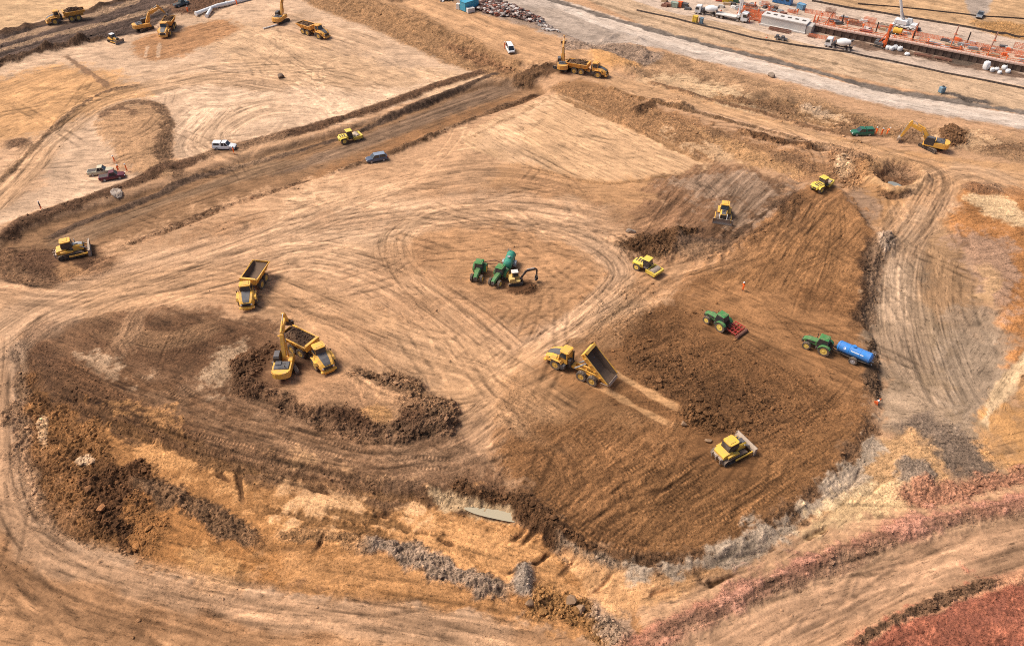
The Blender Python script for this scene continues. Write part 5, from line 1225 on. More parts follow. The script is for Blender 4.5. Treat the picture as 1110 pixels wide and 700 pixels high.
def mini_digger(label, key):
    x, y, z, rz = SPOT[key]; t = thing('midi_excavator', label, 'excavator', (x, y, z), rz)
    for s in (-1, 1): track(t, s*.75, -.95, .95, .3, .4)
    b = MB(); b.box((0,0,.4), (1.2,1.1,.3)); b.box((1.35,0,.3), (.1,1.9,.4)); b.cyl((0,0,.5), (0,0,.72), .5, n=14); b.build('undercarriage', BLK, t)
    b = MB(); b.plan([(-1.1,-.7), (-.7,-.95), (.8,-.95), (1.0,-.6), (1.0,.6), (.8,.95), (-.7,.95), (-1.1,.7)], .72, 1.0); b.prism([(-1.15,.95), (-.1,.95), (-.1,1.5), (-1.0,1.5)], -.85, .85); b.build('upper_body', PYEL, t)
    b = MB(); b.prism([(-.55,1.0), (.75,1.0), (.85,1.4), (.6,2.35), (-.5,2.35)], -.1, .86); cab = b.build('cab', PYEL, t)
    b = MB(); b.box((.05,.38,2.4), (1.25,1.05,.1), bev=.04); b.build('roof', WHD, cab)
    b = MB(); b.prism([(-.4,1.45), (.68,1.45), (.5,2.25), (-.4,2.25)], .861, .88); b.build('side_window', GLS, cab)
    b = MB(); b.prism([(-.4,1.45), (.68,1.45), (.5,2.25), (-.4,2.25)], -.12, -.101); b.build('side_window', GLS, cab)
    b = MB(); b.add([(.86,.0,1.45), (.86,.78,1.45), (.64,.78,2.28), (.64,.0,2.28), (.83,.0,1.45), (.83,.78,1.45), (.61,.78,2.28), (.61,.0,2.28)], [(0,1,2,3), (7,6,5,4), (0,1,5,4), (1,2,6,5), (2,3,7,6), (3,0,4,7)]); b.build('windscreen', GLS, cab)
    b = MB(); b.box((1.15,-.3,1.05), (.5,.3,.4)); beam(b, (1.2,1.1), (2.1,2.5), .24, .3, .36); beam(b, (2.1,2.5), (3.9,2.75), .22, .36, .24); b.build('boom', BLK, t)
    b = MB(); beam(b, (3.6,3.0), (4.05,2.6), .22, .2, .32); beam(b, (4.05,2.6), (4.1,1.1), .2, .32, .2); b.build('arm', BLK, t)
    b = MB(); b.cyl((1.4,0,1.2), (2.0,0,2.0), .08, n=8); b.cyl((2.2,0,2.85), (3.6,0,3.05), .07, n=8); b.build('boom_ram', GALV, t)
    b = MB(); b.prism([(3.85,1.15), (4.25,1.1), (4.3,.7), (4.1,.35), (3.75,.3), (3.7,.42), (3.95,.5), (4.1,.75)], -.35, .35); b.prism([(3.85,1.15), (4.25,1.1), (4.3,.7), (4.1,.35), (3.75,.3)], .33, .36); b.prism([(3.85,1.15), (4.25,1.1), (4.3,.7), (4.1,.35), (3.75,.3)], -.36, -.33); b.build('bucket', BLK, t)
    return t

def car(label, key, mat, kind='suv', cat='car', name=None, roof=None, L=4.8, W=1.86, grp='cars and pickups parked on the site', canopy=None):
    x, y, z, rz = SPOT[key]; t = thing(name or 'parked_car', label, cat, (x, y, z), rz, grp)
    h = L/2; wb = L*.29; H = {'suv': 1.72, 'pickup': 1.78, 'van': 2.1}[kind]; belt = 1.02 if kind != 'van' else 1.15
    hx = h*.42 if kind != 'van' else h*.72
    b = MB(); st = [(-h,.78*W/2,.45,belt-.05), (-h+.12,.97*W/2,.36,belt), (-h*.5,W/2,.32,belt), (hx,W/2,.32,belt), (h-.35,.95*W/2,.34,belt-.1), (h-.04,.82*W/2,.4,belt-.28), (h,.7*W/2,.46,belt-.4)]
    b.loft([[(X,-w,zb), (X,w,zb), (X,w*1.01,zt-.18), (X,w*.9,zt), (X,-w*.9,zt), (X,-w*1.01,zt-.18)] for X, w, zb, zt in st]); body = b.build('body', mat, t, smooth=True)
    if kind == 'pickup': c0, c1, r0, r1 = -h*.22, hx+.1, -h*.12, hx-.5
    elif kind == 'van': c0, c1, r0, r1 = -h+.1, hx+.3, -h+.25, hx-.35
    else: c0, c1, r0, r1 = -h+.15, hx+.15, -h+.55, hx-.5
    w0, w1 = W/2*.9, W/2*.74
    b = MB(); b.loft([[(c0,-w0,belt-.01), (c0,w0,belt-.01), (c1,w0,belt-.01), (c1,-w0,belt-.01)], [(r0-.02,-w1,H-.06), (r0-.02,w1,H-.06), (r1+.02,w1,H-.06), (r1+.02,-w1,H-.06)]]); cabn = b.build('cabin', GLS, t)
    b = MB(); b.box(((r0+r1)/2,0,H-.03), (r1-r0+.12,2*w1+.06,.08), bev=.03)
    for s in (-1, 1):
        for (xa, xb) in ((c0,r0), (c1,r1), ((c0+c1)/2,(r0+r1)/2)): b.cyl((xa,s*(w0+.005),belt), (xb,s*(w1+.005),H-.05), .05, n=6)
    b.build('roof', roof or mat, cabn)
    if kind == 'pickup':
        if canopy:
            b = MB(); b.loft([[(-h+.08,-w0,belt-.01), (-h+.08,w0,belt-.01), (c0-.05,w0,belt-.01), (c0-.05,-w0,belt-.01)], [(-h+.2,-w1,H-.05), (-h+.2,w1,H-.05), (c0-.05,w1,H-.05), (c0-.05,-w1,H-.05)]]); cn = b.build('canopy', canopy, t)
            for s in (-1, 1):
                b = MB(); a0 = .3; q = [(-h+.4, s*(w0+(w1-w0)*.2+.012), belt+.16), (c0-.3, s*(w0+(w1-w0)*.2+.012), belt+.16), (c0-.35, s*(w0+(w1-w0)*.85+.012), H-.2), (-h+.5, s*(w0+(w1-w0)*.85+.012), H-.2)]
                b.add(q+[(p[0], p[1]-s*.015, p[2]) for p in q], [(0,1,2,3), (7,6,5,4), (0,1,5,4), (1,2,6,5), (2,3,7,6), (3,0,4,7)]); b.build('canopy_window', GLS, cn)
        else:
            b = MB(); b.box((-h*.62,0,belt+.012), (h*.66,W*.74,.02)); b.build('bed_liner', BLK, t)
    for s in (-1, 1):
        for xx in (-wb, wb): wheel(t, (xx, s*(W/2-.1), .36), .36, .24, RIMG, side=s, tread=0, n=16, rr=.62)
        b = MB(); b.box((h-.06,s*W*.33,belt-.33), (.14,.32,.16), bev=.04); b.build('headlight', LAMP, t)
        b = MB(); b.box((-h+.02,s*W*.41,belt-.2), (.1,.16,.3), bev=.03); b.build('tail_light', TLAMP, t)
        b = MB(); b.box((c1-.15,s*(W/2+.08),belt+.06), (.12,.2,.14), bev=.03); b.build('mirror', mat, t)
    b = MB(); b.box((h-.02,0,.5), (.16,W*.8,.2), bev=.05); b.box((-h+.0,0,.5), (.14,W*.85,.18), bev=.05); b.build('bumper', BLK, t)
    return t

def lorry_base(t, n_ax, L, cabm):
    """flat-nosed lorry cab and chassis; cab at +x"""
    h = L/2
    b = MB(); b.box((-.2,.42,.95), (L-1.2,.16,.28)); b.box((-.2,-.42,.95), (L-1.2,.16,.28)); b.box((h-.9,0,.8), (1.6,2.2,.4)); b.build('chassis', BLK, t)
    b = MB(); b.prism([(h-2.0,.7), (h-.05,.7), (h,1.0), (h,1.7), (h-.22,2.9), (h-1.9,3.0), (h-2.0,2.8)], -1.22, 1.22); cab = b.build('cab', cabm, t)
    b = MB(); b.add([(h+.012,-1.08,1.72), (h+.012,1.08,1.72), (h-.18,1.04,2.72), (h-.18,-1.04,2.72), (h-.02,-1.08,1.72), (h-.02,1.08,1.72), (h-.22,1.04,2.72), (h-.22,-1.04,2.72)], [(0,1,2,3), (7,6,5,4), (0,1,5,4), (1,2,6,5), (2,3,7,6), (3,0,4,7)]); b.build('windscreen', GLS, cab)
    for s in (-1, 1):
        b = MB(); b.prism([(h-1.4,1.75), (h-.15,1.75), (h-.32,2.6), (h-1.4,2.6)], s*1.221, s*1.245); b.build('side_window', GLS, cab)
        b = MB(); b.box((h+.02,s*.85,.95), (.08,.36,.2)); b.build('headlight', LAMP, t)
        b = MB(); b.box((h-.05,s*1.4,2.1), (.08,.2,.55)); b.build('mirror', BLK, t)
        for xx in ([h-1.2, h-2.9] + [-h+1.1+1.35*k for k in range(n_ax-2)]): wheel(t, (xx, s*1.02, .52), .52, .34 if xx > 0 else .5, RIMG, side=s, tread=0, n=16)
    b = MB(); b.box((h+.03,0,.62), (.12,2.4,.35), bev=.04); b.build('bumper', DGR, t)
def mixer(label, key):
    x, y, z, rz = SPOT[key]; t = thing('concrete_mixer_truck', label, 'mixer truck', (x, y, z), rz, 'concrete mixer trucks by the works')
    lorry_base(t, 4, 9.0, WHT)
    b = MB(); b.lathe([(.02,-2.35), (.62,-2.3), (.72,-2.1), (1.25,-.4), (1.25,.7), (.75,2.0), (.02,2.05)], (0,0,0), 'x', n=24)
    b.move(Matrix.Translation((-1.0,0,2.35)) @ Matrix.Rotation(.16, 4, 'Y')); b.build('drum', WHT, t, smooth=True)
    b = MB(); b.box((1.5,0,1.6), (.3,1.6,1.4)); b.box((-3.1,0,1.7), (.25,1.6,1.6)); b.box((1.9,.0,1.5), (.5,2.2,.9), bev=.1); b.build('drum_cradle', DGR, t)
    b = MB(); b.loft([[(-3.3,-.6,3.6), (-3.3,.6,3.6), (-3.9,.5,3.7), (-3.9,-.5,3.7)], [(-3.4,-.3,2.9), (-3.4,.3,2.9), (-3.8,.25,2.9), (-3.8,-.25,2.9)]]); b.build('hopper', DGR, t)
    b = MB(); b.box((-4.3,0,1.7), (1.4,.4,.12), ry=.6); b.build('chute', GALV, t); t.scale = (.88,)*3
    return t
def pump_truck(label, key):
    x, y, z, rz = SPOT[key]; t = thing('crane_lorry', label, 'lorry', (x, y, z), rz); lorry_base(t, 4, 10.5, WHT)
    b = MB(); b.box((-1.6,0,1.2), (6.4,2.4,.2)); b.box((-1.6,1.2,1.32), (6.4,.06,.14)); b.box((-1.6,-1.2,1.32), (6.4,.06,.14)); b.build('flat_bed', WHD, t)
    b = MB(); b.box((2.2,0,1.7), (.8,1.6,1.0), bev=.06); b.build('crane_base', WHT, t)
    b = MB(); b.cyl((2.2,0,2.1), (2.2,0,3.8), .3, .26, n=10); b.box((2.15,0,7.4), (.55,.45,7.6), bev=.05); b.box((2.75,0,6.8), (.4,.35,6.4), bev=.05); b.build('folding_boom', WHT, t)
    return t
def crane(label, key):
    x, y, z, rz = SPOT[key]; t = thing('mobile_crane', label, 'crane', (x, y, z), rz)
    b = MB(); b.box((0,0,.95), (7.0,2.4,.5), bev=.06); b.box((2.6,0,1.6), (1.6,2.3,.9), bev=.1); b.build('carrier', WHT, t)
    for s in (-1, 1):
        for xx in (-2.6,-1.2,1.4,2.8): wheel(t, (xx, s*1.0, .6), .6, .45, RIMG, side=s, tread=0, n=16)
    b = MB(); b.box((-1.1,-.2,2.0), (3.4,1.9,1.3), bev=.12); b.box((-2.7,0,2.0), (.8,2.4,1.2), bev=.08); b.build('superstructure', WHT, t)
    b = MB(); b.prism([(.1,1.5), (1.6,1.5), (1.75,2.1), (1.4,3.0), (.1,3.0)], .3, 1.2); cab = b.build('cab', WHT, t)
    b = MB(); b.prism([(.3,2.05), (1.58,2.05), (1.32,2.9), (.3,2.9)], 1.201, 1.22); b.build('side_window', GLS, cab)
    M = Matrix.Rotation(R(-rz*180/math.pi), 4, 'Z')
    d = Vector((-.34, .1, .94)); d = M @ d; d.normalize(); p = Vector((-1.2, -.2, 2.6))
    b = MB(); b.cyl(p, p+d*8.5, .42, .4, n=8); boom = b.build('boom', WHT, t)
    b = MB(); b.cyl(p+d*8.4, p+d*15, .32, .3, n=8); b.build('boom_section', DGR, boom)
    b = MB(); b.cyl(p+d*14.9, p+d*22, .24, .22, n=8); b.box(p+d*22.2, (.6,.4,.6)); b.build('boom_tip', DGR, boom)
    b = MB(); b.cyl(Vector((0,-.2,1.9)), p+d*4.2, .16, n=8); b.build('lift_ram', GALV, t)
    return t
def drill(label, key):
    x, y, z, rz = SPOT[key]; t = thing('piling_rig', label, 'piling rig', (x, y, z), rz)
    for s in (-1, 1): track(t, s*.85, -1.1, 1.1, .32, .42)
    b = MB(); b.box((-.2,0,1.1), (2.6,1.5,.8), bev=.08); b.box((-.9,0,1.7), (1.0,1.3,.5), bev=.06); b.build('body', DGR, t)
    b = MB(); b.box((1.35,0,3.6), (.5,.6,6.6), bev=.04); b.box((1.7,0,4.0), (.3,.4,5.8)); b.box((1.0,0,1.6), (.7,.8,.9)); b.build('mast', ORG, t)
    b = MB(); b.box((1.95,0,4.6), (.5,.55,.9), bev=.06); b.cyl((1.95,0,.1), (1.95,0,4.2), .11, n=10); b.build('drill_head', BLK, t)
    for s in (-1, 1): b = MB(); b.cyl((-.2,s*.5,1.6), (1.2,s*.25,4.6), .07, n=8); b.build('stay', ORG, t)
    b = MB()
    for sx in (-1, 1):
        for s in (-1, 1): b.box((sx*1.9,s*1.1,.35), (.9,.14,.16), rz=sx*s*.6); b.cyl((sx*2.2,s*1.3,0), (sx*2.2,s*1.3,.5), .1, n=8)
    b.build('outrigger', BLK, t)
    return t
# ------------------------------------------------------------------ machines in place
dump_truck('dump truck heaped with dark earth driving along the dark strip at the top left corner', 'truck_loaded_far', load=1.0, seed=1, body=YEL2)
dump_truck('dump truck facing the camera beneath the raised bucket of the top left excavator', 'truck_facing', load=.7, seed=2, body=YEL2)
dump_truck('half full dump truck on the pale plateau beside the excavator with its boom raised', 'truck_right', load=.35, seed=3, body=YEL2)
dump_truck('empty dump truck with a bare brown body on tan tracks above the loading mound', 'truck_empty', bend=.36)
dump_truck('dump truck being filled with dark earth by the excavator on the loading mound', 'truck_filling', load=.75, seed=5, bend=-.42)
dump_truck('dump truck with its body tipped up on the brown fill, two pale ruts behind it', 'truck_tip', tip=.72)
dump_truck('loaded dump truck seen side on behind the sandy rectangle, an excavator at its tail', 'truck_mid', load=.7, seed=7, body=YEL2)
excavator('yellow excavator with black engine cover loading a dump truck from the dark mound', 'ex_near', elbow=(2.3, 5.6), boom=(5.6, 6.6), tip=(6.6, 4.6), curl=-.6, swing=.5, load=True)
excavator('orange yellow excavator reaching over a dump truck at the top left', 'ex_topleft', elbow=(2.4, 4.4), boom=(5.6, 5.6), tip=(7.0, 3.6), curl=-.4, swing=.3, body=YEL2)
excavator('excavator on the pale plateau with its boom raised high past the top edge', 'ex_up', elbow=(2.2, 5.0), boom=(4.6, 8.0), tip=(7.0, 8.6), curl=-.2, swing=-.4, body=YEL2)
excavator('excavator seen from behind with its boom stretched away, beside the side on dump truck', 'ex_mid', elbow=(2.2, 4.8), boom=(5.2, 6.8), tip=(7.2, 5.0), curl=-.5, swing=.9, body=YEL2)
excavator('bright yellow excavator digging beside the green pickup and a dark earth heap', 'ex_right', elbow=(2.5, 3.7), boom=(5.6, 4.5), tip=(6.6, 1.3), curl=-.3, swing=-.55, scale=1.05)
mini_digger('small pale yellow digger with a black arm beside two green tractors', 'digger_small')
bulldozer('bulldozer in the dark hollow at the left end of the long bank', 'dozer_left', scale=1.12, panel=GALV)
bulldozer('yellow bulldozer with a rust brown blade pushing earth on the big brown fill', 'dozer_near', body=paint('bright_yellow_paint', (.86,.52,.04), dust=.42), scale=1.05)
bulldozer('bulldozer facing the camera with a wide pale blade on the grey brown dozed field', 'dozer_field', scale=1.02)
bulldozer('small white roofed dozer beside the dark strip at the top left', 'dozer_small', roofm=WHT, scale=.78)
roller('roller on the long strip between two banks, near the dark blue car', 'roller_strip', steer=.12)
roller('roller with its drum towards the right on the tracks below the dark ridge', 'roller_mid', steer=-.15)
roller('roller seen from its slotted engine hood at the top of the brown fill', 'roller_right', steer=.2)
tractor('green tractor with yellow wheels pulling the red tine harrow', 'tractor_red')
tractor('green tractor with yellow wheels hitched to the blue tanker', 'tractor_blue')
tractor('green tractor parked leftmost in the middle of the loop of tracks, a boom behind it', 'tractor_a')
tractor('green tractor parked between the small yellow digger and the leftmost tractor', 'tractor_b')
harrow('red tine harrow behind a green tractor on the brown fill', 'harrow')
tanker('bright blue tanker trailer with a white strip at the edge of the brown fill', 'tank_blue', BLU, L=5.2, stripe=True)
tanker('teal green slurry tanker with grey mudguards behind the parked tractors', 'tank_green', TEAL, L=3.9, guards=True)
car('dark blue car on the tan ground below the strip roller', 'car_dark', NAVY, 'suv', roof=paint('pale_blue_roof', (.22,.27,.34), .3, .1))
car('white pickup with a canopy standing on the plateau edge above the long bank', 'suv_white', WHT, 'pickup', 'pickup', 'pickup_truck', L=5.3, canopy=WHT)
car('cream pickup with a dark open bed parked behind the maroon pickup', 'pickup_beige', CRM, 'pickup', 'pickup', 'pickup_truck', L=5.3)
car('maroon pickup parked nearest the edge of the long bank', 'pickup_maroon', MAR, 'pickup', 'pickup', 'pickup_truck', L=5.3)
car('dark green pickup with a canopy standing on the haul road beside people in orange', 'pickup_green', DKG, 'pickup', 'pickup', 'pickup_truck', L=5.3, canopy=DKG)
car('white van coming towards the camera on the sandy terrace at the top', 'van_white', WHT, 'van', 'van', 'white_van', L=4.6)
car('dark teal pickup at the top edge beside the dark strip', 'pickup_teal', paint('dark_teal', (.02,.07,.09), .4), 'pickup', 'pickup', 'pickup_truck', L=5.2)
car('grey pickup at the foot of a gravel ramp, top right', 'tractor_grey', paint('steel_grey', (.16,.19,.22), .4), 'pickup', 'pickup', 'pickup_truck', L=5.0)
mixer('white mixer truck near the top edge, orange barriers behind it', 'mixer_a')
mixer('white mixer truck beside the orange piling rig', 'mixer_b')
pump_truck('white flatbed lorry with a tall folded white boom', 'pump_truck')
crane('white mobile crane with a long boom leaning out of the top edge', 'crane')
drill('orange piling rig with a tall mast on black tracks', 'drill_rig')

# boom sprayer arm folded behind the leftmost tractor
def rear_boom():
    x, y, z, rz = SPOT['tractor_a']; t = thing('folded_boom_implement', 'rusty folded boom on the back of the leftmost parked tractor', 'implement', (x, y, z), rz)
    b = MB(); b.box((-2.5,0,.9), (.3,1.6,.9)); b.build('mounting_frame', RUST, t)
    b = MB(); b.tube([(-2.5,.2,1.4), (-2.7,2.4,2.0), (-2.8,4.2,1.4)], .1); b.tube([(-2.5,.2,1.0), (-2.8,4.2,1.2)], .06); b.box((-2.8,4.2,1.3), (.5,.7,.4)); b.build('boom', RUST, t)
rear_boom()

# ------------------------------------------------------------------ people
def person_mesh(pose, jacket, trousers, hat):
    sk, ed = [], []
    def n(p, r, par=None):
        sk.append((p, r)); 
        if par is not None: ed.append((par, len(sk)-1))
        return len(sk)-1
    lean = .55 if pose == 'stoop' else (.06 if pose != 'stand' else 0.0)
    def L(p):    # upper body leans about the hips
        x, y, z = p; dz = z-.95
        return (x+math.sin(lean)*dz, y, .95+math.cos(lean)*dz)
    pel = n((0,0,.95), .15); ch = n(L((0,0,1.28)), .165, pel); nk = n(L((0,0,1.5)), .062, ch); h0 = n(L((.015,0,1.6)), .095, nk); n(L((.02,0,1.72)), .09, h0)
    for s in (-1, 1):
        hip = n((0,s*.1,.88), .1, pel); fw = .12*s if pose == 'walk' else .03*s
        kn = n((fw+.03,s*.12,.5), .066, hip); an = n((fw*2.0-.03,s*.13,.09), .045, kn); n((fw*2.0+.15,s*.15,.045), .04, an)
        sh = n(L((0,s*.19,1.43)), .075, ch)
        if pose == 'point' and s > 0: el, wr, dr = (.22,s*.3,1.3), (.5,s*.28,1.36), Vector((1,0,.1))
        elif pose == 'hold': el, wr, dr = (.04,s*.3,1.15), (.27,s*.16,1.12), Vector((.9,-s*.3,0))
        else: el, wr, dr = (-.03,s*.28,1.14), (.05,s*.3,.9), Vector((.15,0,-1))
        e = n(L(el), .05, sh); w = n(L(wr), .036, e); dr = dr.normalized(); wv = Vector(wr)
        pa = n(L(wv+dr*.07), .034, w); side = dr.orthogonal().normalized()
        for k in range(4):
            b0 = wv+dr*.1+side*(.018*(k-1.5)); ln = (.06,.075,.07,.05)[k]
            f0 = n(L(b0), .011, pa); f1 = n(L(b0+dr*ln*.6), .009, f0); n(L(b0+dr*ln+Vector((.02,0,0))), .008, f1)
        th = n(L(wv+dr*.05+side*.035), .012, pa); n(L(wv+dr*.09+side*.055), .009, th)
    me = bpy.data.meshes.new('person_skeleton'); me.from_pydata([s[0] for s in sk], ed, []); me.update()
    o = bpy.data.objects.new('person_skeleton', me); COL.objects.link(o)
    m = o.modifiers.new('skin', 'SKIN'); m.use_smooth_shade = True; m.branch_smoothing = .4
    if not me.skin_vertices: 
        bm = bmesh.new(); bm.from_mesh(me); bm.verts.layers.skin.verify(); bm.to_mesh(me); bm.free()
    for i, (p, r) in enumerate(sk): me.skin_vertices[0].data[i].radius = (r, r); me.skin_vertices[0].data[i].use_root = i == 0
    q = o.modifiers.new('sub', 'SUBSURF'); q.levels = 1; q.render_levels = 1
    dg = bpy.context.evaluated_depsgraph_get(); ev = o.evaluated_get(dg); body = bpy.data.meshes.new_from_object(ev); body.name = 'person'
    bpy.data.objects.remove(o); 
    for q in (jacket, trousers, SKIN, BOOT, REFL): body.materials.append(q)
    il, cl = math.sin(lean), math.cos(lean)
    for p in body.polygons:
        c = p.center; zz = c.z; z2 = .95+(c.z-.95)*cl+c.x*il if c.z > .95 else c.z
        hand = (abs(c.y) > .24 and c.z < .9 and pose in ('stand', 'walk', 'stoop')) or (pose == 'hold' and c.x > .29 and 1.0 < c.z < 1.3) or (pose == 'point' and (c.x > .5 or (c.y < -.24 and c.z < .9)))
        p.material_index = 2 if (z2 > 1.5 or hand) else 3 if zz < .12 else 1 if (z2 < .9 and abs(c.y) < .24) else 4 if 1.08 < z2 < 1.15 and abs(c.y) < .22 else 0
    hb = MB(); top = L((.02,0,1.7)); hb.lathe([(.135,0), (.14,.03), (.13,.07), (.1,.12), (.05,.145), (.01,.15)], top, 'z', 14); hb.box((top[0]+.14,0,top[2]+.015), (.1,.18,.02))
    fb = MB(); hx = L((.115,0,1.64)); fb.box(hx, (.04,.03,.05)); 
    for s in (-1, 1): fb.box((hx[0]-.015, s*.035, hx[2]+.03), (.02,.025,.015), m=1)
    fb.box((hx[0]-.012, 0, hx[2]-.055), (.02,.05,.012), m=2)
    return body, hb, fb, hat
SKIN = paint('skin', (.50,.29,.2), .6, .05); BOOT = paint('boot_leather', (.05,.04,.03), .7, .4); DKN = paint('dark_workwear', (.025,.03,.04), .8, .15)
EYE = paint('eye_dark', (.02,.015,.01), .3, 0); LIP = paint('lip', (.4,.16,.13), .6, 0)
_pm = {}
def person(label, px, py, face=(1, .2), pose='stand', dark=False, hat=None, grp='site workers in orange'):
    key = (pose, dark); x, y, z = on_ground(px, py)
    if key not in _pm:
        body, hb, fb, _ = person_mesh(pose, DKN if dark else HVO, HVO, None)
        _pm[key] = (body, hb.build('hard_hat', WHT, smooth=True), fb.build('face', [SKIN, EYE, LIP]))
        for q in _pm[key][1:]: COL.objects.unlink(q)
    body, hatp, facep = _pm[key]
    o = bpy.data.objects.new('person', body); COL.objects.link(o); o.location = (x, y, z-.02); o.rotation_euler = (0, 0, heading(px, py, *face)); o.scale = (1.1,)*3
    for q in (hatp, facep): c = q.copy(); COL.objects.link(c); c.parent = o
    return tag(o, label, 'person', grp)
person('person in dark jacket and orange trousers alone on the edge of the long bank', 45, 227, (1, -.2), 'stand', True)
person('person in orange standing farthest behind the maroon pickup', 125, 177, (-1, .3), 'walk')
person('person in orange between the cream pickup and the maroon pickup hood', 129, 187, (1, .2), 'hold')
person('person in orange standing to the right of the maroon pickup', 138, 186, (-1, .2), 'stand')
person('person in orange standing in front of the white canopy pickup', 254, 167, (-1, .4), 'point')
person('person in orange near the dark earth patch below the white pipe end', 204, 15, (1, .2), 'stand')
person('person in orange standing beside the white pipe at the top edge', 257, 6, (-1, .5), 'hold')
person('person in orange beside the white van on the terrace', 547, 53, (1, .1), 'stand')
person('person in orange with a white helmet alone on the brown fill above the harrow', 805, 315, (-1, .3), 'hold')
person('person in orange just behind the green canopy pickup', 949, 146, (-1, .2), 'stand')
person('person in orange in the middle of the three behind the green pickup', 955, 147, (1, .5), 'hold')
person('person in orange nearest the digging excavator, behind the green pickup', 961, 146, (1, -.1), 'stoop')
person('person in orange at the tail of the mixer truck near the top edge', 777, 16, (1, .3), 'stand')
person('person in orange beside the flatbed lorry wheels', 781, 17, (-1, .3), 'hold')
person('person in orange beside the yellow cabinet on the far road', 758, 25, (-1, .1), 'stand', True)
person('person in orange beside the concrete wall end', 903, 30, (1, .4), 'walk')
person('person in orange standing on the works slab near the top edge', 818, 8, (1, .4), 'walk')

# ------------------------------------------------------------------ site furniture
def cone(label, px, py, h=.75, fallen=False, grp=None):
    x, y, z = on_ground(px, py); t = thing('traffic_cone', label, 'traffic cone', (x, y, z), .6, grp)
    M = Matrix.Translation((0,0,.22*h)) @ Matrix.Rotation(1.35, 4, 'Y') if fallen else Matrix()
    b = MB(); b.lathe([(h*.2,.04), (h*.05,h), (.01,h)], (0,0,0), 'z', 14); b.move(M).build('cone_body', ORG, t, smooth=True)
    b = MB(); b.lathe([(h*.165,h*.3), (h*.11,h*.62), (h*.1,h*.62), (h*.14,h*.3)], (0,0,0), 'z', 14); b.move(M).build('reflective_band', WHT, t)
    b = MB(); b.box((0,0,.03), (h*.55,h*.55,.05), bev=.02); b.move(M).build('base', ORG, t); return t
cone('large orange and white cone tipped over at the grey edge below the blue tanker', 949, 438, 1.25, True)
cone('small orange and white cone beside the black trolleys on the far road', 831, 41, .9)

def polyline_xyz(px, z=None): return [on_ground(*p) for p in px]
def resample(pts, step):
    out = [pts[0]]
    for a, b in zip(pts[:-1], pts[1:]):
        L = math.dist(a[:2], b[:2]); n = max(1, round(L/step))
        for k in range(1, n+1): x, y = a[0]+(b[0]-a[0])*k/n, a[1]+(b[1]-a[1])*k/n; out.append((x, y, hz(x, y) if abs(x) < HW0+HW1*y else 0.0))
    return out
def silt_fence(label, px, h=.55, step=3.0):
    p = resample(polyline_xyz(px), step); t = thing('silt_fence', label, 'low fence', p[0])
    o = Vector(p[0]); b = MB()
    for a, c in zip(p[:-1], p[1:]):
        a, c = Vector(a)-o, Vector(c)-o; d = (c-a); n = Vector((-d.y, d.x, 0)).normalized()*.03; u = Vector((0,0,h)); lo = Vector((0,0,-.15))
        b.add([a-n+lo, c-n+lo, c+n+lo, a+n+lo, a-n+u, c-n+u, c+n+u, a+n+u], [(0,1,2,3), (4,5,6,7), (0,1,5,4), (1,2,6,5), (2,3,7,6), (3,0,4,7)])
    b.build('fabric', paint('black_fabric', (.05,.045,.045), .9, .25), t)
    b = MB()
    for q in p: q = Vector(q)-o; b.box(q+Vector((0,.08,h*.55)), (.08,.08,h*1.25))
    ps = b.build('stake', TIMB, t); ps['kind'] = 'stuff'
    return t
silt_fence('long low black fence along the near edge of the far works road', [(690,12), (755,27), (820,43), (870,51), (915,57), (960,66), (1040,83), (1125,100)], .5)
silt_fence('low black fence behind the works along the tan bank', [(880,2), (950,14), (1010,24), (1125,44)], .6)
silt_fence('thin grey black fence nearest the top edge at the right', [(930,5), (1000,11), (1060,18), (1125,22)], .4)

def net_fence(label, px, h=1.2, step=2.4):
    p = resample(polyline_xyz(px), step); t = thing('orange_net_fence', label, 'net fence', p[0], 0, 'orange net fences round the works')
    o = Vector(p[0]); b = MB(); pb = []
    for i, (a, c) in enumerate(zip(p[:-1], p[1:])):
        a, c = Vector(a)-o, Vector(c)-o; d = c-a; L = d.length; dn = d.normalized(); rz = math.atan2(d.y, d.x)
        for k in range(5): b.box((a+c)/2+Vector((0,0,.12+k*h/4.3)), (L, .025, .1), rz=rz)
        m = max(2, int(L/.4))
        for k in range(m): b.box(a+dn*(L*(k+.5)/m)+Vector((0,0,.1+h/2)), (.1, .02, h), rz=rz)
    b.build('netting', ORN, t)
    b = MB()
    for q in p: q = Vector(q)-o; b.cyl(q+Vector((0,.03,-.2)), q+Vector((0,.03,h+.2)), .045, n=6)
    q = b.build('post', RUST, t); q['kind'] = 'stuff'
    return t
net_fence('orange net fence along the back of the works slab', [(905,22), (960,33), (1030,46), (1125,63)], 1.1)
net_fence('orange net fence in front of the concrete blocks near the mixer truck', [(876,40), (905,45)], 1.0)
net_fence('orange net fence enclosing the reinforcement near the top edge', [(800,14), (826,19), (838,12)], 1.6)
net_fence('short orange net fence at the right edge of the photo', [(1098,52), (1125,57)], 1.6)
net_fence('orange net fence behind the crane at the top of the slab', [(872,14), (905,20)], 1.2)

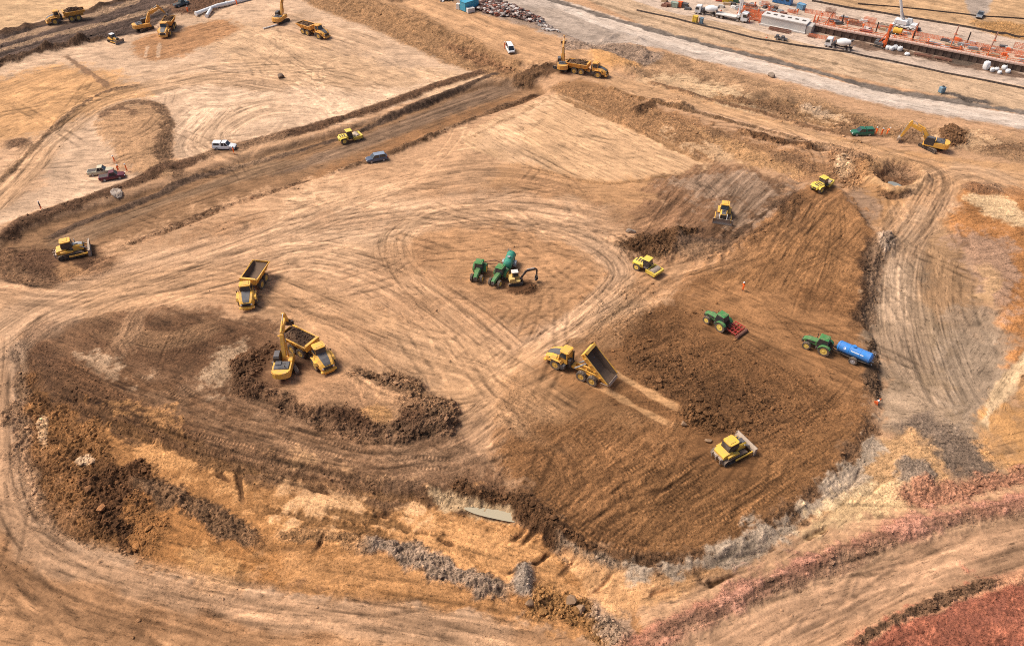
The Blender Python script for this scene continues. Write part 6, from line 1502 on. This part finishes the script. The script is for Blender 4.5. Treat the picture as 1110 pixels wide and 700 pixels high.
def sheet_wall():
    px = [(882,34), (920,42), (960,49.5), (1030,63), (1125,82)]; p = resample(polyline_xyz(px), 1.1); o = Vector(p[0])
    t = thing('sheet_pile_wall', 'long dark sheet pile wall with a pale pink capping beam across the works', 'retaining wall', p[0])
    b = MB(); c = MB()
    for i, (a, e) in enumerate(zip(p[:-1], p[1:])):
        a, e = Vector(a)-o, Vector(e)-o; d = e-a; rz = math.atan2(d.y, d.x); m = (a+e)/2; n = Vector((-d.y, d.x, 0)).normalized()
        b.box(m+n*(.14 if i % 2 else -.14)+Vector((0,0,.7)), (d.length*.98,.16,2.2), rz=rz); b.box(m+n*.25+Vector((0,0,.7)), (d.length,.12,2.15), rz=rz)
        c.box(m+n*.3+Vector((0,0,1.98)), (d.length+.02,1.5,.4), rz=rz)
    b.build('sheet_piles', paint('dark_sheet_pile', (.10,.06,.045), .8, .3), t); c.build('capping_beam', paint('pinkish_concrete', (.62,.42,.33), .85, .3), t)
    rail = MB(); nrm = Vector((0,0,0))
    for a, e in zip(p[:-1], p[1:]):
        a, e = Vector(a)-o, Vector(e)-o; d = e-a; rz = math.atan2(d.y, d.x); n = Vector((-d.y, d.x, 0)).normalized()
        for k in (.5, 1.0): rail.box((a+e)/2-n*.3+Vector((0,0,2.18+k)), (d.length,.06,.14), rz=rz)
        rail.box(a-n*.3+Vector((0,0,2.7)), (.08,.08,1.1), rz=rz)
    rail.build('edge_rail', ORN, t)
sheet_wall()

def abutment():
    a = Vector(on_ground(824,27)); e = Vector(on_ground(872,36.5)); d = e-a; L = d.length; rz = math.atan2(d.y, d.x)
    t = thing('concrete_abutment', 'pale concrete wall block with square holes along its top', 'concrete wall', a, rz)
    b = MB(); b.box((L/2,2.0,1.35), (L,4.0,2.7)); b.box((L/2,-.25,.25), (L+.4,.6,.5)); b.build('wall', CONCP, t)
    b = MB(); b.box((L/2,2.0,2.85), (L+.2,4.4,.3)); cap = b.build('top_slab', CONCP, t)
    for k in range(6): q = MB(); q.box((1.2+k*L/6.2,2.2,3.03), (1.1,1.0,.08)); q.build('hole_shade', BLK, cap)  # black plates stand for the shade inside the holes
    b = MB(); b.box((L+.9,2.0,1.2), (1.6,3.6,2.4))
    for k in range(7): b.cyl((L+1.8,.4+.55*k,0), (L+1.8,.4+.55*k,2.9), .05, n=6)
    b.build('end_block', CONC, t)
abutment()
def low_wall(label, p0, p1, h, w, ribs=True):
    a = Vector(on_ground(*p0)); e = Vector(on_ground(*p1)); d = e-a; L = d.length; rz = math.atan2(d.y, d.x)
    t = thing('concrete_wall', label, 'concrete wall', a, rz, 'concrete walls of the works')
    b = MB(); b.box((L/2,w/2,h/2), (L,w,h)); b.box((L/2,w/2-.1,.12), (L+.3,w+.8,.24)); b.build('wall', CONCP, t)
    if ribs:
        for k in range(int(L/2.2)):
            q = MB(); q.box((1+k*2.2,-.1,h*.62), (.3,.25,h*1.3)); q.build('formwork_post', TIMB if k % 2 else BLK, t)
low_wall('pale low wall with timber posts between the wall block and the piling rig', (884,33), (918,40.5), 1.5, .8)
low_wall('pale low wall on the slab behind the square holed block', (838,18), (876,25), 1.0, .8)

def trestle(label, p0, p1):
    a = Vector(on_ground(*p0)); e = Vector(on_ground(*p1)); t = thing('raking_prop', label, 'prop', a, 0, 'raking props across the works')
    d = e-a; d.z = 0; b = MB(); b.cyl((0,0,2.2), d+Vector((0,0,2.6)), .16, n=8); b.build('prop_tube', RUST, t)
    b = MB()
    for s in (0, .5, 1): b.cyl(d*s+Vector((0,0,0)), d*s+Vector((0,0,2.6)), .14, n=6); b.box(d*s+Vector((0,0,.08)), (.7,.7,.16))
    b.build('stand', ORN, t)
trestle('rust red prop to the right of the white crane', (988,43), (993,35)); trestle('rust red prop in the middle of the long works slab', (1029,54), (1036,38)); trestle('rust red prop near the white bags at the right end', (1070,61), (1078,45)); trestle('rust red prop beside the end of the square holed block', (893,33), (901,22))
def post(label, px, py, h=3.2):
    x, y, z = on_ground(px, py); t = thing('steel_post', label, 'post', (x, y, z), 0, 'dark steel posts on the slab')
    b = MB(); b.box((0,0,h/2), (.35,.12,h)); b.box((0,.1,h/2), (.12,.35,h)); b.build('post', BLK, t); b = MB(); b.box((0,0,.06), (.9,.9,.12)); b.build('base_plate', RUST, t)
post('dark steel post to the left of the piling rig', 949, 36); post('dark steel post below the crane at its right', 989, 44, 2.6); post('dark steel post between two rust red props', 1048, 47); post('dark steel post near the top edge beside the timber walls', 912, 27, 3)

r_ = random.Random(5)
def bag(label, px, py, s=1.0, tall=1.0):
    x, y, z = on_ground(px, py); t = thing('bulk_bag', label, 'bulk bag', (x, y, z), r_.uniform(0, 3), 'white bulk bags beside the works')
    s *= .85; b = MB(); w = .55*s; rings = []
    for k, (f, zz) in enumerate(((.85,0), (1.05,.25), (1.1,.6), (1.0,.95), (.8,1.08))):
        rings.append([(w*f*(1+.12*r_.random())*math.cos(a)*1.15, w*f*(1+.12*r_.random())*math.sin(a)*1.15, zz*s*tall) for a in [6.283*(i+.5)/10 for i in range(10)]])
    b.loft(rings); b.build('sack', BAG, t, smooth=True)
    b = MB()
    for a in (.8, 2.4, 3.9, 5.5): c = (w*.8*math.cos(a), w*.8*math.sin(a), 1.1*s*tall); b.box(c, (.1,.1,.35), rz=a)
    b.build('lifting_loop', BAG, t)
for i, (px, py, s, tl) in enumerate([(962,53.5,1.1,1), (966,54.5,1.1,1), (970,53.5,1.2,1), (975,55,1.2,1)]): bag(('white bulk bag nearest the piling rig', 'white bulk bag second from the piling rig', 'white bulk bag third from the piling rig', 'white bulk bag farthest from the rig in its row')[i], px, py, s, tl)
bag('single low white bag alone below the row beside the piling rig', 983, 60, 1.2, .6)
for i, (px, py, s, tl) in enumerate([(1068,75,1.5,1.5), (1075,77.5,1.0,1), (1080,76.5,1.0,.8), (1083,80,.9,.9), (1088,75.5,1.2,1), (1092,79,1.1,.9)]): bag(('tall white bag at the left of the right hand group', 'small white bag just right of the tall white bag', 'flat white bag in the middle of the right hand group', 'lowest white bag in the right hand group', 'rear white bag near the right end of the group', 'rightmost white bag of the works')[i], px, py, s, tl)

def container(label, px, py, d, L, W, H, mat, name='site_cabin', cat='site cabin', win=False, rim=True):
    x, y, z = on_ground(px, py); t = thing(name, label, cat, (x, y, z), heading(px, py, *d))
    b = MB(); b.box((0,0,H/2+.08), (L,W,H), bev=.05)
    n = int(L/.45)
    for k in range(n):
        for s in (-1, 1): b.box((-L/2+.3+k*(L-.5)/max(1,n-1), s*W/2, H/2+.08), (.16,.1,H*.9))
    b.build('shell', mat, t)
    b = MB(); 
    if rim:
        for s in (-1, 1): b.box((0,s*(W/2),H+.08), (L+.1,.16,.14)); b.box((s*L/2,0,H+.085), (.16,W+.1,.14))
    for sx in (-1, 1):
        for s in (-1, 1): b.box((sx*L*.45,s*W*.42,.06), (.3,.3,.12))
    b.build('frame', mat, t)
    if win:
        for k in range(3):
            q = MB(); q.box((-L*.3+k*L*.3,-W/2-.06,H*.6), (1.0,.05,.8)); q.build('window', GLS, t)
    return t
container('bright cyan container beside the rubble at the top edge', 509, 10, (5, -1.6), 5.6, 2.6, 2.7, CYAN, 'shipping_container', 'container')
container('white box leaning in front of the cyan container', 510, 13.5, (5, -1.0), 2.4, 1.4, 1.3, WHD, 'equipment_box', 'box', rim=False)
container('small white box to the left of the cyan container', 497, 10, (3, -2), 1.2, 1.2, 1.6, WHD, 'equipment_box', 'box', rim=False)
container('blue site cabin cut by the top edge beside the works', 848, 3.5, (5, 1), 6.0, 2.5, 2.6, BLU2, win=True)
container('small light blue box lying near the blue site cabin', 868, 10, (3, 1), 2.4, 1.6, 1.5, paint('light_blue', (.10,.30,.48), .5), 'equipment_box', 'box')
container('yellow skip at the top edge between a red and a green one', 789, 2.2, (5, .6), 3.4, 1.8, 1.5, paint('skip_yellow', (.80,.55,.03)), 'waste_skip', 'skip')
container('red skip at the top edge left of the yellow one', 780, 1.2, (5, .6), 2.4, 1.7, 1.4, paint('skip_red', (.55,.08,.04)), 'waste_skip', 'skip')
container('green skip at the top edge right of the yellow one', 797, 2.8, (5, .6), 2.0, 1.7, 1.4, paint('skip_green', (.04,.18,.10)), 'waste_skip', 'skip')
container('yellow cabinet standing by the black fence on the far road', 753, 25, (5, 1.2), 1.5, 1.1, 2.0, paint('cabinet_yellow', (.78,.52,.05)), 'electrical_cabinet', 'cabinet')
container('grey cabinet beside the yellow cabinet', 760, 26.2, (5, 1.2), .9, .9, 1.7, BLG, 'electrical_cabinet', 'cabinet')
container('green and white generator near the top edge, left of the mixer truck', 731, 8, (5, 1), 2.4, 1.2, 1.4, paint('pale_green', (.28,.38,.31)), 'generator', 'generator')
container('grey generator beside the green and white one', 742, 8.5, (5, 1), 2.0, 1.1, 1.3, DGR, 'generator', 'generator')
container('orange crate between two generators near the top edge', 737, 8, (5, 1), 1.2, 1.0, 1.6, ORG, 'equipment_box', 'box')
container('rust brown tarpaulin covered stack left of the generators', 724, 7, (5, .8), 2.4, 1.3, .8, RUST, 'covered_stack', 'stack')
container('dark red timber stack on the slab beside the piling rig', 938, 37, (5, 1), 3.6, 1.2, .9, paint('dark_red', (.22,.03,.04)), 'timber_stack', 'stack')
def bowser():
    x, y, z = on_ground(972, 37.5); t = thing('fuel_bowser', 'yellow fuel tank on a skid below the white crane', 'fuel tank', (x, y, z), heading(972, 37, 5, 1))
    b = MB(); b.lathe([(.02,-1.3), (.7,-1.25), (.85,-1.1), (.85,1.1), (.7,1.25), (.02,1.3)], (0,0,1.15), 'x', 18); b.build('tank', paint('bowser_yellow', (.82,.45,.03)), t, smooth=True)
    b = MB(); b.box((0,.5,.2), (2.6,.14,.4)); b.box((0,-.5,.2), (2.6,.14,.4)); b.box((-.6,0,.4), (.14,1.2,.3)); b.box((.6,0,.4), (.14,1.2,.3)); b.build('skid', BLK, t); b = MB(); b.cyl((0,0,1.95), (0,0,2.2), .25, n=12); b.build('hatch', BLK, t)
bowser()
def trolley(label, px, py):
    x, y, z = on_ground(px, py); t = thing('pipe_trolley', label, 'trolley', (x, y, z), heading(px, py, 5, 1), 'black trolleys on the far road')
    b = MB(); b.box((0,0,.6), (2.0,1.2,.2)); b.box((-.3,0,1.0), (.9,.9,.7), bev=.08); b.box((1.4,0,.5), (1.0,.1,.1)); b.build('deck', DGR, t)
    for s in (-1, 1): wheel(t, (0, s*.65, .4), .4, .25, RIMG, side=s, tread=0, n=14)
trolley('black trolley on the left of the pair on the far road', 843, 43); trolley('black trolley on the right of the pair on the far road', 849, 44.2)
def toilet():
    x, y, z = on_ground(1020, 101); t = thing('water_tank', 'blue grey upright tank on the verge below the white bags', 'water tank', (x, y, z), .4)
    b = MB(); b.box((0,0,.95), (1.5,1.3,1.6), bev=.2); b.build('tank', BLG, t); b = MB(); b.cyl((0,0,1.75), (0,0,1.95), .28, n=12); b.build('lid', BLK, t); b = MB(); b.box((0,0,.08), (1.6,1.4,.16)); b.build('pallet', TIMB, t)
toilet()
def white_pipe():
    p = [Vector(on_ground(*q)) for q in ((212,15), (236,8.5), (256,4), (272,0))]; t = thing('drain_pipe', 'large white pipe with a short branch lying beside the dark strip at the top', 'pipe', p[0])
    o = p[0]; up_ = Vector((0,0,.55)); b = MB()
    for a, e in zip(p[:-1], p[1:]): b.cyl(a-o+up_, e-o+up_, .62, n=16)
    b.build('pipe', WHT, t, smooth=True)
    for k, f in ((0, .02), (1, .5), (2, .3)):
        a, e = p[k]-o+up_, p[k+1]-o+up_; c = a.lerp(e, f); d = (e-a).normalized(); q = MB(); q.cyl(c-d*.2, c+d*.2, .75, n=16); q.build('collar', WHT, t)
    br = Vector(on_ground(225,19)); j = Vector(on_ground(229,11)); b = MB(); b.cyl(br-o+up_, j-o+up_, .5, n=14); b.cyl(br-o+up_, br-o+up_+Vector((-.1,-.5,0)), .6, n=14); b.build('branch', WHT, t, smooth=True)
white_pipe()
def plank():
    a, e = Vector(on_ground(286,32)), Vector(on_ground(300,28)); t = thing('pipe_length', 'thin white pipe length on the plateau below the excavator with raised boom', 'pipe', a)
    b = MB(); b.cyl((0,0,.22), e-a+Vector((0,0,.22)), .2, n=12); b.build('pipe', WHD, t)
    for f in (0, 1): q = MB(); c = (e-a)*f+Vector((0,0,.22)); d = (e-a).normalized()*.12; q.cyl(c-d, c+d, .26, n=12); q.build('socket', WHD, t)
plank()
def sheet():
    x, y, z = on_ground(128, 213); t = thing('plastic_sheet', 'crumpled white plastic sheet hanging over the long bank below the maroon pickup', 'plastic sheet', (x, y, z), heading(128, 213, 5, -1.6))
    b = MB(); n = 18; v = []; f = []; r = random.Random(3)
    for i in range(n):
        for j in range(n):
            a, c = (i/(n-1)-.5)*2.2, (j/(n-1)-.5)*2.8; X = x+a*math.cos(t.rotation_euler.z)-c*math.sin(t.rotation_euler.z); Y = y+a*math.sin(t.rotation_euler.z)+c*math.cos(t.rotation_euler.z)
            v.append((a+r.gauss(0,.06), c+r.gauss(0,.06), hz(X, Y)-z+.2+r.random()*.03))
    for i in range(n-1):
        for j in range(n-1):
            if (i-8)**2+(j-8)**2 < 70+r.random()*16: f.append((i*n+j, (i+1)*n+j, (i+1)*n+j+1, i*n+j+1))
    b.add(v, f); o = b.build('sheet', smooth=True, mats= paint('milky_plastic', (.36,.29,.235), .5, .6, scale=.6), parent=t)
    s = o.modifiers.new('thickness', 'SOLIDIFY'); s.thickness = .02
sheet()

# ------------------------------------------------------------------ boulders, rubble, steel
def boulder(label, px, py, s, mat, flat=.7, seed=0):
    x, y, z = on_ground(px, py); bm = bmesh.new(); bmesh.ops.create_icosphere(bm, subdivisions=2, radius=1); r = random.Random(seed)
    ax = [(Vector((r.gauss(0,1), r.gauss(0,1), r.gauss(0,1))).normalized(), r.uniform(.4,.75)) for _ in range(9)]
    for v in bm.verts:
        p = v.co.copy()
        for a, d in ax:
            k = p.dot(a)
            if k > d: p -= a*(k-d)
        v.co = Vector((p.x*s*1.25, p.y*s, p.z*s*flat))*(1+.04*r.random())
    me = bpy.data.meshes.new('boulder'); bm.to_mesh(me); bm.free(); me.materials.append(mat)
    o = bpy.data.objects.new('boulder', me); COL.objects.link(o); o.location = (x, y, z+s*flat*.35); o.rotation_euler = (0, 0, r.uniform(0, 6)); return tag(o, label, 'boulder', 'boulders lying on the site')
GRK = paint('grey_rock', (.22,.17,.13), .9, .3, scale=2.5); BRK = paint('brown_block', (.12,.075,.05), .95, .3, scale=2.5); SRK = paint('sandy_rock', (.27,.155,.08), .95, .35, scale=2.5); PRK = paint('pale_clay_rock', (.46,.37,.29), .95, .3, scale=2); WRK = paint('white_slab_rock', (.42,.31,.215), .9, .2)
boulder('grey boulder beside the dark ridge, left of the dozed field', 684, 252, .9, GRK, .75, 1)
boulder('dark brown block alone on the pale plateau', 305, 84, 1.1, BRK, .7, 2)
boulder('grey heap of stone beside the far grey road verge', 836, 83, 1.0, GRK, .9, 3)
boulder('small sandy block at the low end of the two pale ruts', 741, 460, .5, SRK, .8, 7)
boulder('sandy block behind the near bulldozer blade track', 768, 478, .5, SRK, .9, 8)
boulder('tan boulder farthest left in the stony row at the bottom', 575, 653, .7, SRK, .8, 9); boulder('tan boulder in the middle of the stony row at the bottom', 618, 652, .8, SRK, .85, 10); boulder('tan boulder near the right end of the stony row at the bottom', 629, 662, .75, SRK, .8, 11)

def rubble(name, label, px, n, s0, s1, cols, h=.3):
    P = [U(*p) for p in px]; lo = np.min(P, 0); hi = np.max(P, 0); pts = []
    def inside(x, y):
        k = False
        for (x0, y0), (x1, y1) in zip(P, P[1:]+P[:1]):
            if (y0 > y) != (y1 > y) and x < x0+(y-y0)*(x1-x0)/(y1-y0): k = not k
        return k
    r = random.Random(9)
    while len(pts) < n:
        x, y = r.uniform(lo[0], hi[0]), r.uniform(lo[1], hi[1])
        if inside(x, y): pts.append((x, y, hz(x, y)+r.random()*h))
    a = np.array(pts, f32); s = rng.uniform(s0, s1, n)*rng.uniform(.5, 1.3, n)
    C = np.array([cols[i] for i in rng.integers(0, len(cols), n)], f32)*rng.uniform(.7, 1.3, (n, 1))
    m = clod_mesh(name, a[:, 0], a[:, 1], a[:, 2], s, C, .6); m.materials.append(SOIL); o = bpy.data.objects.new(name, m); COL.objects.link(o); return tag(o, label, 'rubble', kind='stuff')
rubble('demolition_rubble', 'rust brown and grey demolition rubble spread right of the cyan container', [(516,12), (530,8), (560,14), (590,24), (585,33), (560,27), (535,24), (518,18)], 1300, .2, .75, [(.24,.09,.06), (.13,.07,.055), (.33,.26,.22), (.5,.43,.38), (.18,.12,.1), (.10,.07,.06)], .9)
rubble('scrap_heap', 'pale grey scrap and stone heap left of the cyan container at the top edge', [(450,-8), (505,-8), (500,7), (480,9), (462,3)], 700, .2, .7, [(.45,.41,.38), (.25,.25,.25), (.6,.56,.52), (.16,.15,.15)], .8)
rubble('rubble_patch', 'grey broken stone beside the loading apron right of the rubble', [(575,28), (596,30), (610,40), (590,40)], 260, .12, .45, [(.38,.33,.29), (.28,.2,.16), (.5,.45,.4)], .2)

def steel_bundle(label, px, py, d, L, n, mat):
    x, y, z = on_ground(px, py); t = thing('rebar_bundle', label, 'rebar', (x, y, z), heading(px, py, *d), 'reinforcement bundles on the works slab'); r = random.Random(int(px)); b = MB()
    for k in range(n): yy = r.uniform(-.9, .9); zz = .1+r.random()*.5; b.cyl((-L/2+r.random()*.6, yy, zz), (L/2-r.random()*.6, yy+r.uniform(-.3,.3), zz), .05, n=5)
    b.build('bars', mat, t); b = MB(); b.box((-L*.3,0,.06), (.2,2.2,.12)); b.box((L*.3,0,.06), (.2,2.2,.12)); b.build('bearer', TIMB, t)
def cage(label, px, py, d, L=3, h=1.8, mat=None):
    x, y, z = on_ground(px, py); t = thing('rebar_cage', label, 'rebar cage', (x, y, z), heading(px, py, *d), 'reinforcement cages on the works slab'); b = MB(); m = int(L/.35)
    for k in range(m+1):
        for s in (-.5, .5): b.box((-L/2+L*k/m, s, h/2), (.07,.07,h))
    for zz in (.15, h*.5, h*.95):
        for s in (-.5, .5): b.box((0, s, zz), (L,.06,.06))
    b.build('bars', mat or RUST, t); q = MB(); q.box((0,0,.03), (L,1.1,.06)); q.build('base_mat', RUST, t)
for lb, px, py, d, L, h, m in [('rust red cage behind the flatbed lorry cab', 808, 18, (5,1), 4, 1.8, RUST), ('orange capped cage left of the concrete block', 818, 22, (5,1), 3, 2.2, ORN), ('rust red cage right behind the orange capped one', 815, 12, (5,1), 5, 1.5, RUST),
      ('orange cage at the left end of the concrete block', 826, 25, (5,1), 2, 2.4, ORN), ('rust red cage near the blue cabin', 836, 9, (5,1), 4, 1.2, RUST), ('orange cage just below the blue site cabin', 829, 7, (5,1), 2.4, 1.4, ORN),
      ('orange cage at the end of the holed block', 884, 24, (2,-3), 3, 2, ORN), ('low rust cage behind the white low wall', 925, 27, (5,1), 5, 1, RUST), ('dark cage below the crane cab', 958, 30, (5,1), 3, 1.2, BLK), ('orange cage left of the crane', 942, 25, (5,1), 3.5, 1.6, ORN), ('red cage at the far right edge of the works', 1106, 62, (5,1), 3, 1.6, ORN), ('dark cage between the holed block and cabin', 900, 14, (5,1), 3, 1.4, RUST), ('small orange cage on the slab top edge', 858, 14, (5,1), 2.5, .9, ORN)]: cage(lb, px, py, d, L, h, m)
for lb, px, py, d, L, n, m in [('rust brown bars laid in front of the concrete block', 845, 34, (5,1), 7, 26, RUST), ('rust bars on the slab behind the long wall', 1010, 51, (5,1), 8, 20, RUST), ('dark red bars below the piling rig row of bags', 1000, 61, (5,1), 5, 18, RUST), ('brown bars at the foot of the block end', 880, 40, (5,1), 3, 16, RUST), ('brown bars near the dark pit in front of the long wall', 1022, 65, (5,1), 5, 16, RUST), ('dark bars on the slab left of the crane', 920, 22, (5,1), 6, 20, RUST), ('grey pipes stacked near the cages', 828, 14, (5,1), 5, 18, GALV)]: steel_bundle(lb, px, py, d, L, n, m)

# ------------------------------------------------------------------ standing water
def puddle(name, px, z_off, col):
    P = smooth_pts([U(*p) for p in px], True, 5); z = min(hz(*p) for p in P)+z_off
    z = float(np.median([hz(*p) for p in P]))+z_off
    b = MB(); n = len(P); b.add([(p[0], p[1], z) for p in P], [tuple(range(n))])
    m = paint(name+'_material', col, .06, .0, spec=.5); o = b.build(name, m); o['kind'] = 'structure'
puddle('water', [(503,545), (530,546), (560,550), (574,556), (560,561), (535,557), (512,551)], .06, (.42,.35,.23))
puddle('pond_water', [(966,189), (976,191), (982,196), (974,199), (966,196)], .45, (.24,.24,.21))


# more of the works: barriers, timber and small stacks
def barrier(px, py, d, L=2.2, label='orange pedestrian barrier among the many behind the flatbed lorry', grp='orange pedestrian barriers on the works'):
    x, y, z = on_ground(px, py); t = thing('pedestrian_barrier', label, 'barrier', (x, y, z), heading(px, py, *d), grp)
    b = MB(); b.box((0,0,.95), (L,.06,.1)); b.box((0,0,.3), (L,.06,.1))
    for k in range(7): b.box((-L/2+L*k/6,0,.6), (.09,.05,.75))
    b.build('panel', ORN, t)
    for s in (-1, 1): q = MB(); q.box((s*L*.4,0,.06), (.12,.7,.08)); q.build('foot', BLK, t)
rr = random.Random(21)
for k in range(26):
    u = rr.random(); barrier(800+40*u+rr.uniform(-6,6), 15+8*u+rr.uniform(-7,4), (5, rr.choice([1, 1, -6])))
for k in range(14):
    u = rr.random(); barrier(885+220*u, 30.5+38*u+rr.uniform(-9,-4), (5, 1.1), 2.4, 'orange pedestrian barrier along the long works slab', 'orange barriers along the slab')
def stack(px, py, d, L, mat, label, grp):
    x, y, z = on_ground(px, py); t = thing('material_stack', label, 'stack', (x, y, z), heading(px, py, *d), grp); b = MB(); r = random.Random(int(px*7))
    for i in range(3):
        for j in range(3-i//2): b.box((r.uniform(-.1,.1), -.5+.45*j+.1*i, .12+.24*i), (L*r.uniform(.85,1), .4, .22))
    b.build('pieces', mat, t)
for k in range(16):
    u = rr.random(); stack(880+220*u, 27+36*u+rr.uniform(-8,8), (5, rr.uniform(.5,1.6)), rr.uniform(1.5,4), rr.choice([RUST, TIMB, GALV, DGR, WHD]), 'small stack of site materials on the long works slab', 'material stacks on the slab')
for k in range(10):
    u = rr.random(); stack(700+90*u, 2+12*u+rr.uniform(-3,3), (5, 1), rr.uniform(1.2,2.6), rr.choice([RUST, TIMB, GALV, DGR, WHD]), 'small stack of site materials beside the mixer truck and generators', 'material stacks by the generators')
for k in range(12):
    u = rr.random(); stack(800+70*u, 8+16*u+rr.uniform(-6,6), (5, 1), rr.uniform(1.5,3.5), rr.choice([RUST, RUST, TIMB, DGR]), 'small stack of site materials among the orange barriers', 'material stacks among the barriers')


for k in range(34):
    u = rr.random(); stack(905+205*u, 24+40*u+rr.uniform(-9,9), (5, rr.uniform(.3,1.8)), rr.uniform(1.0,3.2), rr.choice([WHD, GALV, TIMB, ORG, CONC, DGR, WHD]), 'small stack of site materials on the long works slab', 'material stacks on the slab')
for k in range(22):
    u = rr.random(); stack(780+95*u, 4+18*u+rr.uniform(-8,8), (5, rr.uniform(.3,1.8)), rr.uniform(1.0,3.0), rr.choice([WHD, GALV, TIMB, ORG, CONC, DGR]), 'small stack of site materials among the orange barriers', 'material stacks among the barriers')
for i, (px, py) in enumerate([(806,12), (812,25), (822,16), (833,13), (864,16), (890,20), (918,29), (935,32), (968,44), (1005,48), (1040,56), (1090,66)]):
    person('person in orange working on the crowded works slab', px, py, (rr.uniform(-1,1), rr.uniform(-1,1)), rr.choice(['stand', 'hold', 'walk', 'stoop']), grp='workers on the works slab')
